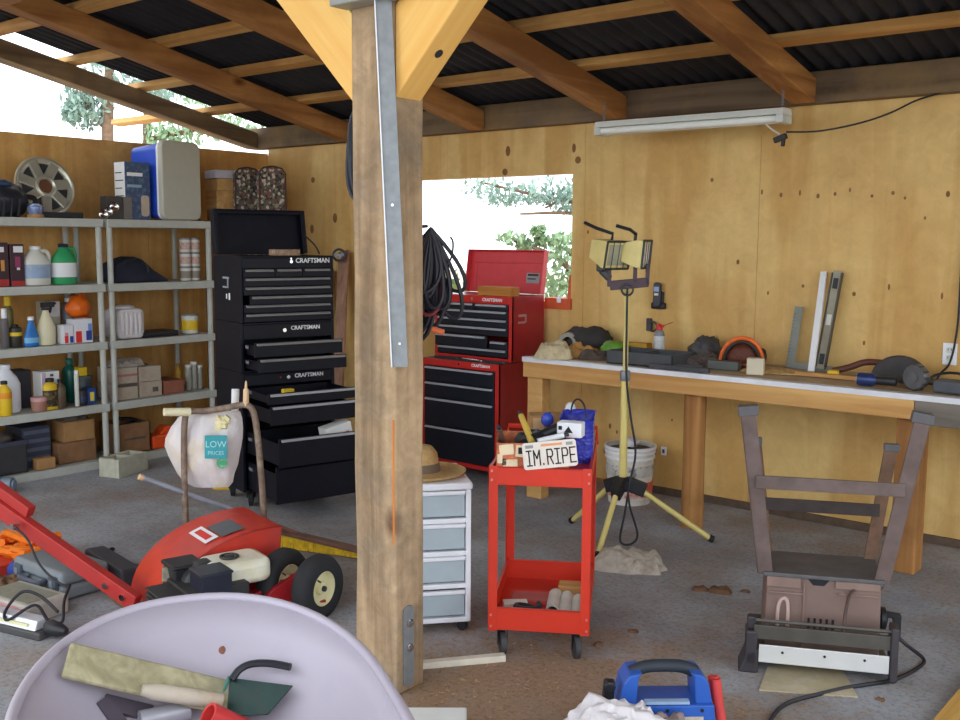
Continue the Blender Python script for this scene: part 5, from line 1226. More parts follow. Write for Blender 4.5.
for cx, face, tilt, lb in ((-.09, Vector((.95, -.32, 0)), R(12), 'left'), (.075, Vector((.96, .28, 0)), R(5), 'right')):
    face.normalize(); sdv = Vector((-face.y, face.x, 0)); upv = Vector((0, 0, 1))
    f2 = face * math.cos(tilt) - upv * math.sin(tilt); u2 = f2.cross(sdv) * -1
    u2 = sdv.cross(f2) * -1 if sdv.cross(f2).z < 0 else sdv.cross(f2)
    c = xr * (cx * .8 - .01) + Vector((0, 0, 1.555))
    M4 = Matrix(((f2.x, sdv.x, u2.x, c.x), (f2.y, sdv.y, u2.y, c.y), (f2.z, sdv.z, u2.z, c.z), (0, 0, 0, 1)))
    k = .12 if lb == 'left' else .07
    w = MB()
    vs = [M4 @ Vector(p) for p in ((-k, -.055, -.05), (-k, .055, -.05), (-k, .055, .05), (-k, -.055, .05), (.02, -.08, -.072), (.02, .08, -.072), (.02, .08, .072), (.02, -.08, .072), (.045, -.08, -.072), (.045, .08, -.072), (.045, .08, .072), (.045, -.08, .072))]
    w.add(vs, [(3, 2, 1, 0), (0, 1, 5, 4), (1, 2, 6, 5), (2, 3, 7, 6), (3, 0, 4, 7), (4, 5, 9, 8), (5, 6, 10, 9), (6, 7, 11, 10), (7, 4, 8, 11), (8, 9, 10, 11)])
    hd = w.out('lamp_head', mat('pale_yellow_head', srgb(226, 208, 136), .4, var=.06), wl, bev=.004)
    vs = [M4 @ Vector(p) for p in ((.0465, -.062, -.055), (.0465, .062, -.055), (.0465, .062, .055), (.0465, -.062, .055))]
    w = MB().add([v for v in vs] + [v - f2 * .0008 for v in vs], [(0, 1, 2, 3), (7, 6, 5, 4), (0, 4, 5, 1), (1, 5, 6, 2), (2, 6, 7, 3), (3, 7, 4, 0)])
    w.out('glass', mat('lamp_lens' if lb == 'left' else 'lit_painted_lens', srgb(170, 168, 146) if lb == 'left' else srgb(240, 240, 236), .15, bump=0), hd)  # right glass coloured paler to look lit
    w = MB()
    fr_ = [(.05, -.08, -.072), (.05, .08, -.072), (.05, .08, .072), (.05, -.08, .072)]
    for i in range(4): w.tube([M4 @ Vector(fr_[i]), M4 @ Vector(fr_[(i + 1) % 4])], .006, 6)
    for i in range(1, 4): w.tube([M4 @ Vector((.055, -.08 + .04 * i, -.072)), M4 @ Vector((.055, -.08 + .04 * i, .072))], .0022, 5)
    w.out('guard', dark_metal, hd)
    MB().tube([M4 @ Vector(p) for p in ((-.02, .0, .06), (-.02, 0, .10), (-.06 if lb == 'left' else -.03, -.08, .12), (-.13 if lb == 'left' else -.1, -.11, .135))], .009, 8).out('handle', black_pl, hd, smooth=True)
pts = [Vector((.0, 0, 1.37)) + xf * .02, Vector((0, 0, 1.2)) + xf * .022, xr * .004 + xf * .027 + Vector((0, 0, .92)), xr * .03 + xf * .03 + Vector((0, 0, .7)), xr * .06 + xf * .04 + Vector((0, 0, .5)), xr * .03 + xf * .07 + Vector((0, 0, .34)), xr * .005 + xf * .12 + Vector((0, 0, .2)), xr * -.02 + xf * .14 + Vector((0, 0, .05)), xr * .03 + xf * .15 + Vector((0, 0, .03)), xr * .07 + xf * .14 + Vector((0, 0, .08)), xr * .03 + xf * .12 + Vector((0, 0, .22)), xr * .02 + xf * .1 + Vector((0, 0, .3))]
MB().tube(spline(pts, 8), .006, 6).out('cord', cable_m, wl, smooth=True)

# white bucket behind it
bk = thing('bucket', 'dirty white plastic bucket with bail behind the tripod', 'bucket', (-3.28, 5.44, 0))
MB().lathe([(0, .0), (.13, .0), (.132, .01), (.152, .36), (.148, .36), (.128, .012), (0, .012)], n=32).out('tub', mat('dirty_white_plastic', srgb(222, 216, 206), .5, var=.06, dirt=srgb(170, 158, 146), dirt_s=9, dirt_a=.6), bk, smooth=True)
for z_, r_ in ((.352, .162), (.325, .158), (.29, .156)): MB().lathe([(r_ - .012, -.008), (r_, -.006), (r_, .008), (r_ - .012, .01), (r_ - .012, -.008)], (0, 0, z_), n=32).out('rim_ring', white_pl, bk, smooth=True)
MB().lathe([(.1405, .05), (.1412, .051), (.146, .14), (.1453, .141)], n=32, ).out('red_band', mat('red_band', srgb(206, 96, 76), .5, dirt=srgb(220, 214, 206), dirt_s=10, dirt_a=1.), bk, smooth=True)
MB().lathe([(.1478, .18), (.1484, .181), (.1512, .245), (.1506, .246)], n=32).out('printed_band', mat('bucket_print', srgb(200, 196, 190), .5, dirt=srgb(60, 66, 60), dirt_s=22, dirt_a=.9), bk, smooth=True)
MB().lathe([(0, .33), (.135, .33), (.135, .336), (0, .336)], n=28).out('contents', grey_dirty, bk)
MB().blob((-.02, .02, .37), (.06, .05, .035), 3, .3).out('cloth_on_top', rag_white, bk, smooth=True, ang=70)
MB().tube(arcpts((0, 0, .33), .165, R(180), R(360), 20, (.8, .6, 0), (.4, -.5, .6)), .003, 6).out('bail', steel, bk, smooth=True)

# ------------------------------------------------------------------ red tool cart
CA = R(31.6)
cr_, cf_ = Vector((math.cos(CA), math.sin(CA), 0)), Vector((-math.sin(CA), math.cos(CA), 0))
CC = Vector((-2.42, 2.985, 0)) + cr_ * .195 + cf_ * .31
ct = thing('tool_cart', 'orange red two tier tool cart in the middle of the floor', 'tool cart', CC, CA)
hw, hd = .195, .31
def tray(z0, z1, name):
    w = MB().lohi((-hw, -hd, z0), (hw, hd, z0 + .003 + .0)).lohi((-hw, -hd, z0), (hw, -hd + .003, z1)).lohi((-hw, hd - .003, z0), (hw, hd, z1)).lohi((-hw, -hd, z0), (-hw + .003, hd, z1)).lohi((hw - .003, -hd, z0), (hw, hd, z1))
    w.lohi((-hw, -hd, z1 - .006), (hw, -hd + .012, z1)).lohi((-hw, hd - .012, z1 - .006), (hw, hd, z1)).lohi((-hw, -hd, z1 - .006), (-hw + .012, hd, z1)).lohi((hw - .012, -hd, z1 - .006), (hw, hd, z1))
    return w.out(name, cart_red, ct, bev=.002)
tray(.115, .205, 'lower_tray'); w_ = tray(.69, .762, 'upper_tray')
MB().lohi((-hw + .003, -hd + .003, .732), (hw - .003, hd - .003, .7355)).out('tray_floor', cart_red, ct)
for sx in (-1, 1):
    for sy in (-1, 1):
        w = MB().lohi((sx * (hw + .002) - (.036 if sx > 0 else 0), sy * (hd + .002) - (.003 if sy > 0 else 0), .11), (sx * (hw + .002) + (0 if sx > 0 else .036), sy * (hd + .002) + (0 if sy > 0 else .003), .765))
        w.lohi((sx * (hw + .002) - (.003 if sx > 0 else 0), sy * (hd + .002) - (.036 if sy > 0 else 0), .11), (sx * (hw + .002) + (0 if sx > 0 else .003), sy * (hd + .002) + (0 if sy > 0 else .036), .765))
        lg = w.out('leg', cart_red, ct, bev=.001)
        if sy < 0:
            for z_ in (.13, .175, .71, .745): MB().cyl((sx * (hw - .01), -hd - .002, z_), (sx * (hw - .01), -hd - .006, z_), .005, n=8).out('screw', mat('pinkish_screw', srgb(226, 150, 140), .3, metal=.5), lg)
        c = MB().lathe([(.025, -.012), (.046, -.01), (.046, .01), (.025, .012)], (sx * (hw - .05), sy * (hd - .05), .046), (.95, .3, 0), 18)
        c.bar((sx * (hw - .05) - .018, sy * (hd - .05), .04), (sx * (hw - .05) - .018, sy * (hd - .05), .113), .03, .003, up=(1, 0, 0)).bar((sx * (hw - .05) + .018, sy * (hd - .05), .04), (sx * (hw - .05) + .018, sy * (hd - .05), .113), .03, .003, up=(1, 0, 0)).lohi((sx * (hw - .05) - .03, sy * (hd - .05) - .03, .105), (sx * (hw - .05) + .03, sy * (hd - .05) + .03, .115))
        c.out('caster', mat('caster_grey', srgb(66, 64, 66), .6), ct, smooth=True)
w = MB().tube([(-hw, hd + .0, .74), (-hw, hd + .05, .80), (hw, hd + .05, .80), (hw, hd, .74)], .011, 8).out('handle', cart_red, ct, smooth=True)
def onc(x, y, z): return CC + cr_ * x + cf_ * y + Vector((0, 0, z))
UT = .7365
# printed fruit crate with the plate
fb = thing('fruit_carton', 'low printed fruit carton full of tools on the red cart', 'box', onc(-.045, -.16, UT), CA + R(6))
w = MB().lohi((-.14, -.13, 0), (.14, .13, .005)).lohi((-.14, -.13, 0), (.14, -.125, .115)).lohi((-.14, .125, 0), (.14, .13, .115)).lohi((-.14, -.13, 0), (-.135, .13, .115)).lohi((.135, -.13, 0), (.14, .13, .115))
w.out('carton', mat('fruit_print', srgb(190, 104, 70), .7, var=.3, vs=25, dirt=srgb(224, 150, 90), dirt_s=20, dirt_a=.8), fb, bev=.002)
for i, (x, z_, a, s) in enumerate(((-.10, .09, .1, (.055, .04)), (-.045, .085, -.08, (.04, .045)), (-.085, .035, .05, (.055, .035)), (-.125, .055, 0, (.02, .035)))):
    MB().prism(rrect(s[0], s[1], .004), 0, .002, frame((x, -.1305 - .001 * i, z_), (math.cos(a), 0, math.sin(a)), (-math.sin(a), 0, math.cos(a)))).out('printed_sticker', mat('cream_sticker', srgb(226, 206, 172), .7, dirt=srgb(190, 170, 140), dirt_s=40), fb)
MB().lohi((-.055, -.1365, .075), (-.037, -.1355, .10)).lohi((-.115, -.1345, .03), (-.10, -.1335, .055)).out('print_mark', ink, fb)
for i, (x0, y0, z0, x1, y1, z1, r_, m, nm, lb) in enumerate((
        (-.10, -.04, .06, .10, .02, .15, .022, black_pl, 'drill_handle', 'black tool handle across the fruit carton on the cart'),
        (.0, -.06, .10, -.045, .06, .19, .014, mat('yellow_handle', srgb(206, 176, 80), .4), 'yellow_handle_tool', 'yellow handled tool sticking up from the fruit carton'),
        (-.11, .03, .07, -.13, -.10, .165, .013, mat('brown_grip', srgb(120, 84, 74), .5), 'brown_handle_tool', 'brown handled tool at the left end of the fruit carton'),
        (.02, -.08, .112, .12, -.06, .135, .013, white_pl, 'white_tube', 'short bright white tube lying across the fruit carton'))):
    q = Matrix.Rotation(CA + R(6), 3, 'Z'); p0 = q @ Vector((x0, y0, z0)); p1 = q @ Vector((x1, y1, z1))
    t = thing(nm, lb, 'hand tool', fb.location)
    MB().cyl(p0, p1, r_, r_ * .85, 12).out('grip', m, t, smooth=True)
    MB().cyl(p1, p1 + (p1 - p0).normalized() * .02, r_ * .6, n=10).out('tip', dark_metal, t, smooth=True)
t = tag(MB().blob((0, 0, 0), (.09, .08, .055), 3, .25).out('black_tool_bag', black_pl, None, onc(-.03, -.13, UT + .085), smooth=True, ang=60), 'black lumpy tool bag filling the fruit carton', 'bag')
t = tag(MB().blob((0, 0, 0), (.026, .026, .03), 2, .1).out('blue_ball', mat('shiny_blue', srgb(60, 80, 180), .2), None, onc(-.0, .02, UT + .155), smooth=True, ang=60), 'shiny blue ball behind the yellow handled tool', 'ball')
t = thing('white_container', 'small white printed container at the right end of the fruit carton', 'container', onc(.105, -.14, UT + .118), CA + R(-12))
MB().lohi((-.05, -.03, 0), (.05, .03, .06)).out('body', white_pl, t, bev=.006)
MB().prism([(-.03, .02), (-.012, .045), (.006, .02)], 0, .0015, frame((.01, -.0305, 0), (1, 0, 0), (0, 0, 1))).lohi((-.042, -.032, .03), (-.028, -.0303, .045)).out('black_mark', ink, t)
# plate
pl = thing('license_plate', 'white license plate reading IM RIPE propped on the front of the fruit carton', 'license plate', onc(.035, -.305, UT + .078) , CA + R(6))
pl.rotation_euler = (R(-6), R(-7), CA + R(3))
MB().prism(rrect(.205, .102, .012), 0, .002, frame((0, 0, 0), (1, 0, 0), (0, 0, 1))).out('plate', mat('plate_white', srgb(226, 216, 206), .5, var=.04, dirt=srgb(214, 150, 120), dirt_s=12, dirt_a=.25), pl)
GL = {'I': [[(0, 0), (1, 0)], [(.5, 0), (.5, 1)], [(0, 1), (1, 1)]], 'M': [[(0, 0), (0, 1), (.5, .45), (1, 1), (1, 0)]], '.': [[(.3, 0), (.3, .08)]],
      'R': [[(0, 0), (0, 1), (.8, 1), (1, .85), (1, .62), (.8, .5), (0, .5)], [(.5, .5), (1, 0)]], 'P': [[(0, 0), (0, 1), (.8, 1), (1, .85), (1, .62), (.8, .48), (0, .48)]],
      'E': [[(1, 0), (0, 0), (0, 1), (1, 1)], [(0, .5), (.8, .5)]]}
w = MB(); cx_ = -.088
for ch, wd_ in (('I', .018), ('M', .022), ('.', .010), ('R', .020), ('I', .018), ('P', .020), ('E', .020)):
    for st_ in GL[ch]:
        for (x0, z0), (x1, z1) in zip(st_, st_[1:]):
            p0 = Vector((cx_ + x0 * wd_, -.0024, -.036 + z0 * .056)); p1 = Vector((cx_ + x1 * wd_, -.0024, -.036 + z1 * .056)); e_ = (p1 - p0).normalized() * .0022
            w.bar(p0 - e_, p1 + e_, .0012, .0052, up=(p1 - p0).normalized().cross(Vector((0, 1, 0))))
    cx_ += wd_ + .0095
w.out('lettering', ink, pl)
MB().lohi((-.03, -.0026, .033), (.05, -.0021, .042)).out('header_print', mat('orange_print2', srgb(224, 150, 100), .5), pl); MB().lohi((-.09, -.0026, .03), (-.06, -.0021, .042)).lohi((.065, -.0026, .03), (.09, -.0021, .042)).out('corner_print', mat('grey_print', srgb(150, 150, 150), .5), pl)
# blue basket bag
bb = thing('blue_bag', 'shiny blue plastic bag standing at the right of the red cart top', 'bag', onc(.125, .04, UT), CA)
w = MB(); vs = []; so = Vector((3, 1, 2))
w.prism(rrect(.125, .24, .03), 0, .17)
w2 = MB()
n_ = 24; prf = [(1., 0), (1.02, .03), (.99, .07), (1.03, .11), (1.0, .15), (1.06, .175), (1., .17), (.94, .12), (.92, .02)]
for s_, z_ in prf:
    for x, y in rrect(.13, .25, .035, 5): w2.v.append(Vector((x * s_ + .004 * noise.noise(Vector((x * 60, y * 60, z_ * 60))), y * s_ + .006 * noise.noise(Vector((x * 40, y * 40, z_ * 50 + 3))), z_ + .008 * noise.noise(Vector((x * 50, y * 50, 7)))))) 
m_ = len(rrect(.13, .25, .035, 5))
for i in range(len(prf) - 1):
    for j in range(m_): w2.f.append((i * m_ + j, i * m_ + (j + 1) % m_, (i + 1) * m_ + (j + 1) % m_, (i + 1) * m_ + j)); w2.m.append(0)
w2.f.append(tuple(reversed(range(m_)))); w2.m.append(0); w2.f.append(tuple((len(prf) - 1) * m_ + j for j in range(m_))); w2.m.append(0)
w2.out('body', mat('shiny_deep_blue', srgb(52, 60, 176), .25, var=.2, vs=30, bump=.8, bs=45), bb, smooth=True, ang=50)
MB().tube(arcpts((0, .02, .17), .055, 0, 3.14, 14, (.6, -.8, 0), (0, 0, 1.2)), .004, 6).out('handle', black_pl, bb, smooth=True)
cb2 = thing('cardboard_box', 'small cardboard box standing at the back of the red cart top', 'box', onc(-.02, .19, UT), CA + R(12))
MB().lohi((-.07, -.05, 0), (.07, .05, .15)).out('carton', card, cb2, bev=.003)
MB().prism([(-.06, .02), (.0, .02), (-.02, .14), (-.06, .14)], 0, .001, frame((0, -.0505, 0), (1, 0, 0), (0, 0, 1))).out('pale_panel', mat('pale_card', srgb(206, 172, 124), .8), cb2)
t = thing('white_bottle', 'crumpled white plastic sleeve beside the small cardboard box', 'plastic sleeve', onc(.085, .19, UT))
MB().lathe([(.02, 0), (.026, .01), (.024, .10), (.028, .15), (.02, .19), (.012, .2)], n=12).out('body', mat('milky_plastic', srgb(206, 212, 216), .35, var=.1), t, smooth=True)
MB().bar((0, 0, .0), (.04, -.02, .13), .03, .02).out('flap', mat('milky_plastic', srgb(206, 212, 216), .35, var=.1), t, bev=.004)
t = tag(MB().blob((0, 0, .03), (.05, .035, .03), 9, .3).out('red_rag', mat('red_cloth', srgb(190, 54, 60), .9, var=.15), None, onc(-.14, .10, UT + .0), smooth=True, ang=60), 'red cloth at the back left corner of the red cart', 'cloth')
# things in the lower tray
LT = .119
for i, (x, y, l) in enumerate(((.045, -.08, .2), (.095, -.12, .24), (.145, -.14, .22), (.0, -.0, .14))):
    if i == 3: continue
    t = thing('plastic_tube', ('grey open tube in the lower cart tray, leftmost of three', 'grey open tube in the lower cart tray, middle of three', 'grey open tube in the lower cart tray, rightmost of three')[i], 'tube', onc(x, y, LT + .031), CA, 'tubes in the lower cart tray')
    MB().lathe([(.029, -l / 2), (.029, l / 2), (.024, l / 2), (.024, -l / 2), (.029, -l / 2)], (0, 0, 0), (0, 1, .0), 18).out('tube', mat('pale_grey_tube', srgb(200, 196, 188), .5), t, smooth=True)
pts = [(.055 * math.cos(k * .5), .035 * math.sin(k * .5), .01 + .0025 * k) for k in range(28)]
tag(MB().tube(pts, .010, 8).out('cord_coil', cable_m, None, onc(-.05, -.22, LT), smooth=True), 'coiled black cord at the front of the lower cart tray', 'cord')
tag(MB().lohi((-.05, -.03, 0), (.05, .03, .045)).out('carton', off_white, None, onc(-.11, -.12, LT), (0, 0, CA + .2), bev=.003), 'small white carton behind the cord coil in the lower tray', 'box')
tag(MB().lohi((-.09, -.05, 0), (.09, .05, .02)).out('red_case', mat('dull_red_case', srgb(176, 66, 60), .5), None, onc(-.05, .02, LT), (0, 0, CA), bev=.004), 'flat dull red case at the back of the lower tray', 'case')
tag(MB().lohi((-.06, -.04, 0), (.06, .04, .05)).out('wood_block', raw_wood, None, onc(.11, .12, LT), (0, 0, CA), bev=.004), 'tan wood block behind the tubes in the lower tray', 'block')
tag(MB().blob((0, 0, .02), (.06, .04, .028), 5, .35, flat=0).out('dirty_rag', mat('brown_rag', srgb(128, 104, 80), .95, var=.2), None, onc(-.15, -.25, LT), smooth=True, ang=60), 'brown rag in the front left corner of the lower tray', 'rag')
tag(MB().lohi((-.03, -.04, 0), (.03, .04, .03)).out('tan_scrap', card, None, onc(.03, -.25, LT), (0, 0, CA + .5), bev=.003), 'tan scrap block between cord coil and tubes', 'scrap')

# ------------------------------------------------------------------ white plastic drawer tower with a straw hat
DA = R(50.6)
dr_, df_ = Vector((math.cos(DA), math.sin(DA), 0)), Vector((-math.sin(DA), math.cos(DA), 0))
DC = Vector((-2.648, 3.135, 0)) - dr_ * .155 + df_ * .19
dt = thing('drawer_tower', 'white plastic four drawer tower behind the timber post', 'drawer tower', DC, DA)
hw, hd, Hh = .165, .19, .635
w = MB().lohi((-hw, -hd, .045), (-hw + .022, hd, Hh - .03)).lohi((hw - .022, -hd, .045), (hw, hd, Hh - .03)).lohi((-hw, hd - .015, .045), (hw, hd, Hh - .03)).lohi((-hw, -hd, .045), (hw, hd, .065))
for k in range(1, 4): w.lohi((-hw + .02, -hd, .06 + .138 * k - .008), (hw - .02, hd, .06 + .138 * k + .012))
w.out('frame', white_pl, dt, bev=.004)
MB().lohi((-hw - .006, -hd - .004, Hh - .03), (hw + .006, hd + .004, Hh)).out('top', white_pl, dt, bev=.008)
frost = mat('frosted_drawer', srgb(176, 190, 198), .25, var=.03, bump=0)
for k in range(4):
    z0 = .068 + .138 * k + (.006 if k else 0)
    d_ = MB().lohi((-hw + .026, -hd + .008, z0 + .006), (hw - .026, -hd + .014, z0 + .10)).lohi((-hw + .026, -hd + .014, z0 + .006), (hw - .026, hd - .03, z0 + .01)).out('drawer', frost, dt, bev=.002)
    MB().lohi((-hw + .024, -hd - .008, z0 + .098), (hw - .024, -hd + .014, z0 + .114)).out('drawer_lip', white_pl, d_, bev=.004)
for sx in (-1, 1):
    for sy in (-1, 1): MB().lathe([(.01, -.012), (.022, -.01), (.022, .01), (.01, .012)], (sx * (hw - .03), sy * (hd - .03), .022), (.7, .7, 0), 14).cyl((sx * (hw - .03), sy * (hd - .03), .03), (sx * (hw - .03), sy * (hd - .03), .046), .01, n=8).out('caster', black_pl, dt, smooth=True)
HT = DC + dr_ * -.03 + Vector((0, 0, Hh + .001))
ht = thing('straw_hat', 'straw hat with a dark band resting on the white drawer tower', 'hat', HT, DA)
straw = mat('straw', srgb(206, 172, 116), .85, var=.15, vs=70, bump=.5, bs=160)
MB().lathe([(.205, .016), (.20, .012), (.15, .004), (.095, .012), (.09, .03), (.082, .09), (.06, .118), (.0, .126)], n=36, sx=1., sy=.88, nocap=True).lathe([(.205, .016), (.2, .006), (.15, 0), (.09, .004), (0, .004)], n=36, sx=1., sy=.88, nocap=True).out('hat_body', straw, ht, smooth=True, ang=60)
MB().lathe([(.0955, .014), (.0915, .03), (.0895, .05), (.0905, .05), (.0965, .014), (.0955, .014)], n=36, sx=1., sy=.88).out('hat_band', mat('grey_brown_band', srgb(120, 104, 90), .9), ht, smooth=True)

# sticks, rags and scraps on the floor
a, b_ = at(408, 666, z=.013), at(505, 657, z=.013)
tag(MB().bar(a, b_, .035, .026).out('wood_stick', mat('pale_stick', srgb(222, 214, 196), .7), bev=.003), 'pale square stick lying on the floor between post and cart', 'stick')
p = at(628, 566, z=0)
tag(MB().heap((0, 0, 0), .36, .26, .11, 21, rot=.5).out('floor_rag', mat('dirty_towel', srgb(190, 180, 166), .95, var=.15, dirt=srgb(130, 112, 100), dirt_s=10, dirt_a=.6), None, (p.x, p.y, 0), smooth=True, ang=60), 'dirty pale towel crumpled on the floor right of the red cart', 'rag')
tag(MB().lohi((-.2, -.12, 0), (.2, .12, .06)).out('foam_block', mat('white_foam', srgb(228, 230, 228), .6, var=.03), None, at(405, 741, z=0) , (0, 0, R(40)), bev=.006), 'white slab at the bottom picture edge beside the wheelbarrow', 'slab')
p = at(935, 708, z=0)
tag(MB().lohi((0, -.75, 0), (.11, 1.1, .045)).out('lumber_board', wood('yellow_lumber', srgb(222, 182, 104), srgb(190, 146, 76), 'y', 1.5, .7, knots=0), None, (-.905, 3.55, .001), bev=.004), 'end of a yellow lumber board at the bottom right picture corner', 'board')
r1 = random.Random(4)
for i, (x, y, s) in enumerate(((700, 590, .035), (720, 592, .05), (712, 689, .03), (633, 632, .02), (745, 592, .02), (598, 645, .02), (880, 700, .015))):
    p = at(x, y, z=0); lb = ('dark leaf scrap on the floor, leftmost of those near the saw', 'large curled brown leaf on the floor left of the upturned saw', 'brown leaf clump beside the blue power pack', 'tiny dark scrap right of the red cart wheel', 'small dark scrap close to the upturned saw', 'tiny scrap beside the cart caster', 'tiny scrap near the saw cord')[i]
    tag(MB().heap((0, 0, 0), s * 2.2, s * 1.4, s * .6, i, 8, r1.uniform(0, 3)).out('dry_leaf', mat('dry_leaf', srgb(112, 84, 62), .9, var=.3), None, (p.x, p.y, 0), smooth=True), lb, 'leaf', 'scraps on the floor')
sd = MB(); r1 = random.Random(9)
for k in range(600):
    x, y = r1.gauss(430, 130), r1.gauss(670, 45)
    if k % 3 == 0: x, y = r1.uniform(420, 960), r1.uniform(560, 715)
    if y < 560 or x < 415: continue
    p = at(x, y, z=0)
    if p.y < 1.2 or p.y > 5.5 or (PX0 - .02 < p.x < PX1 + .02 and PY0 - .02 < p.y < PY1 + .02): continue
    a = r1.uniform(0, 6.3); l = r1.uniform(.006, .022)
    sd.bar((p.x, p.y, .0025), (p.x + l * math.cos(a), p.y + l * math.sin(a), .004), .004, .002)
tag(sd.out('wood_chips', mat('wood_chip', srgb(176, 144, 112), .9, var=.3, vs=200)), 'scattered wood chips and sawdust on the concrete floor', 'wood chips', kind='stuff')
from mathutils.bvhtree import BVHTree

# ------------------------------------------------------------------ red wheeled machine with an engine
MA = math.atan2(-.24, .97)
Nn, Mm = Vector((math.cos(MA), math.sin(MA), 0)), Vector((-math.sin(MA), math.cos(MA), 0))
MO = Vector((-3.234, 2.828, 0)) - Nn * .14
mc = thing('wheeled_blower', 'red wheeled blower machine with a drum hood and small engine behind the wheelbarrow', 'blower', MO, MA)
def ml(p):
    d = Vector(p) - MO
    return Vector((d.dot(Nn), d.dot(Mm), d.z))
tyre_p = [(.075, -.038), (.10, -.045), (.128, -.04), (.14, -.02), (.1405, 0), (.14, .02), (.128, .04), (.10, .045), (.075, .038)]
NW = Vector((.98, .18, 0)).normalized(); W1c = ml(Vector((-3.234, 2.828, .1405)))
NWl = ml(MO + NW); MWl = Vector((-NWl.y, NWl.x, 0))
for k_ in (0, 1):
    wc = W1c - NWl * (.19 * k_)
    wh = MB().lathe(tyre_p + [tyre_p[0]], wc, NWl, 36).out('tyre', rubber, mc, smooth=True, ang=60)
    MB().lathe([(.0, -.03), (.05, -.03), (.075, -.038), (.078, -.03), (.078, .034), (.072, .038), (.062, .018), (.03, .012), (.026, .03), (0, .032)], wc, NWl, 28).out('hub', mat('cream_hub', srgb(224, 216, 170), .45, var=.06), wh, smooth=True)
    MB().lathe([(0, .03), (.012, .03), (.012, .042), (0, .043)], wc, NWl, 12).out('axle_nut', dark_metal, wh, smooth=True)
    MB().cyl(wc + NWl * .02 + MWl * -.03 + Vector((0, 0, .045)), wc + NWl * .045 + MWl * -.035 + Vector((0, 0, .04)), .004, n=6).out('valve', dark_metal, wh)
MB().cyl(W1c, W1c - NWl * .19, .012, n=10).out('axle', dark_metal, mc)
# drum hood
HXN, HXF, HY, HR = -.17, -.58, -.08, .49
HZ = .66
def arc_h(r, a0=2, a1=98, n=28): return [(HY - r * math.cos(R(a0 + (a1 - a0) * i / n)), .02 + r * math.sin(R(a0 + (a1 - a0) * i / n)) * HZ) for i in range(n + 1)]
pf = arc_h(HR)
Mx = Matrix(((0, 0, 1, 0), (1, 0, 0, 0), (0, 1, 0, 0), (0, 0, 0, 1)))      # (y, z) outline extruded along x
MB().prism(pf + [(HY + .06, .25), (HY + .06, .03)], HXF, HXN, Mx).out('drum_hood', machine_red, mc, smooth=True, ang=35, bev=.006)
w = MB(); pi_ = arc_h(HR + .004)
for i in range(28):
    w.add([Mx @ Vector((pi_[i][0], pi_[i][1], HXN)), Mx @ Vector((pi_[i + 1][0], pi_[i + 1][1], HXN)), Mx @ Vector((pi_[i + 1][0], pi_[i + 1][1], HXN + .012)), Mx @ Vector((pi_[i][0], pi_[i][1], HXN + .012))], [(0, 1, 2, 3), (3, 2, 1, 0)])
w.out('hood_flange', machine_red, mc)
def arc_patch(name, a0, a1, x0, x1, m, r):
    w = MB(); n = 8
    pts = [(HY - r * math.cos(R(a0 + (a1 - a0) * i / n)), .02 + r * math.sin(R(a0 + (a1 - a0) * i / n)) * HZ) for i in range(n + 1)]
    for i in range(n):
        (ya, za), (yb, zb_) = pts[i], pts[i + 1]
        w.add([(x0, ya, za), (x1, ya, za), (x1, yb, zb_), (x0, yb, zb_)], [(0, 1, 2, 3)])
    return w.out(name, m, mc, smooth=True)
arc_patch('warning_label', 58, 66, -.44, -.24, white_ink, HR + .009)
arc_patch('label_print', 60, 64, -.41, -.27, red_print2, HR + .0105)
arc_patch('grey_label', 67, 80, -.40, -.22, mat('dark_grey_label', srgb(92, 96, 100), .5), HR + .009)
# base and forks
w = MB().lohi((-.17, -.66, .06), (.16, .03, .085)).bar((.0, -.25, .10), (.0, .0, .145), .05, .05).bar((.06, -.12, .09), (.06, .02, .20), .012, .10, up=(0, 1, 0))
w.prism([(-.25, .085), (-.02, .085), (.02, .19), (-.03, .20), (-.17, .15)], .045, .075, Mx).prism([(-.25, .085), (-.02, .085), (.02, .17), (-.03, .18), (-.17, .13)], -.09, -.06, Mx)
w.out('base_frame', mat('crimson_frame', srgb(160, 34, 40), .4, var=.1), mc, bev=.003)
MB().lohi((-.1, -.64, .0), (.1, -.6, .062)).out('stand', mat('crimson_frame', srgb(160, 34, 40), .4), mc)
en = MB().lohi((-.12, -.56, .085), (.12, -.30, .22)).lathe([(.10, 0), (.11, .02), (.11, .08), (.08, .10)], (-.10, -.42, .18), (1, 0, 0), 20)
for k in range(6): en.lohi((-.10, -.66, .10 + .02 * k), (.08, -.55, .108 + .02 * k))
en.out('engine_block', mat('engine_dark', srgb(60, 60, 60), .5, metal=.3, var=.2), mc, bev=.004)
c = ml(at(234, 567, d=4.33))
tk = MB().prism(rrect(.21, .27, .05), 0, .10, Matrix.Translation(Vector((c.x, c.y, c.z - .055)))).out('fuel_tank', mat('ivory_tank', srgb(232, 228, 208), .35, var=.03, dirt=srgb(210, 196, 150), dirt_s=6, dirt_a=.4), mc, bev=.028, seg=3, smooth=True, ang=60)
MB().tube(arcpts((c.x, c.y - .02, c.z + .05), .036, 0, 6.28, 20, (1, 0, 0), (0, 1, 0)), .006, 6, True).lathe([(0, 0), (.022, 0), (.022, .012), (0, .014)], (c.x, c.y - .02, c.z + .043), n=16).out('fuel_cap', mat('black_cap', srgb(54, 54, 52), .4), tk, smooth=True)
c2 = ml(at(183, 571, d=4.30)); MB().box(c2, (.13, .12, .06)).box(c2 + Vector((0, 0, .036)), (.15, .14, .018)).out('air_filter', black_pl, mc, bev=.008)
c3 = ml(at(211, 581, d=4.15)); MB().box(c3, (.13, .13, .09)).box(c3 + Vector((0, 0, .045)), (.14, .14, .012)).out('air_cleaner_cover', mat('blue_black_plastic', srgb(34, 38, 52), .35), mc, bev=.012)
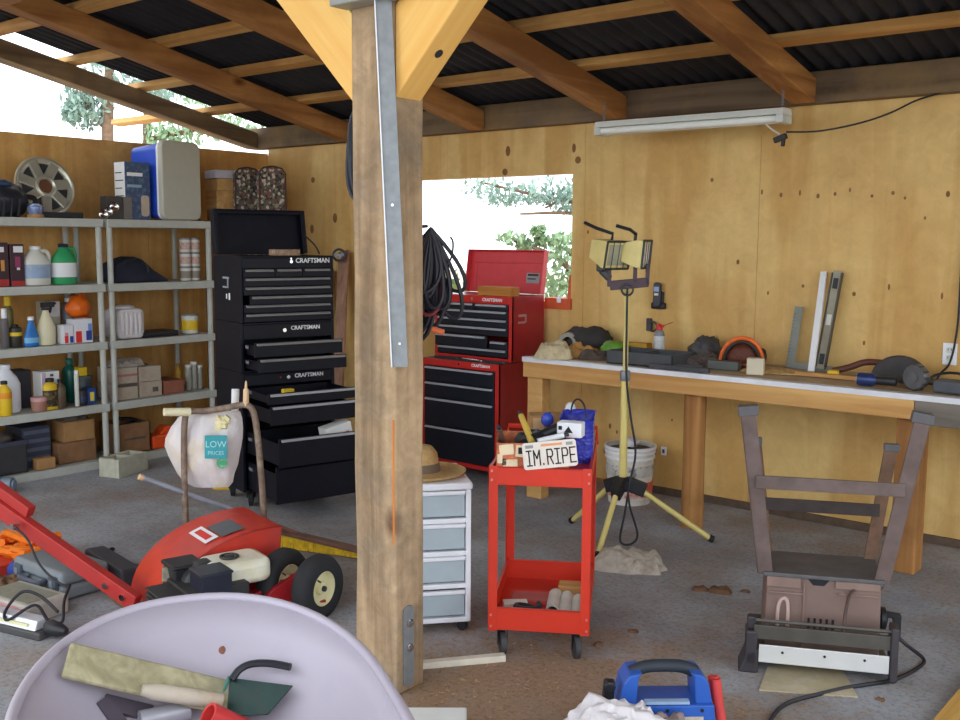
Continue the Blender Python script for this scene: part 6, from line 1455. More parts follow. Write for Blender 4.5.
c4_ = ml(at(176, 590, d=4.22)); MB().cyl(c4_ + Vector((0, 0, -.05)), c4_ + Vector((0, 0, .03)), .016, n=10).out('yellow_lever', mat('lime_plastic', srgb(206, 210, 60), .4), mc, smooth=True)
MB().blob(ml(at(188, 597, d=4.2)), (.035, .03, .03), 2, .2).out('muffler', chrome, mc, smooth=True, ang=70)
MB().bar(ml(at(172, 583, d=4.28)), ml(at(172, 560, d=4.30)) + Vector((0, 0, -.03)), .08, .05).out('carburettor', mat('carb_grey', srgb(120, 112, 96), .4, metal=.5, var=.3, vs=40), mc, bev=.006)
# handle hoop
HD = 4.97
hp = [at(187, 540, d=HD), at(185, 500, d=HD), at(184, 450, d=HD), at(185, 420, d=HD), at(189, 412, d=HD), at(205, 411, d=HD), at(225, 408, d=HD), at(242, 405, d=HD), at(250, 407, d=HD), at(255, 418, d=HD), at(259, 450, d=HD), at(263, 500, d=HD), at(265, 535, d=HD)]
h_ = MB().tube([ml(p) for p in spline(hp, 6)], .0155, 10).out('handle', mat('rusty_handle', srgb(126, 106, 92), .7, metal=.2, var=.3, vs=25, dirt=srgb(176, 164, 140), dirt_s=9, dirt_a=.6), mc, smooth=True)
MB().cyl(ml(at(190, 412, d=HD - .02)), ml(at(164, 412, d=HD - .09)), .021, .019, 12).out('grip', cream, h_, smooth=True)
MB().cyl(ml(at(246, 406, d=HD)), ml(at(246, 389, d=HD)), .016, .013, 10).cyl(ml(at(246, 389, d=HD)), ml(at(246, 381, d=HD)), .008, .004, 8).out('throttle_grip', mat('tan_grip', srgb(222, 188, 148), .6), h_, smooth=True)
w = MB()
for p in (hp[0], hp[-1]):
    q = ml(p); w.bar(q, (HXF + .0, max(min(q.y, HY), HY - .3), .10), .03, .03)
w.out('handle_bracket', mat('crimson_frame', srgb(160, 34, 40), .4), mc)

# plastic bag hung from the handle
bgc = at(205, 450, d=5.06)
bg = thing('plastic_bag', 'white plastic shopping bag with teal LOW PRICES print hung from the machine handle', 'bag', bgc)
rows = [(411, 184, 240), (418, 178, 242), (427, 171, 243), (438, 166, 243), (446, 164, 242), (455, 168, 240), (464, 172, 238), (474, 178, 235), (482, 184, 233), (487, 194, 229)]
vs = []; fs = []; nr = len(rows); nc = 18
for side in (1, -1):
    for i, (y, l, r_) in enumerate(rows):
        th = .075 * math.sin(math.pi * (.18 + .74 * i / (nr - 1))) + .006
        for j in range(nc + 1):
            u = j / nc
            p = at(l + (r_ - l) * u, y, d=5.06) - bgc
            k = th * math.sin(math.pi * u) ** .6 if 0 < j < nc else 0
            k *= 1 + .55 * noise.noise(Vector((u * 5, i * .7, side * 3))) + .35 * noise.noise(Vector((u * 11 + i * .5, i * 1.1, side * 5)))
            p -= FW * (side * k)
            p += Vector(RT) * .006 * noise.noise(Vector((i * .9, j * .8, 2)))
            vs.append(p)
o_ = nr * (nc + 1)
for i in range(nr - 1):
    for j in range(nc):
        a = i * (nc + 1) + j
        fs.append((a, a + nc + 1, a + nc + 2, a + 1)); fs.append((o_ + a, o_ + a + 1, o_ + a + nc + 2, o_ + a + nc + 1))
fs.append(tuple((nr - 1) * (nc + 1) + j for j in range(nc + 1)) + tuple(o_ + (nr - 1) * (nc + 1) + j for j in range(nc, -1, -1)))
bagm = mat('milky_bag', srgb(214, 206, 206), .4, var=.08, vs=4., bump=.5, bs=26, dirt=srgb(226, 208, 176), dirt_s=3., dirt_a=.8)
MB().add(vs, fs).out('body', bagm, bg, smooth=True, ang=70)
pf4 = frame(at(216, 447, d=4.955) - bgc, RT, UP)
MB().prism(rrect(.108, .112, .004), 0, .003, pf4).out('printed_panel', mat('teal_print', srgb(40, 146, 156), .5, var=.1), bg)
lt_ = mat('pale_teal_print', srgb(160, 206, 206), .5)
text('lettering', 'LOW', .044, lt_, bg, pf4 @ Matrix.Translation((0, .012, .0035)), .0004); text('lettering', 'PRICES', .026, lt_, bg, pf4 @ Matrix.Translation((0, -.03, .0035)), .0004)
MB().lathe([(0, 0), (.026, 0), (.026, .002), (0, .002)], at(222, 463, d=4.96) - bgc, -FW, 20).out('green_emblem', mat('green_print', srgb(56, 150, 100), .5, dirt=srgb(200, 210, 190), dirt_s=30), bg)
t = thing('paper_roll', 'white paper roll sticking up out of the plastic bag', 'roll', at(234, 420, d=5.07))
MB().cyl((0, 0, -.06), at(235.5, 389, d=5.07) - t.location, .019, n=14).out('roll', white_paper, t, smooth=True)
t = thing('cream_wrapper', 'cream paper wrapper crumpled in the mouth of the plastic bag', 'wrapper', at(219, 422, d=5.03))
MB().bar(Vector(RT) * -.03 + Vector((0, 0, -.06)), Vector(RT) * .05 + Vector((0, 0, .03)), .06, .03).blob(Vector(RT) * .01, (.05, .03, .04), 3, .4).out('paper', mat('cream_paper', srgb(226, 214, 168), .8), t, smooth=True, ang=30)
p = at(222, 489, z=0)
tag(MB().prism([(-.055, 0), (.055, 0), (.05, .035), (-.05, .03)], -.03, .03, frame((0, 0, 0), RT.xy.to_3d(), (0, 0, 1))).out('yellow_wedge', yellow, None, (p.x, p.y, .001), bev=.006), 'yellow plastic wedge on the floor under the plastic bag', 'wedge')

# ------------------------------------------------------------------ push broom leaning across
bA, bB = at(280, 531, d=5.42), at(372, 553, d=5.22)
br = thing('push_broom', 'push broom with yellow bristles and a long silver handle behind the red machine', 'broom', (bA + bB) / 2)
o = Vector(br.location)
MB().bar(bA - o, bB - o, .055, .022).out('block', mat('brown_broom_block', srgb(120, 88, 72), .7, var=.2), br, bev=.004)
w = MB(); ax = (bB - bA); up_ = Vector((0, 0, 1)); sdv = ax.cross(up_).normalized(); r1 = random.Random(2)
zbase = (bA.z + bB.z) / 2
for i in range(64):
    for j in range(3):
        f_ = (i + .5) / 64
        p = bA + ax * f_ + sdv * (.016 * (j - 1)) - o + Vector((0, 0, -.012))
        q = p + Vector((0, 0, -(p.z + o.z - .006))) + sdv * (j - 1) * .012 + ax.normalized() * r1.uniform(-.006, .006)
        w.tube([p, q], [.0045, .0055], 5)
bo = w.out('bristles', mat('yellow_bristles', srgb(226, 190, 44), .7, var=.25, vs=40), br); bo['kind'] = 'stuff'
hb = at(296, 533, d=5.36); he = at(143, 478, d=4.84)
hm = hb + (he - hb) * .36
MB().cyl(hb - o, hm - o, .012, n=12).out('lower_handle', mat('reddish_handle', srgb(150, 104, 92), .5), br, smooth=True)
MB().cyl(hm - o, he - o, .0125, n=12).out('handle', mat('silver_blue_handle', srgb(168, 178, 194), .3, metal=.4), br, smooth=True)
MB().cyl(he - o, he + (he - hb).normalized() * .02 - o, .015, n=10).out('end_cap', mat('tan_grip', srgb(222, 188, 148), .6), br, smooth=True)

# ------------------------------------------------------------------ pile on the left
gc = thing('tool_case', 'grey plastic tool case with two latches on the floor at the left', 'tool case', (-4.46, 2.36, 0), R(2))
gm = mat('grey_blue_case', srgb(126, 134, 138), .5, var=.06)
MB().lohi((-.21, -.15, .004), (.21, .09, .07)).out('lower_shell', gm, gc, bev=.02, seg=3)
MB().lohi((-.21, -.15, .072), (.21, .09, .135)).out('upper_shell', gm, gc, bev=.02, seg=3)
for x in (-.15, .15):
    MB().lohi((x - .03, -.166, .04), (x + .03, -.148, .11)).out('latch', mat('slate_latch', srgb(84, 92, 104), .4), gc, bev=.004); MB().lohi((x - .013, -.170, .055), (x + .013, -.165, .095)).out('latch_window', gm, gc)
MB().tube(spline([(-.07, -.15, .072), (-.075, -.19, .072), (.075, -.19, .072), (.07, -.15, .072)], 5), .014, 8).out('handle', mat('slate_latch', srgb(84, 92, 104), .4), gc, smooth=True)
tag(MB().box((0, 0, .045), (.46, .10, .09)).out('black_case', mat('charcoal_case', srgb(66, 66, 72), .5, var=.1), None, (-4.42, 2.57, 0), (0, 0, R(-9)), bev=.012), 'long charcoal case lying behind the grey tool case', 'case')
p = at(122, 582, z=.0)
pts = [(.08 * math.cos(k * .45), .06 * math.sin(k * .45), .012 + .0016 * k) for k in range(45)]
tag(MB().tube(pts, .011, 8).out('grey_hose', mat('grey_hose', srgb(140, 138, 134), .6), None, (p.x + .05, p.y + .06, 0), smooth=True), 'small coil of grey hose beside the red hood', 'hose')
t = thing('tie_down_strap', 'crumpled orange ratchet strap at the left picture edge', 'strap', (-4.86, 2.42, 0))
w = MB(); r1 = random.Random(7)
om = mat('bright_orange_strap', srgb(248, 130, 30), .6, var=.12, bump=.2)
for k in range(7):
    pts = [Vector((r1.uniform(-.28, .22), r1.uniform(-.16, .1), r1.uniform(.03, .16))) for i in range(5)]
    w.tube(spline(pts, 5), .020, 6)
w.heap((-.1, -.02, 0), .38, .24, .11, 4, 20)
w.out('webbing', om, t, smooth=True, ang=50)
w = MB().tube(spline([(.05, .0, .10), (.12, .0, .08), (.17, .04, .06), (.2, .12, .03)], 5), .016, 6).out('strap_tail', om, t, smooth=True)
tag(MB().cyl((0, 0, .05), (.12, .02, .055), .045, n=16).out('blue_plug', mat('strong_blue', srgb(46, 74, 156), .4), None, (-4.72, 2.24, 0), smooth=True), 'blue plastic cylinder beside the orange strap', 'cylinder')
p = at(8, 592, z=0)
tag(MB().heap((0, 0, 0), .26, .2, .10, 14).out('brown_sack', mat('brown_sack', srgb(112, 84, 62), .9, var=.2), None, (p.x, p.y, 0), smooth=True, ang=60), 'brown rumpled sack below the orange strap at the picture edge', 'sack')
ch = thing('battery_charger', 'off white battery charger with a pinkish panel on the floor at the left', 'charger', (-4.27, 2.06, 0), R(8))
MB().lohi((-.17, -.10, 0), (.17, .10, .085)).out('body', mat('grey_white_body', srgb(176, 170, 160), .5, var=.06), ch, bev=.012)
MB().lohi((-.15, -.104, .015), (.15, -.099, .07)).out('pink_panel', mat('dusty_pink', srgb(206, 158, 160), .5), ch)
MB().lohi((-.15, -.08, .0855), (.14, .07, .0875)).out('top_panel', mat('grey_green_panel', srgb(140, 140, 124), .5, dirt=srgb(90, 88, 84), dirt_s=12), ch)
tl = thing('tube_lamp', 'silver fluorescent hand lamp in front of the battery charger', 'hand lamp', (-4.10, 1.93, 0), R(14))
MB().lohi((-.26, -.05, 0), (.20, .05, .035)).out('base', mat('dark_lamp_base', srgb(72, 70, 70), .5), tl, bev=.008)
MB().prism([(-.045, .036), (.045, .036), (.03, .075), (-.03, .075)], -.25, .17, Matrix(((0, 0, 1, 0), (1, 0, 0, 0), (0, 1, 0, 0), (0, 0, 0, 1)))).out('reflector', alu, tl, bev=.004)
MB().lohi((-.22, -.047, .05), (.13, -.040, .062)).out('pale_strip', mat('pale_yellow_strip', srgb(222, 218, 170), .4), tl)
MB().lathe([(.03, 0), (.034, .01), (.028, .06), (.018, .09), (.012, .1)], (.20, 0, .045), (1, 0, 0), 14).out('end_handle', black_pl, tl, smooth=True)
cp = [at(58, 612, d=4.25), at(40, 596, d=4.3), at(22, 592, d=4.3), at(6, 610, d=4.25), at(8, 620, d=4.2), at(35, 605, d=4.22), at(48, 620, d=4.18), at(62, 622, d=4.16), at(64, 602, d=4.25), at(70, 585, d=4.34)]
tag(MB().tube(spline(cp, 7), .0065, 6).out('charger_cable', cable_m, smooth=True), 'tangled black cable draped over the battery charger', 'cable')
p = at(2, 487, d=6.55)
tag(MB().cyl((0, 0, 0), Vector(RT) * .07, .045, n=20).cyl(Vector(RT) * .07, Vector(RT) * .085, .03, n=20).cyl(Vector(RT) * -.3, (0, 0, 0), .05, n=20).out('grey_canister', mat('grey_blue_canister', srgb(116, 130, 146), .35), None, (p.x, p.y, .052), smooth=True), 'grey blue canister lying at the left picture edge before the shelves', 'canister')
# red steel arm sloping in from the left
ra, rb_ = at(137, 603, d=4.36), at(-60, 466, d=4.72)
ra.z = max(ra.z, .06)
arm = thing('hoist_arm', 'long red steel arm sloping down from the left over the grey case', 'steel arm', (ra.x, ra.y, 0))
o = Vector(arm.location)
arm_red = mat('dark_arm_red', srgb(176, 50, 46), .45, var=.08, dirt=srgb(140, 50, 50))
MB().bar(ra - o, rb_ - o, .045, .072).out('main_bar', arm_red, arm, bev=.004)
q0, q1 = at(31, 512, d=4.56), at(-60, 446, d=4.74)
MB().bar(q0 - o, q1 - o, .045, .05).out('upper_bar', arm_red, arm, bev=.004)
MB().bar(rb_ - o + Vector((0, 0, .1)), Vector((rb_.x, rb_.y, 0)) - o, .08, .08, up=(0, 1, 0)).lohi(Vector((rb_.x - .2, rb_.y - .1, 0)) - o, Vector((rb_.x + .08, rb_.y + .3, .06)) - o).out('stand', machine_red, arm, bev=.004)
u = (rb_ - ra).normalized()
MB().bar(ra - o - u * .07 + Vector((0, 0, -.03)), ra - o + u * .15 + Vector((0, 0, -.03)), .03, .05).out('end_tongue', rust, arm)
sidev = u.cross(Vector((0, 0, 1))).normalized(); sidev = sidev if sidev.dot(EYEP - ra) > 0 else -sidev
for f_ in (.13, .05): MB().cyl(ra - o + (rb_ - ra) * f_ + sidev * .02, ra - o + (rb_ - ra) * f_ + sidev * .032, .014, n=10).out('bolt', chrome, arm)
MB().box(at(15, 526, d=4.5) - o, (.03, .03, .025)).out('clip', chrome, arm)
cpts = [at(16, 528, d=4.49), at(28, 540, d=4.45), at(38, 562, d=4.42), at(52, 578, d=4.40), at(68, 588, d=4.37)]
MB().tube(spline(cpts, 6), .005, 6).out('cable', cable_m, arm, smooth=True) if False else tag(MB().tube(spline(cpts, 6), .005, 6).out('loose_cable', cable_m, smooth=True), 'thin black cable hanging from the red arm down to the grey case', 'cable')
tag(MB().tube(spline([at(-20, 530, d=4.7), at(0, 531, d=4.75), at(18, 540, d=4.8), at(30, 545, d=4.85)], 6), .005, 6).out('grey_cable', mat('grey_cable', srgb(96, 98, 104), .5), smooth=True), 'grey cable at the left picture edge under the red arm', 'cable') if False else None
p = at(112, 551, z=0)
tag(MB().blob((0, 0, .008), (.014, .016, .01), 2, .1, n=12, m=8).out('black_nut', ink, None, (p.x, p.y, .002), smooth=True), 'tiny black nut alone on the bare concrete left of the red hood', 'nut')

# ------------------------------------------------------------------ wheelbarrow
WA = YAW + R(20)
WO = Vector((-1.62, 1.13, 0))
wbr = thing('wheelbarrow', 'pinkish white wheelbarrow in the near foreground full of tools', 'wheelbarrow', WO, WA)
qw = Matrix.Rotation(WA, 3, 'Z')
def outline(t, s, back, top):
    c, sn = math.cos(t), math.sin(t)
    n = 2.25 if sn >= 0 else 3.2
    x = .352 * (1 if c >= 0 else -1) * abs(c) ** (2 / n); y = (.49 if sn >= 0 else .62) * (1 if sn >= 0 else -1) * abs(sn) ** (2 / n)
    return Vector((x * s, y * (s * .93 + .07 * s) - back, top))
NT = 64
prof = [(1.0, 0, 0), (.93, .02, -.055), (.85, .045, -.115), (.76, .075, -.175), (.66, .105, -.23), (.56, .12, -.265), (.45, .125, -.275), (.2, .125, -.278)]
vs = []; fs = []
for s, bk_, dz in prof:
    for k in range(NT):
        t = 2 * math.pi * k / NT
        p = outline(t, s, bk_, 0)
        rim = .725 + (.04 * max(0, outline(t, 1, 0, 0).y / .49) ** 2) * (1 + dz / .28)
        p.z = rim + dz
        vs.append(p)
for i in range(len(prof) - 1):
    for k in range(NT): fs.append((i * NT + k, i * NT + (k + 1) % NT, (i + 1) * NT + (k + 1) % NT, (i + 1) * NT + k))
fs.append(tuple((len(prof) - 1) * NT + k for k in range(NT)))
tub_m = mat('pink_white_tub', srgb(180, 172, 184), .45, var=.03, vs=3., bump=.02, dirt=srgb(160, 152, 168), dirt_s=3., dirt_a=.4)
tub = MB().add(vs, fs).out('tub', tub_m, wbr, smooth=True, ang=60)
sd_ = tub.modifiers.new('thick', 'SOLIDIFY'); sd_.thickness = .006; sd_.offset = -1 if False else 1
MB().tube([outline(2 * math.pi * k / NT, 1.0, 0, .725 + .04 * max(0, outline(2 * math.pi * k / NT, 1, 0, 0).y / .49) ** 2) for k in range(NT)], .011, 10, True).out('rolled_rim', tub_m, wbr, smooth=True)
bvh = BVHTree.FromPolygons([WO + qw @ v for v in vs], fs)
def ontub(x, y, lift=.0):
    d = (at(x, y, d=1.) - EYEP).normalized()
    h, nrm_, i, ds = bvh.ray_cast(EYEP, d)
    if h is None:
        h, nrm_ = at(x, y, d=2.1), Vector((.3, -.5, .8))
    if nrm_.dot(d) > 0: nrm_ = -nrm_
    return h + nrm_ * lift, nrm_
def wl_(p): return qw.transposed() @ (Vector(p) - WO)
hb_, hn_ = ontub(223, 651, .0)
bolt = MB().lathe([(0, -.004), (.0145, -.004), (.0145, .003), (.01, .006), (0, .007)], wl_(hb_), qw.transposed() @ hn_, 16).out('tub_bolt', mat('rust_bolt', srgb(126, 82, 62), .7, var=.2), wbr, smooth=True)
w = MB()
for s in (-1, 1):
    w.tube(spline([(s * .05, .48, .2), (s * .13, .3, .36), (s * .18, 0, .42), (s * .22, -.35, .45), (s * .27, -.8, .60), (s * .29, -1.05, .62)], 6), .017, 8)
    w.tube(spline([(s * .2, -.18, .43), (s * .24, -.25, .2), (s * .24, -.3, .012)], 5), .014, 8); w.tube(spline([(s * .22, -.45, .46), (s * .24, -.38, .2), (s * .24, -.3, .012)], 5), .014, 8)
w.bar((-.2, -.1, .425), (.2, -.1, .425), .03, .03)
w.out('frame', dark_metal, wbr, smooth=True)
MB().lathe([(.10, -.035), (.15, -.045), (.185, -.03), (.195, 0), (.185, .03), (.15, .045), (.10, .035), (.02, .03), (.02, -.03)], (0, .50, .1955), (1, 0, 0), 28).out('wheel', rubber, wbr, smooth=True)
MB().cyl((-.06, .50, .1955), (.06, .50, .1955), .012, n=10).out('axle', dark_metal, wbr)
# contents
a, na = ontub(56, 666, .028); b_, nb = ontub(242, 704, .018)
nm = (na + nb).normalized()
fl = thing('wood_float', 'worn wooden plastering float with a handle inside the wheelbarrow', 'float', a)
wdm = wood('worn_float_wood', srgb(190, 180, 146), srgb(150, 142, 110), 'x', 2.5, .85, knots=0, stain=srgb(112, 112, 92), stain_s=9)
MB().bar((0, 0, 0), b_ - a, .082, .016, up=nm).out('board', wdm, fl, bev=.006)
ax = (b_ - a).normalized(); sdv = ax.cross(nm).normalized()
c0 = at(142, 690, d=(a.lerp(b_, .42) - EYEP).dot(FW) - .035); c1 = at(222, 701, d=(a.lerp(b_, .9) - EYEP).dot(FW) - .035)
MB().tube([c0 - a, c0 + (c1 - c0) * .15 - a, c0 + (c1 - c0) * .6 - a, c1 - a], [.012, .018, .018, .015], 12).out('handle', mat('painted_handle', srgb(196, 184, 166), .6, var=.1, dirt=srgb(176, 140, 100), dirt_s=9), fl, smooth=True)
p = [ontub(x, y, .035)[0] for x, y in ((232, 684), (301, 691), (276, 724), (214, 724))]
nn = (p[1] - p[0]).cross(p[3] - p[0]).normalized(); nn = nn if nn.dot(EYEP - p[0]) > 0 else -nn
shv = thing('garden_spade', 'dark green steel spade blade lying in the wheelbarrow', 'spade', p[0])
P0 = p[0]
q4 = [v - P0 - nn * ((v - P0).dot(nn)) for v in p]
MB().add([v for v in q4] + [v - nn * .004 for v in q4], [(0, 1, 2, 3), (7, 6, 5, 4), (0, 4, 5, 1), (1, 5, 6, 2), (2, 6, 7, 3), (3, 7, 4, 0)]).out('blade', dark_green, shv)
MB().tube([q4[3] + nn * .004, q4[0] + nn * .004], .005, 6).out('green_edge', mat('teal_edge', srgb(70, 120, 110), .5), shv, smooth=True)
hp = [ontub(*q)[0] for q in ((234, 688, .045), (243, 678, .045), (256, 672, .045), (275, 669, .04), (297, 671, .03))]
tag(MB().tube(spline(hp, 6), .0085, 8).out('black_hose', mat('hose_black', srgb(40, 42, 48), .4), smooth=True), 'short curved black hose behind the green blade in the wheelbarrow', 'hose')
p0 = at(208, 715, d=(ontub(208, 715)[0] - EYEP).dot(FW) - .14)
p1 = p0 + (FW * .42 + RT * .55 - UP * .45).normalized() * .13
t = thing('red_pipe', 'red plastic pipe with an open end in the wheelbarrow', 'pipe', p0)
ln = (p1 - p0).length
MB().lathe([(.027, 0), (.027, ln), (.021, ln), (.021, 0), (.027, 0)], (0, 0, 0), (p1 - p0), 24).out('pipe', mat('red_pipe', srgb(216, 62, 60), .35, var=.05), t, smooth=True)
p0, _ = ontub(188, 716, .028); p1, _ = ontub(135, 726, .028)
t = thing('grey_pipe', 'grey metal tube at the bottom picture edge inside the wheelbarrow', 'pipe', p0)
MB().cyl((0, 0, 0), p1 - p0, .02, n=16).out('tube', mat('pale_grey_steel', srgb(176, 176, 184), .4, metal=.3), t, smooth=True)
p0, _ = ontub(99, 702, .012); p1, _ = ontub(118, 728, .012); p2, _ = ontub(150, 716, .012)
tag(MB().bar(p0, p1, .03, .012, up=nm).bar(p0 + (p1 - p0) * .1, p2, .035, .01, up=nm).out('dark_strap', mat('dark_purple_strap', srgb(78, 70, 80), .6)), 'dark strap lying under the float in the wheelbarrow', 'strap')

# ------------------------------------------------------------------ blue power pack and rag
pc = at(661, 746, z=0)
PA = YAW + R(2)
pp = thing('power_pack', 'blue jump starter power pack with black grip on the floor at the bottom edge', 'power pack', pc, PA)
D2 = .075
FX = Matrix(((1, 0, 0, 0), (0, 0, -1, 0), (0, 1, 0, 0), (0, 0, 0, 1)))
w = MB().prism([(-.155, 0), (.155, 0), (.158, .06), (.150, .172), (-.150, .172), (-.158, .06)], -D2, D2, FX)
w.prism([(-.150, .16), (-.095, .16), (-.088, .255), (-.075, .268), (-.115, .262), (-.135, .235)], -D2 * .75, D2 * .75, FX).prism([(.150, .16), (.135, .235), (.115, .262), (.075, .268), (.088, .255), (.095, .16)], -D2 * .75, D2 * .75, FX)
w.out('body', blue_pl, pp, bev=.014, seg=3)
MB().tube(spline([(-.105, 0, .25), (-.06, 0, .268), (.0, 0, .272), (.06, 0, .268), (.105, 0, .25)], 5), .021, 10).out('grip', mat('grip_black', srgb(44, 50, 58), .6), pp, smooth=True)
MB().lohi((-.07, -D2 - .002, .176), (.07, -D2 + .02, .186)).out('pale_strip', mat('pale_blue_strip', srgb(150, 176, 206), .4), pp)
MB().lohi((.03, -D2 - .002, .075), (.115, -D2 + .001, .135)).out('label', mat('beige_label', srgb(196, 184, 168), .6, dirt=srgb(150, 140, 130), dirt_s=40), pp); MB().lohi((-.07, -D2 - .002, .085), (-.01, -D2 + .001, .12)).out('label', mat('grey_tan_label', srgb(150, 140, 124), .6), pp)
MB().lohi((.04, -D2 - .002, .03), (.1, -D2 + .001, .05)).out('white_label', white_ink, pp)
for x in (-.11, 0, .11): MB().cyl((x, -D2 - .002, .155), (x, -D2 + .002, .155), .006, n=8).out('screw', ink, pp)
w = MB().bar((-.185, -.02, .10), (-.175, -.02, .235), .03, .035).lathe([(.008, -.01), (.02, -.01), (.02, .01), (.008, .01)], (-.177, -.03, .215), (0, 1, 0), 12)
w.out('black_clamp', black_pl, pp, bev=.006)
MB().blob((-.205, -.01, .13), (.03, .03, .04), 3, .15).bar((-.2, 0, .0), (-.2, 0, .1), .03, .03).out('blue_clamp_holder', blue_pl, pp, smooth=True, ang=50)
MB().tube(spline([(.165, -.02, .235), (.175, -.03, .15), (.19, -.04, .07), (.195, -.05, .0)], 5), .017, 10).bar((.16, -.01, .24), (.17, -.02, .16), .02, .03).out('red_clamp', mat('red_clamp', srgb(206, 66, 64), .4), pp, smooth=True)
p = at(612, 776, z=0)
tag(MB().blob((0, 0, .10), (.17, .11, .13), 31, .3, 2.4, 56, 34, flat=0).blob((-.09, -.02, .06), (.10, .09, .11), 7, .3, 2.2, 40, 24, flat=0).blob((.09, .02, .08), (.08, .08, .12), 12, .3, 2.2, 40, 24, flat=0).blob((.0, -.05, .12), (.07, .06, .09), 5, .3, 2.2, 40, 24, flat=0).out('white_rag', rag_white, None, (p.x, p.y, 0), R(40), smooth=True, ang=75), 'white rag heaped in front of the blue power pack', 'rag')
p = at(655, 745, z=0)
tag(MB().blob((0, 0, .07), (.08, .07, .10), 33, .28, 2.2, 40, 24, flat=0).out('grey_rag', mat('brown_grey_rag', srgb(140, 124, 120), .95, var=.2), None, (p.x + .10, p.y - .10, 0), smooth=True, ang=60), 'small brown grey rag beside the white rag, in front of the power pack', 'rag')

# ------------------------------------------------------------------ upturned table saw
SA = R(26)
SO = Vector((-1.42, 3.80, 0))
sw = thing('table_saw', 'brown bench table saw standing upside down with its rusty legs in the air', 'table saw', SO, SA)
sb = mat('brown_saw_plastic', srgb(126, 103, 95), .6, var=.06, dirt=srgb(108, 86, 78), dirt_s=6, dirt_a=.4)
sg = mat('dark_saw_steel', srgb(84, 80, 74), .55, metal=.3, var=.15)
lgm = mat('rusty_leg_steel', srgb(108, 92, 88), .7, metal=.15, var=.2, dirt=srgb(98, 78, 70), dirt_s=10, dirt_a=.6)
MB().lohi((-.24, -.11, .014), (.24, .30, .06)).out('table', sg, sw, bev=.006)
w = MB().prism([(-.215, .06), (.21, .06), (.205, .345), (-.21, .345)], -.24, .06, FX)
w.out('body', sb, sw, bev=.006)
w = MB().lohi((-.21, -.07, .305), (-.085, -.061, .345)).lohi((-.207, -.072, .28), (-.075, -.061, .287)).lohi((-.075, -.07, .06), (-.069, -.0605, .33)).lohi((.05, -.068, .29), (.2, -.0605, .297)).lohi((.04, -.07, .315), (.2, -.061, .345))
w.out('body_rib', mat('light_brown_rib', srgb(136, 112, 102), .6), sw, bev=.002)
MB().tube(spline([(-.165, -.064, .11), (-.165, -.064, .22), (-.15, -.064, .258), (-.13, -.064, .24), (-.128, -.064, .11)], 5), .007, 6).out('moulded_loop', mat('pale_pink_loop', srgb(196, 166, 158), .5), sw, smooth=True)
for k in range(5): MB().lohi((-.055 + .022 * k, -.0625, .115), (-.046 + .022 * k, -.0595, .19)).out('vent_slot', ink, sw)
MB().prism([(-.06, .344), (.02, .344), (.0, .32), (-.04, .32)], .0595, .063, FX).out('handle_recess', ink, sw)
MB().lohi((-.225, -.075, .346), (.215, .22, .362)).out('base_plate', mat('grey_base_plate', srgb(98, 96, 98), .6, metal=.3, var=.15), sw, bev=.003)
# front rail and fence
MB().prism([(-.255, .135), (.235, .135), (.235, .19), (-.255, .19)], .17, .185, FX).bar((-.25, -.15, .196), (.235, -.15, .196), .07, .012, up=(0, .4, 1)).out('front_rail', sg, sw, bev=.003)
MB().lohi((-.235, -.196, .05), (.225, -.188, .118)).out('fence', mat('white_aluminium', srgb(220, 220, 218), .35, metal=.3, var=.03), sw, bev=.002)
for x in (-.15, .0, .14): MB().cyl((x, -.196, .095), (x, -.199, .095), .005, n=8).out('fence_screw', ink, sw)
w = MB().lohi((-.285, -.19, .03), (-.24, -.10, .165)).prism([(-.31, .0), (-.235, .0), (-.235, .10), (-.28, .08)], .05, .19, FX).lohi((-.28, -.17, .165), (-.245, -.13, .215))
w.out('left_end_block', mat('black_saw_plastic', srgb(58, 54, 58), .5, var=.15), sw, bev=.008)
w = MB().lohi((.228, -.20, .02), (.255, -.12, .225)).lohi((.235, -.16, .0), (.255, -.12, .03))
w.out('right_end_block', mat('black_saw_plastic', srgb(58, 54, 58), .5), sw, bev=.006)
MB().lathe([(.012, 0), (.045, .004), (.045, .02), (.012, .03)], (.212, -.0, .19), (1, 0, 0), 20).bar((.23, -.0, .21), (.285, -.0, .205), .02, .02).bar((.275, 0, .21), (.275, 0, .11), .028, .028, up=(0, 1, 0)).out('tilt_crank', black_pl, sw, smooth=True, ang=30)
# legs pointing up
ft, fb_ = 1.005, .35
LG = [((-.215, -.055, fb_), (-.305, -.11, ft), 'L'), ((.205, -.055, fb_), (.31, -.11, ft), 'R')]
for p, q, s in LG:
    o_ = MB().bar(p, q, .054, .012, up=(0, -1, 0)).bar(Vector(p) + Vector((-.028 if s == 'L' else .028, .025, 0)), Vector(q) + Vector((-.028 if s == 'L' else .028, .025, 0)), .006, .05, up=(0, -1, 0)).out('leg', lgm, sw, bev=.002)
    d = (Vector(q) - Vector(p)).normalized()
    MB().bar(Vector(q) - d * .035 + Vector((0, .008, 0)), Vector(q) + d * .004 + Vector((0, .008, 0)), .075, .035, up=(0, -1, 0)).out('foot_cap', mat('grey_foot', srgb(92, 90, 92), .7), o_, bev=.004)
for p, q, s in (((-.205, .20, fb_), (-.265, .27, .82), 'L'), ((.195, .20, fb_), (.265, .27, .82), 'R')):
    o_ = MB().bar(p, q, .05, .012, up=(0, 1, 0)).out('leg', rust, sw, bev=.002)
    MB().bar(Vector(q) - Vector((0, 0, .03)), Vector(q), .06, .03, up=(0, -1, 0)).out('foot_cap', mat('grey_foot', srgb(92, 90, 92), .7), o_, bev=.004)
f_ = .56
def lerp(i, f_): return Vector(LG[i][0]).lerp(Vector(LG[i][1]), f_)
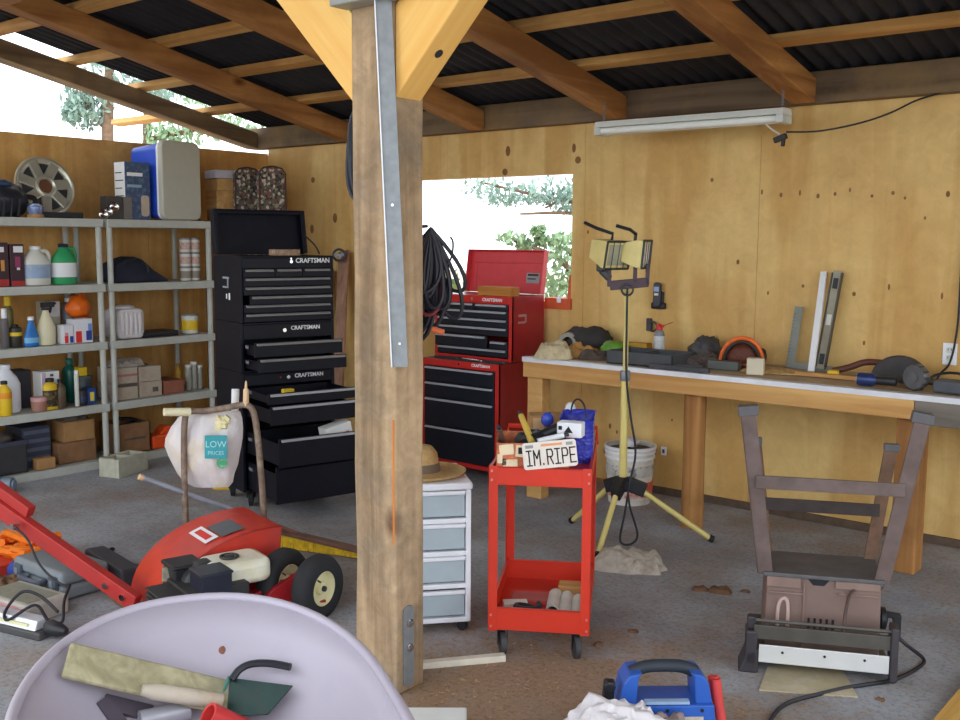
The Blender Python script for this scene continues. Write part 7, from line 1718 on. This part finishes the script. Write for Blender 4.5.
MB().bar(lerp(0, .56) + Vector((0, -.008, 0)), lerp(1, .56) + Vector((0, -.008, 0)), .014, .05).out('front_cross_bar', lgm, sw, bev=.002)
MB().bar((-.232, .226, .555), (.226, .226, .555), .014, .05).out('rear_cross_bar', mat('dark_cross_bar', srgb(66, 56, 54), .7, var=.2), sw, bev=.002)
pts = [at(882, 588, d=3.98), at(868, 586, d=3.92), at(852, 592, d=3.86), at(846, 610, d=3.82), at(844, 632, d=3.80)]
tag(MB().tube(spline(pts, 6), .0065, 6).out('saw_cord', mat('brown_cord', srgb(80, 60, 54), .5), smooth=True), 'brown cord hanging across the front of the upturned saw', 'cord')
pts = [at(894, 634, d=3.92), at(908, 646, z=.09), at(924, 660, z=.009), at(915, 670, z=.008), at(893, 680, z=.008), at(870, 684, z=.008), at(845, 688, z=.008), at(815, 695, z=.008), at(790, 702, z=.008), at(776, 712, z=.008), at(765, 730, z=.008)]
tag(MB().tube(spline(pts, 6), .0075, 6).out('extension_lead', cable_m, smooth=True), 'black power cord running from the saw across the concrete', 'cord')
pz_ = [at(x, y, z=.001) for x, y in ((768, 667), (838, 664), (858, 698), (759, 691))]
pl_ = thing('sheet_scrap', 'beige sheet metal scrap lying on the floor before the upturned saw', 'sheet', pz_[0])
q4 = [v - pz_[0] for v in pz_]
MB().add(q4 + [v + Vector((0, 0, .006)) for v in q4], [(3, 2, 1, 0), (4, 5, 6, 7), (0, 1, 5, 4), (1, 2, 6, 5), (2, 3, 7, 6), (3, 0, 4, 7)]).out('sheet', mat('beige_sheet', srgb(186, 172, 140), .45, metal=.2, var=.1, dirt=srgb(214, 206, 186), dirt_s=9), pl_)

# ------------------------------------------------------------------ cords hung on the back of the post
nl = Vector((-2.50, PY1, 1.665))
cbn = thing('hanging_cables', 'bundle of dark extension cords hanging on the right rear of the post', 'cord bundle', (-2.50, 2.74, 1.66))
r1 = random.Random(12)
w = MB(); w2 = MB()
for k in range(34):
    L_ = r1.uniform(.22, .41); wd = r1.uniform(.02, .09); off = r1.uniform(-.10, .07); y_ = r1.uniform(-.045, .05)
    pts = []
    for i in range(24):
        t = 2 * math.pi * i / 24
        s = (1 - math.cos(t)) / 2
        pts.append(Vector(RT) * (wd * math.sin(t) * s ** .6 + off * s) + Vector((0, y_ * s, -L_ * s)))
    (w2 if k % 9 == 0 else w).tube(pts, .0075, 6, True)
w.out('black_loops', cable_m, cbn, smooth=True); w2.out('red_loops', cable_red, cbn, smooth=True)
MB().bar(Vector(RT) * .0 + Vector((0, .0, -.36)), Vector(RT) * .05 + Vector((0, 0, -.375)), .025, .02).out('orange_plug', mat('orange_plug', srgb(206, 96, 50), .5), cbn, bev=.005)
MB().tube(spline([Vector(RT) * .05 + Vector((0, 0, -.15)), Vector(RT) * .075 + Vector((0, 0, -.10)), Vector(RT) * .08 + Vector((0, 0, -.05)), Vector(RT) * .07 + Vector((0, 0, -.03))], 5), .004, 5).out('loose_end', cable_m, cbn, smooth=True)
MB().cyl((-2.50 - pt.location.x, hy if False else (PY1 - pt.location.y) - .005, 1.663), (-2.50 - pt.location.x, (PY1 - pt.location.y) + .07, 1.668), .006, n=8).out('nail', dark_metal, pt)
hc = thing('rubber_hose', 'coiled dark rubber hose hanging on the left rear of the post', 'hose', (-2.80, 2.70, 2.10))
w = MB()
for k in range(9):
    a = r1.uniform(.05, .085); h = r1.uniform(.15, .175); y_ = r1.uniform(-.03, .03)
    w.tube([Vector((a * math.sin(2 * math.pi * i / 22), y_ * math.cos(2 * math.pi * i / 22), -.17 + h * math.cos(2 * math.pi * i / 22))) for i in range(22)], .010, 6, True)
w.out('coil', mat('blue_black_rubber', srgb(48, 52, 62), .6, var=.1), hc, smooth=True)
MB().cyl((-2.80 - pt.location.x, (PY1 - pt.location.y) + .05, 2.085), (-2.64 - pt.location.x, (PY1 - pt.location.y) - .01, 2.085), .006, n=8).out('nail', dark_metal, pt)

# ------------------------------------------------------------------ light
wd = bpy.data.worlds.new('sky'); S.world = wd; wd.use_nodes = True
bgn = wd.node_tree.nodes['Background']
bgn.inputs['Color'].default_value = (.86, .93, 1.0, 1); bgn.inputs['Strength'].default_value = 3.0
vsn = S.view_settings
S.display_settings.display_device = 'sRGB'
vsn.view_transform = 'Standard'; vsn.look = 'None'; vsn.gamma = 1.0; vsn.use_curve_mapping = False
vsn.exposure = 0.0
S.cycles.max_bounces = 8; S.cycles.diffuse_bounces = 5
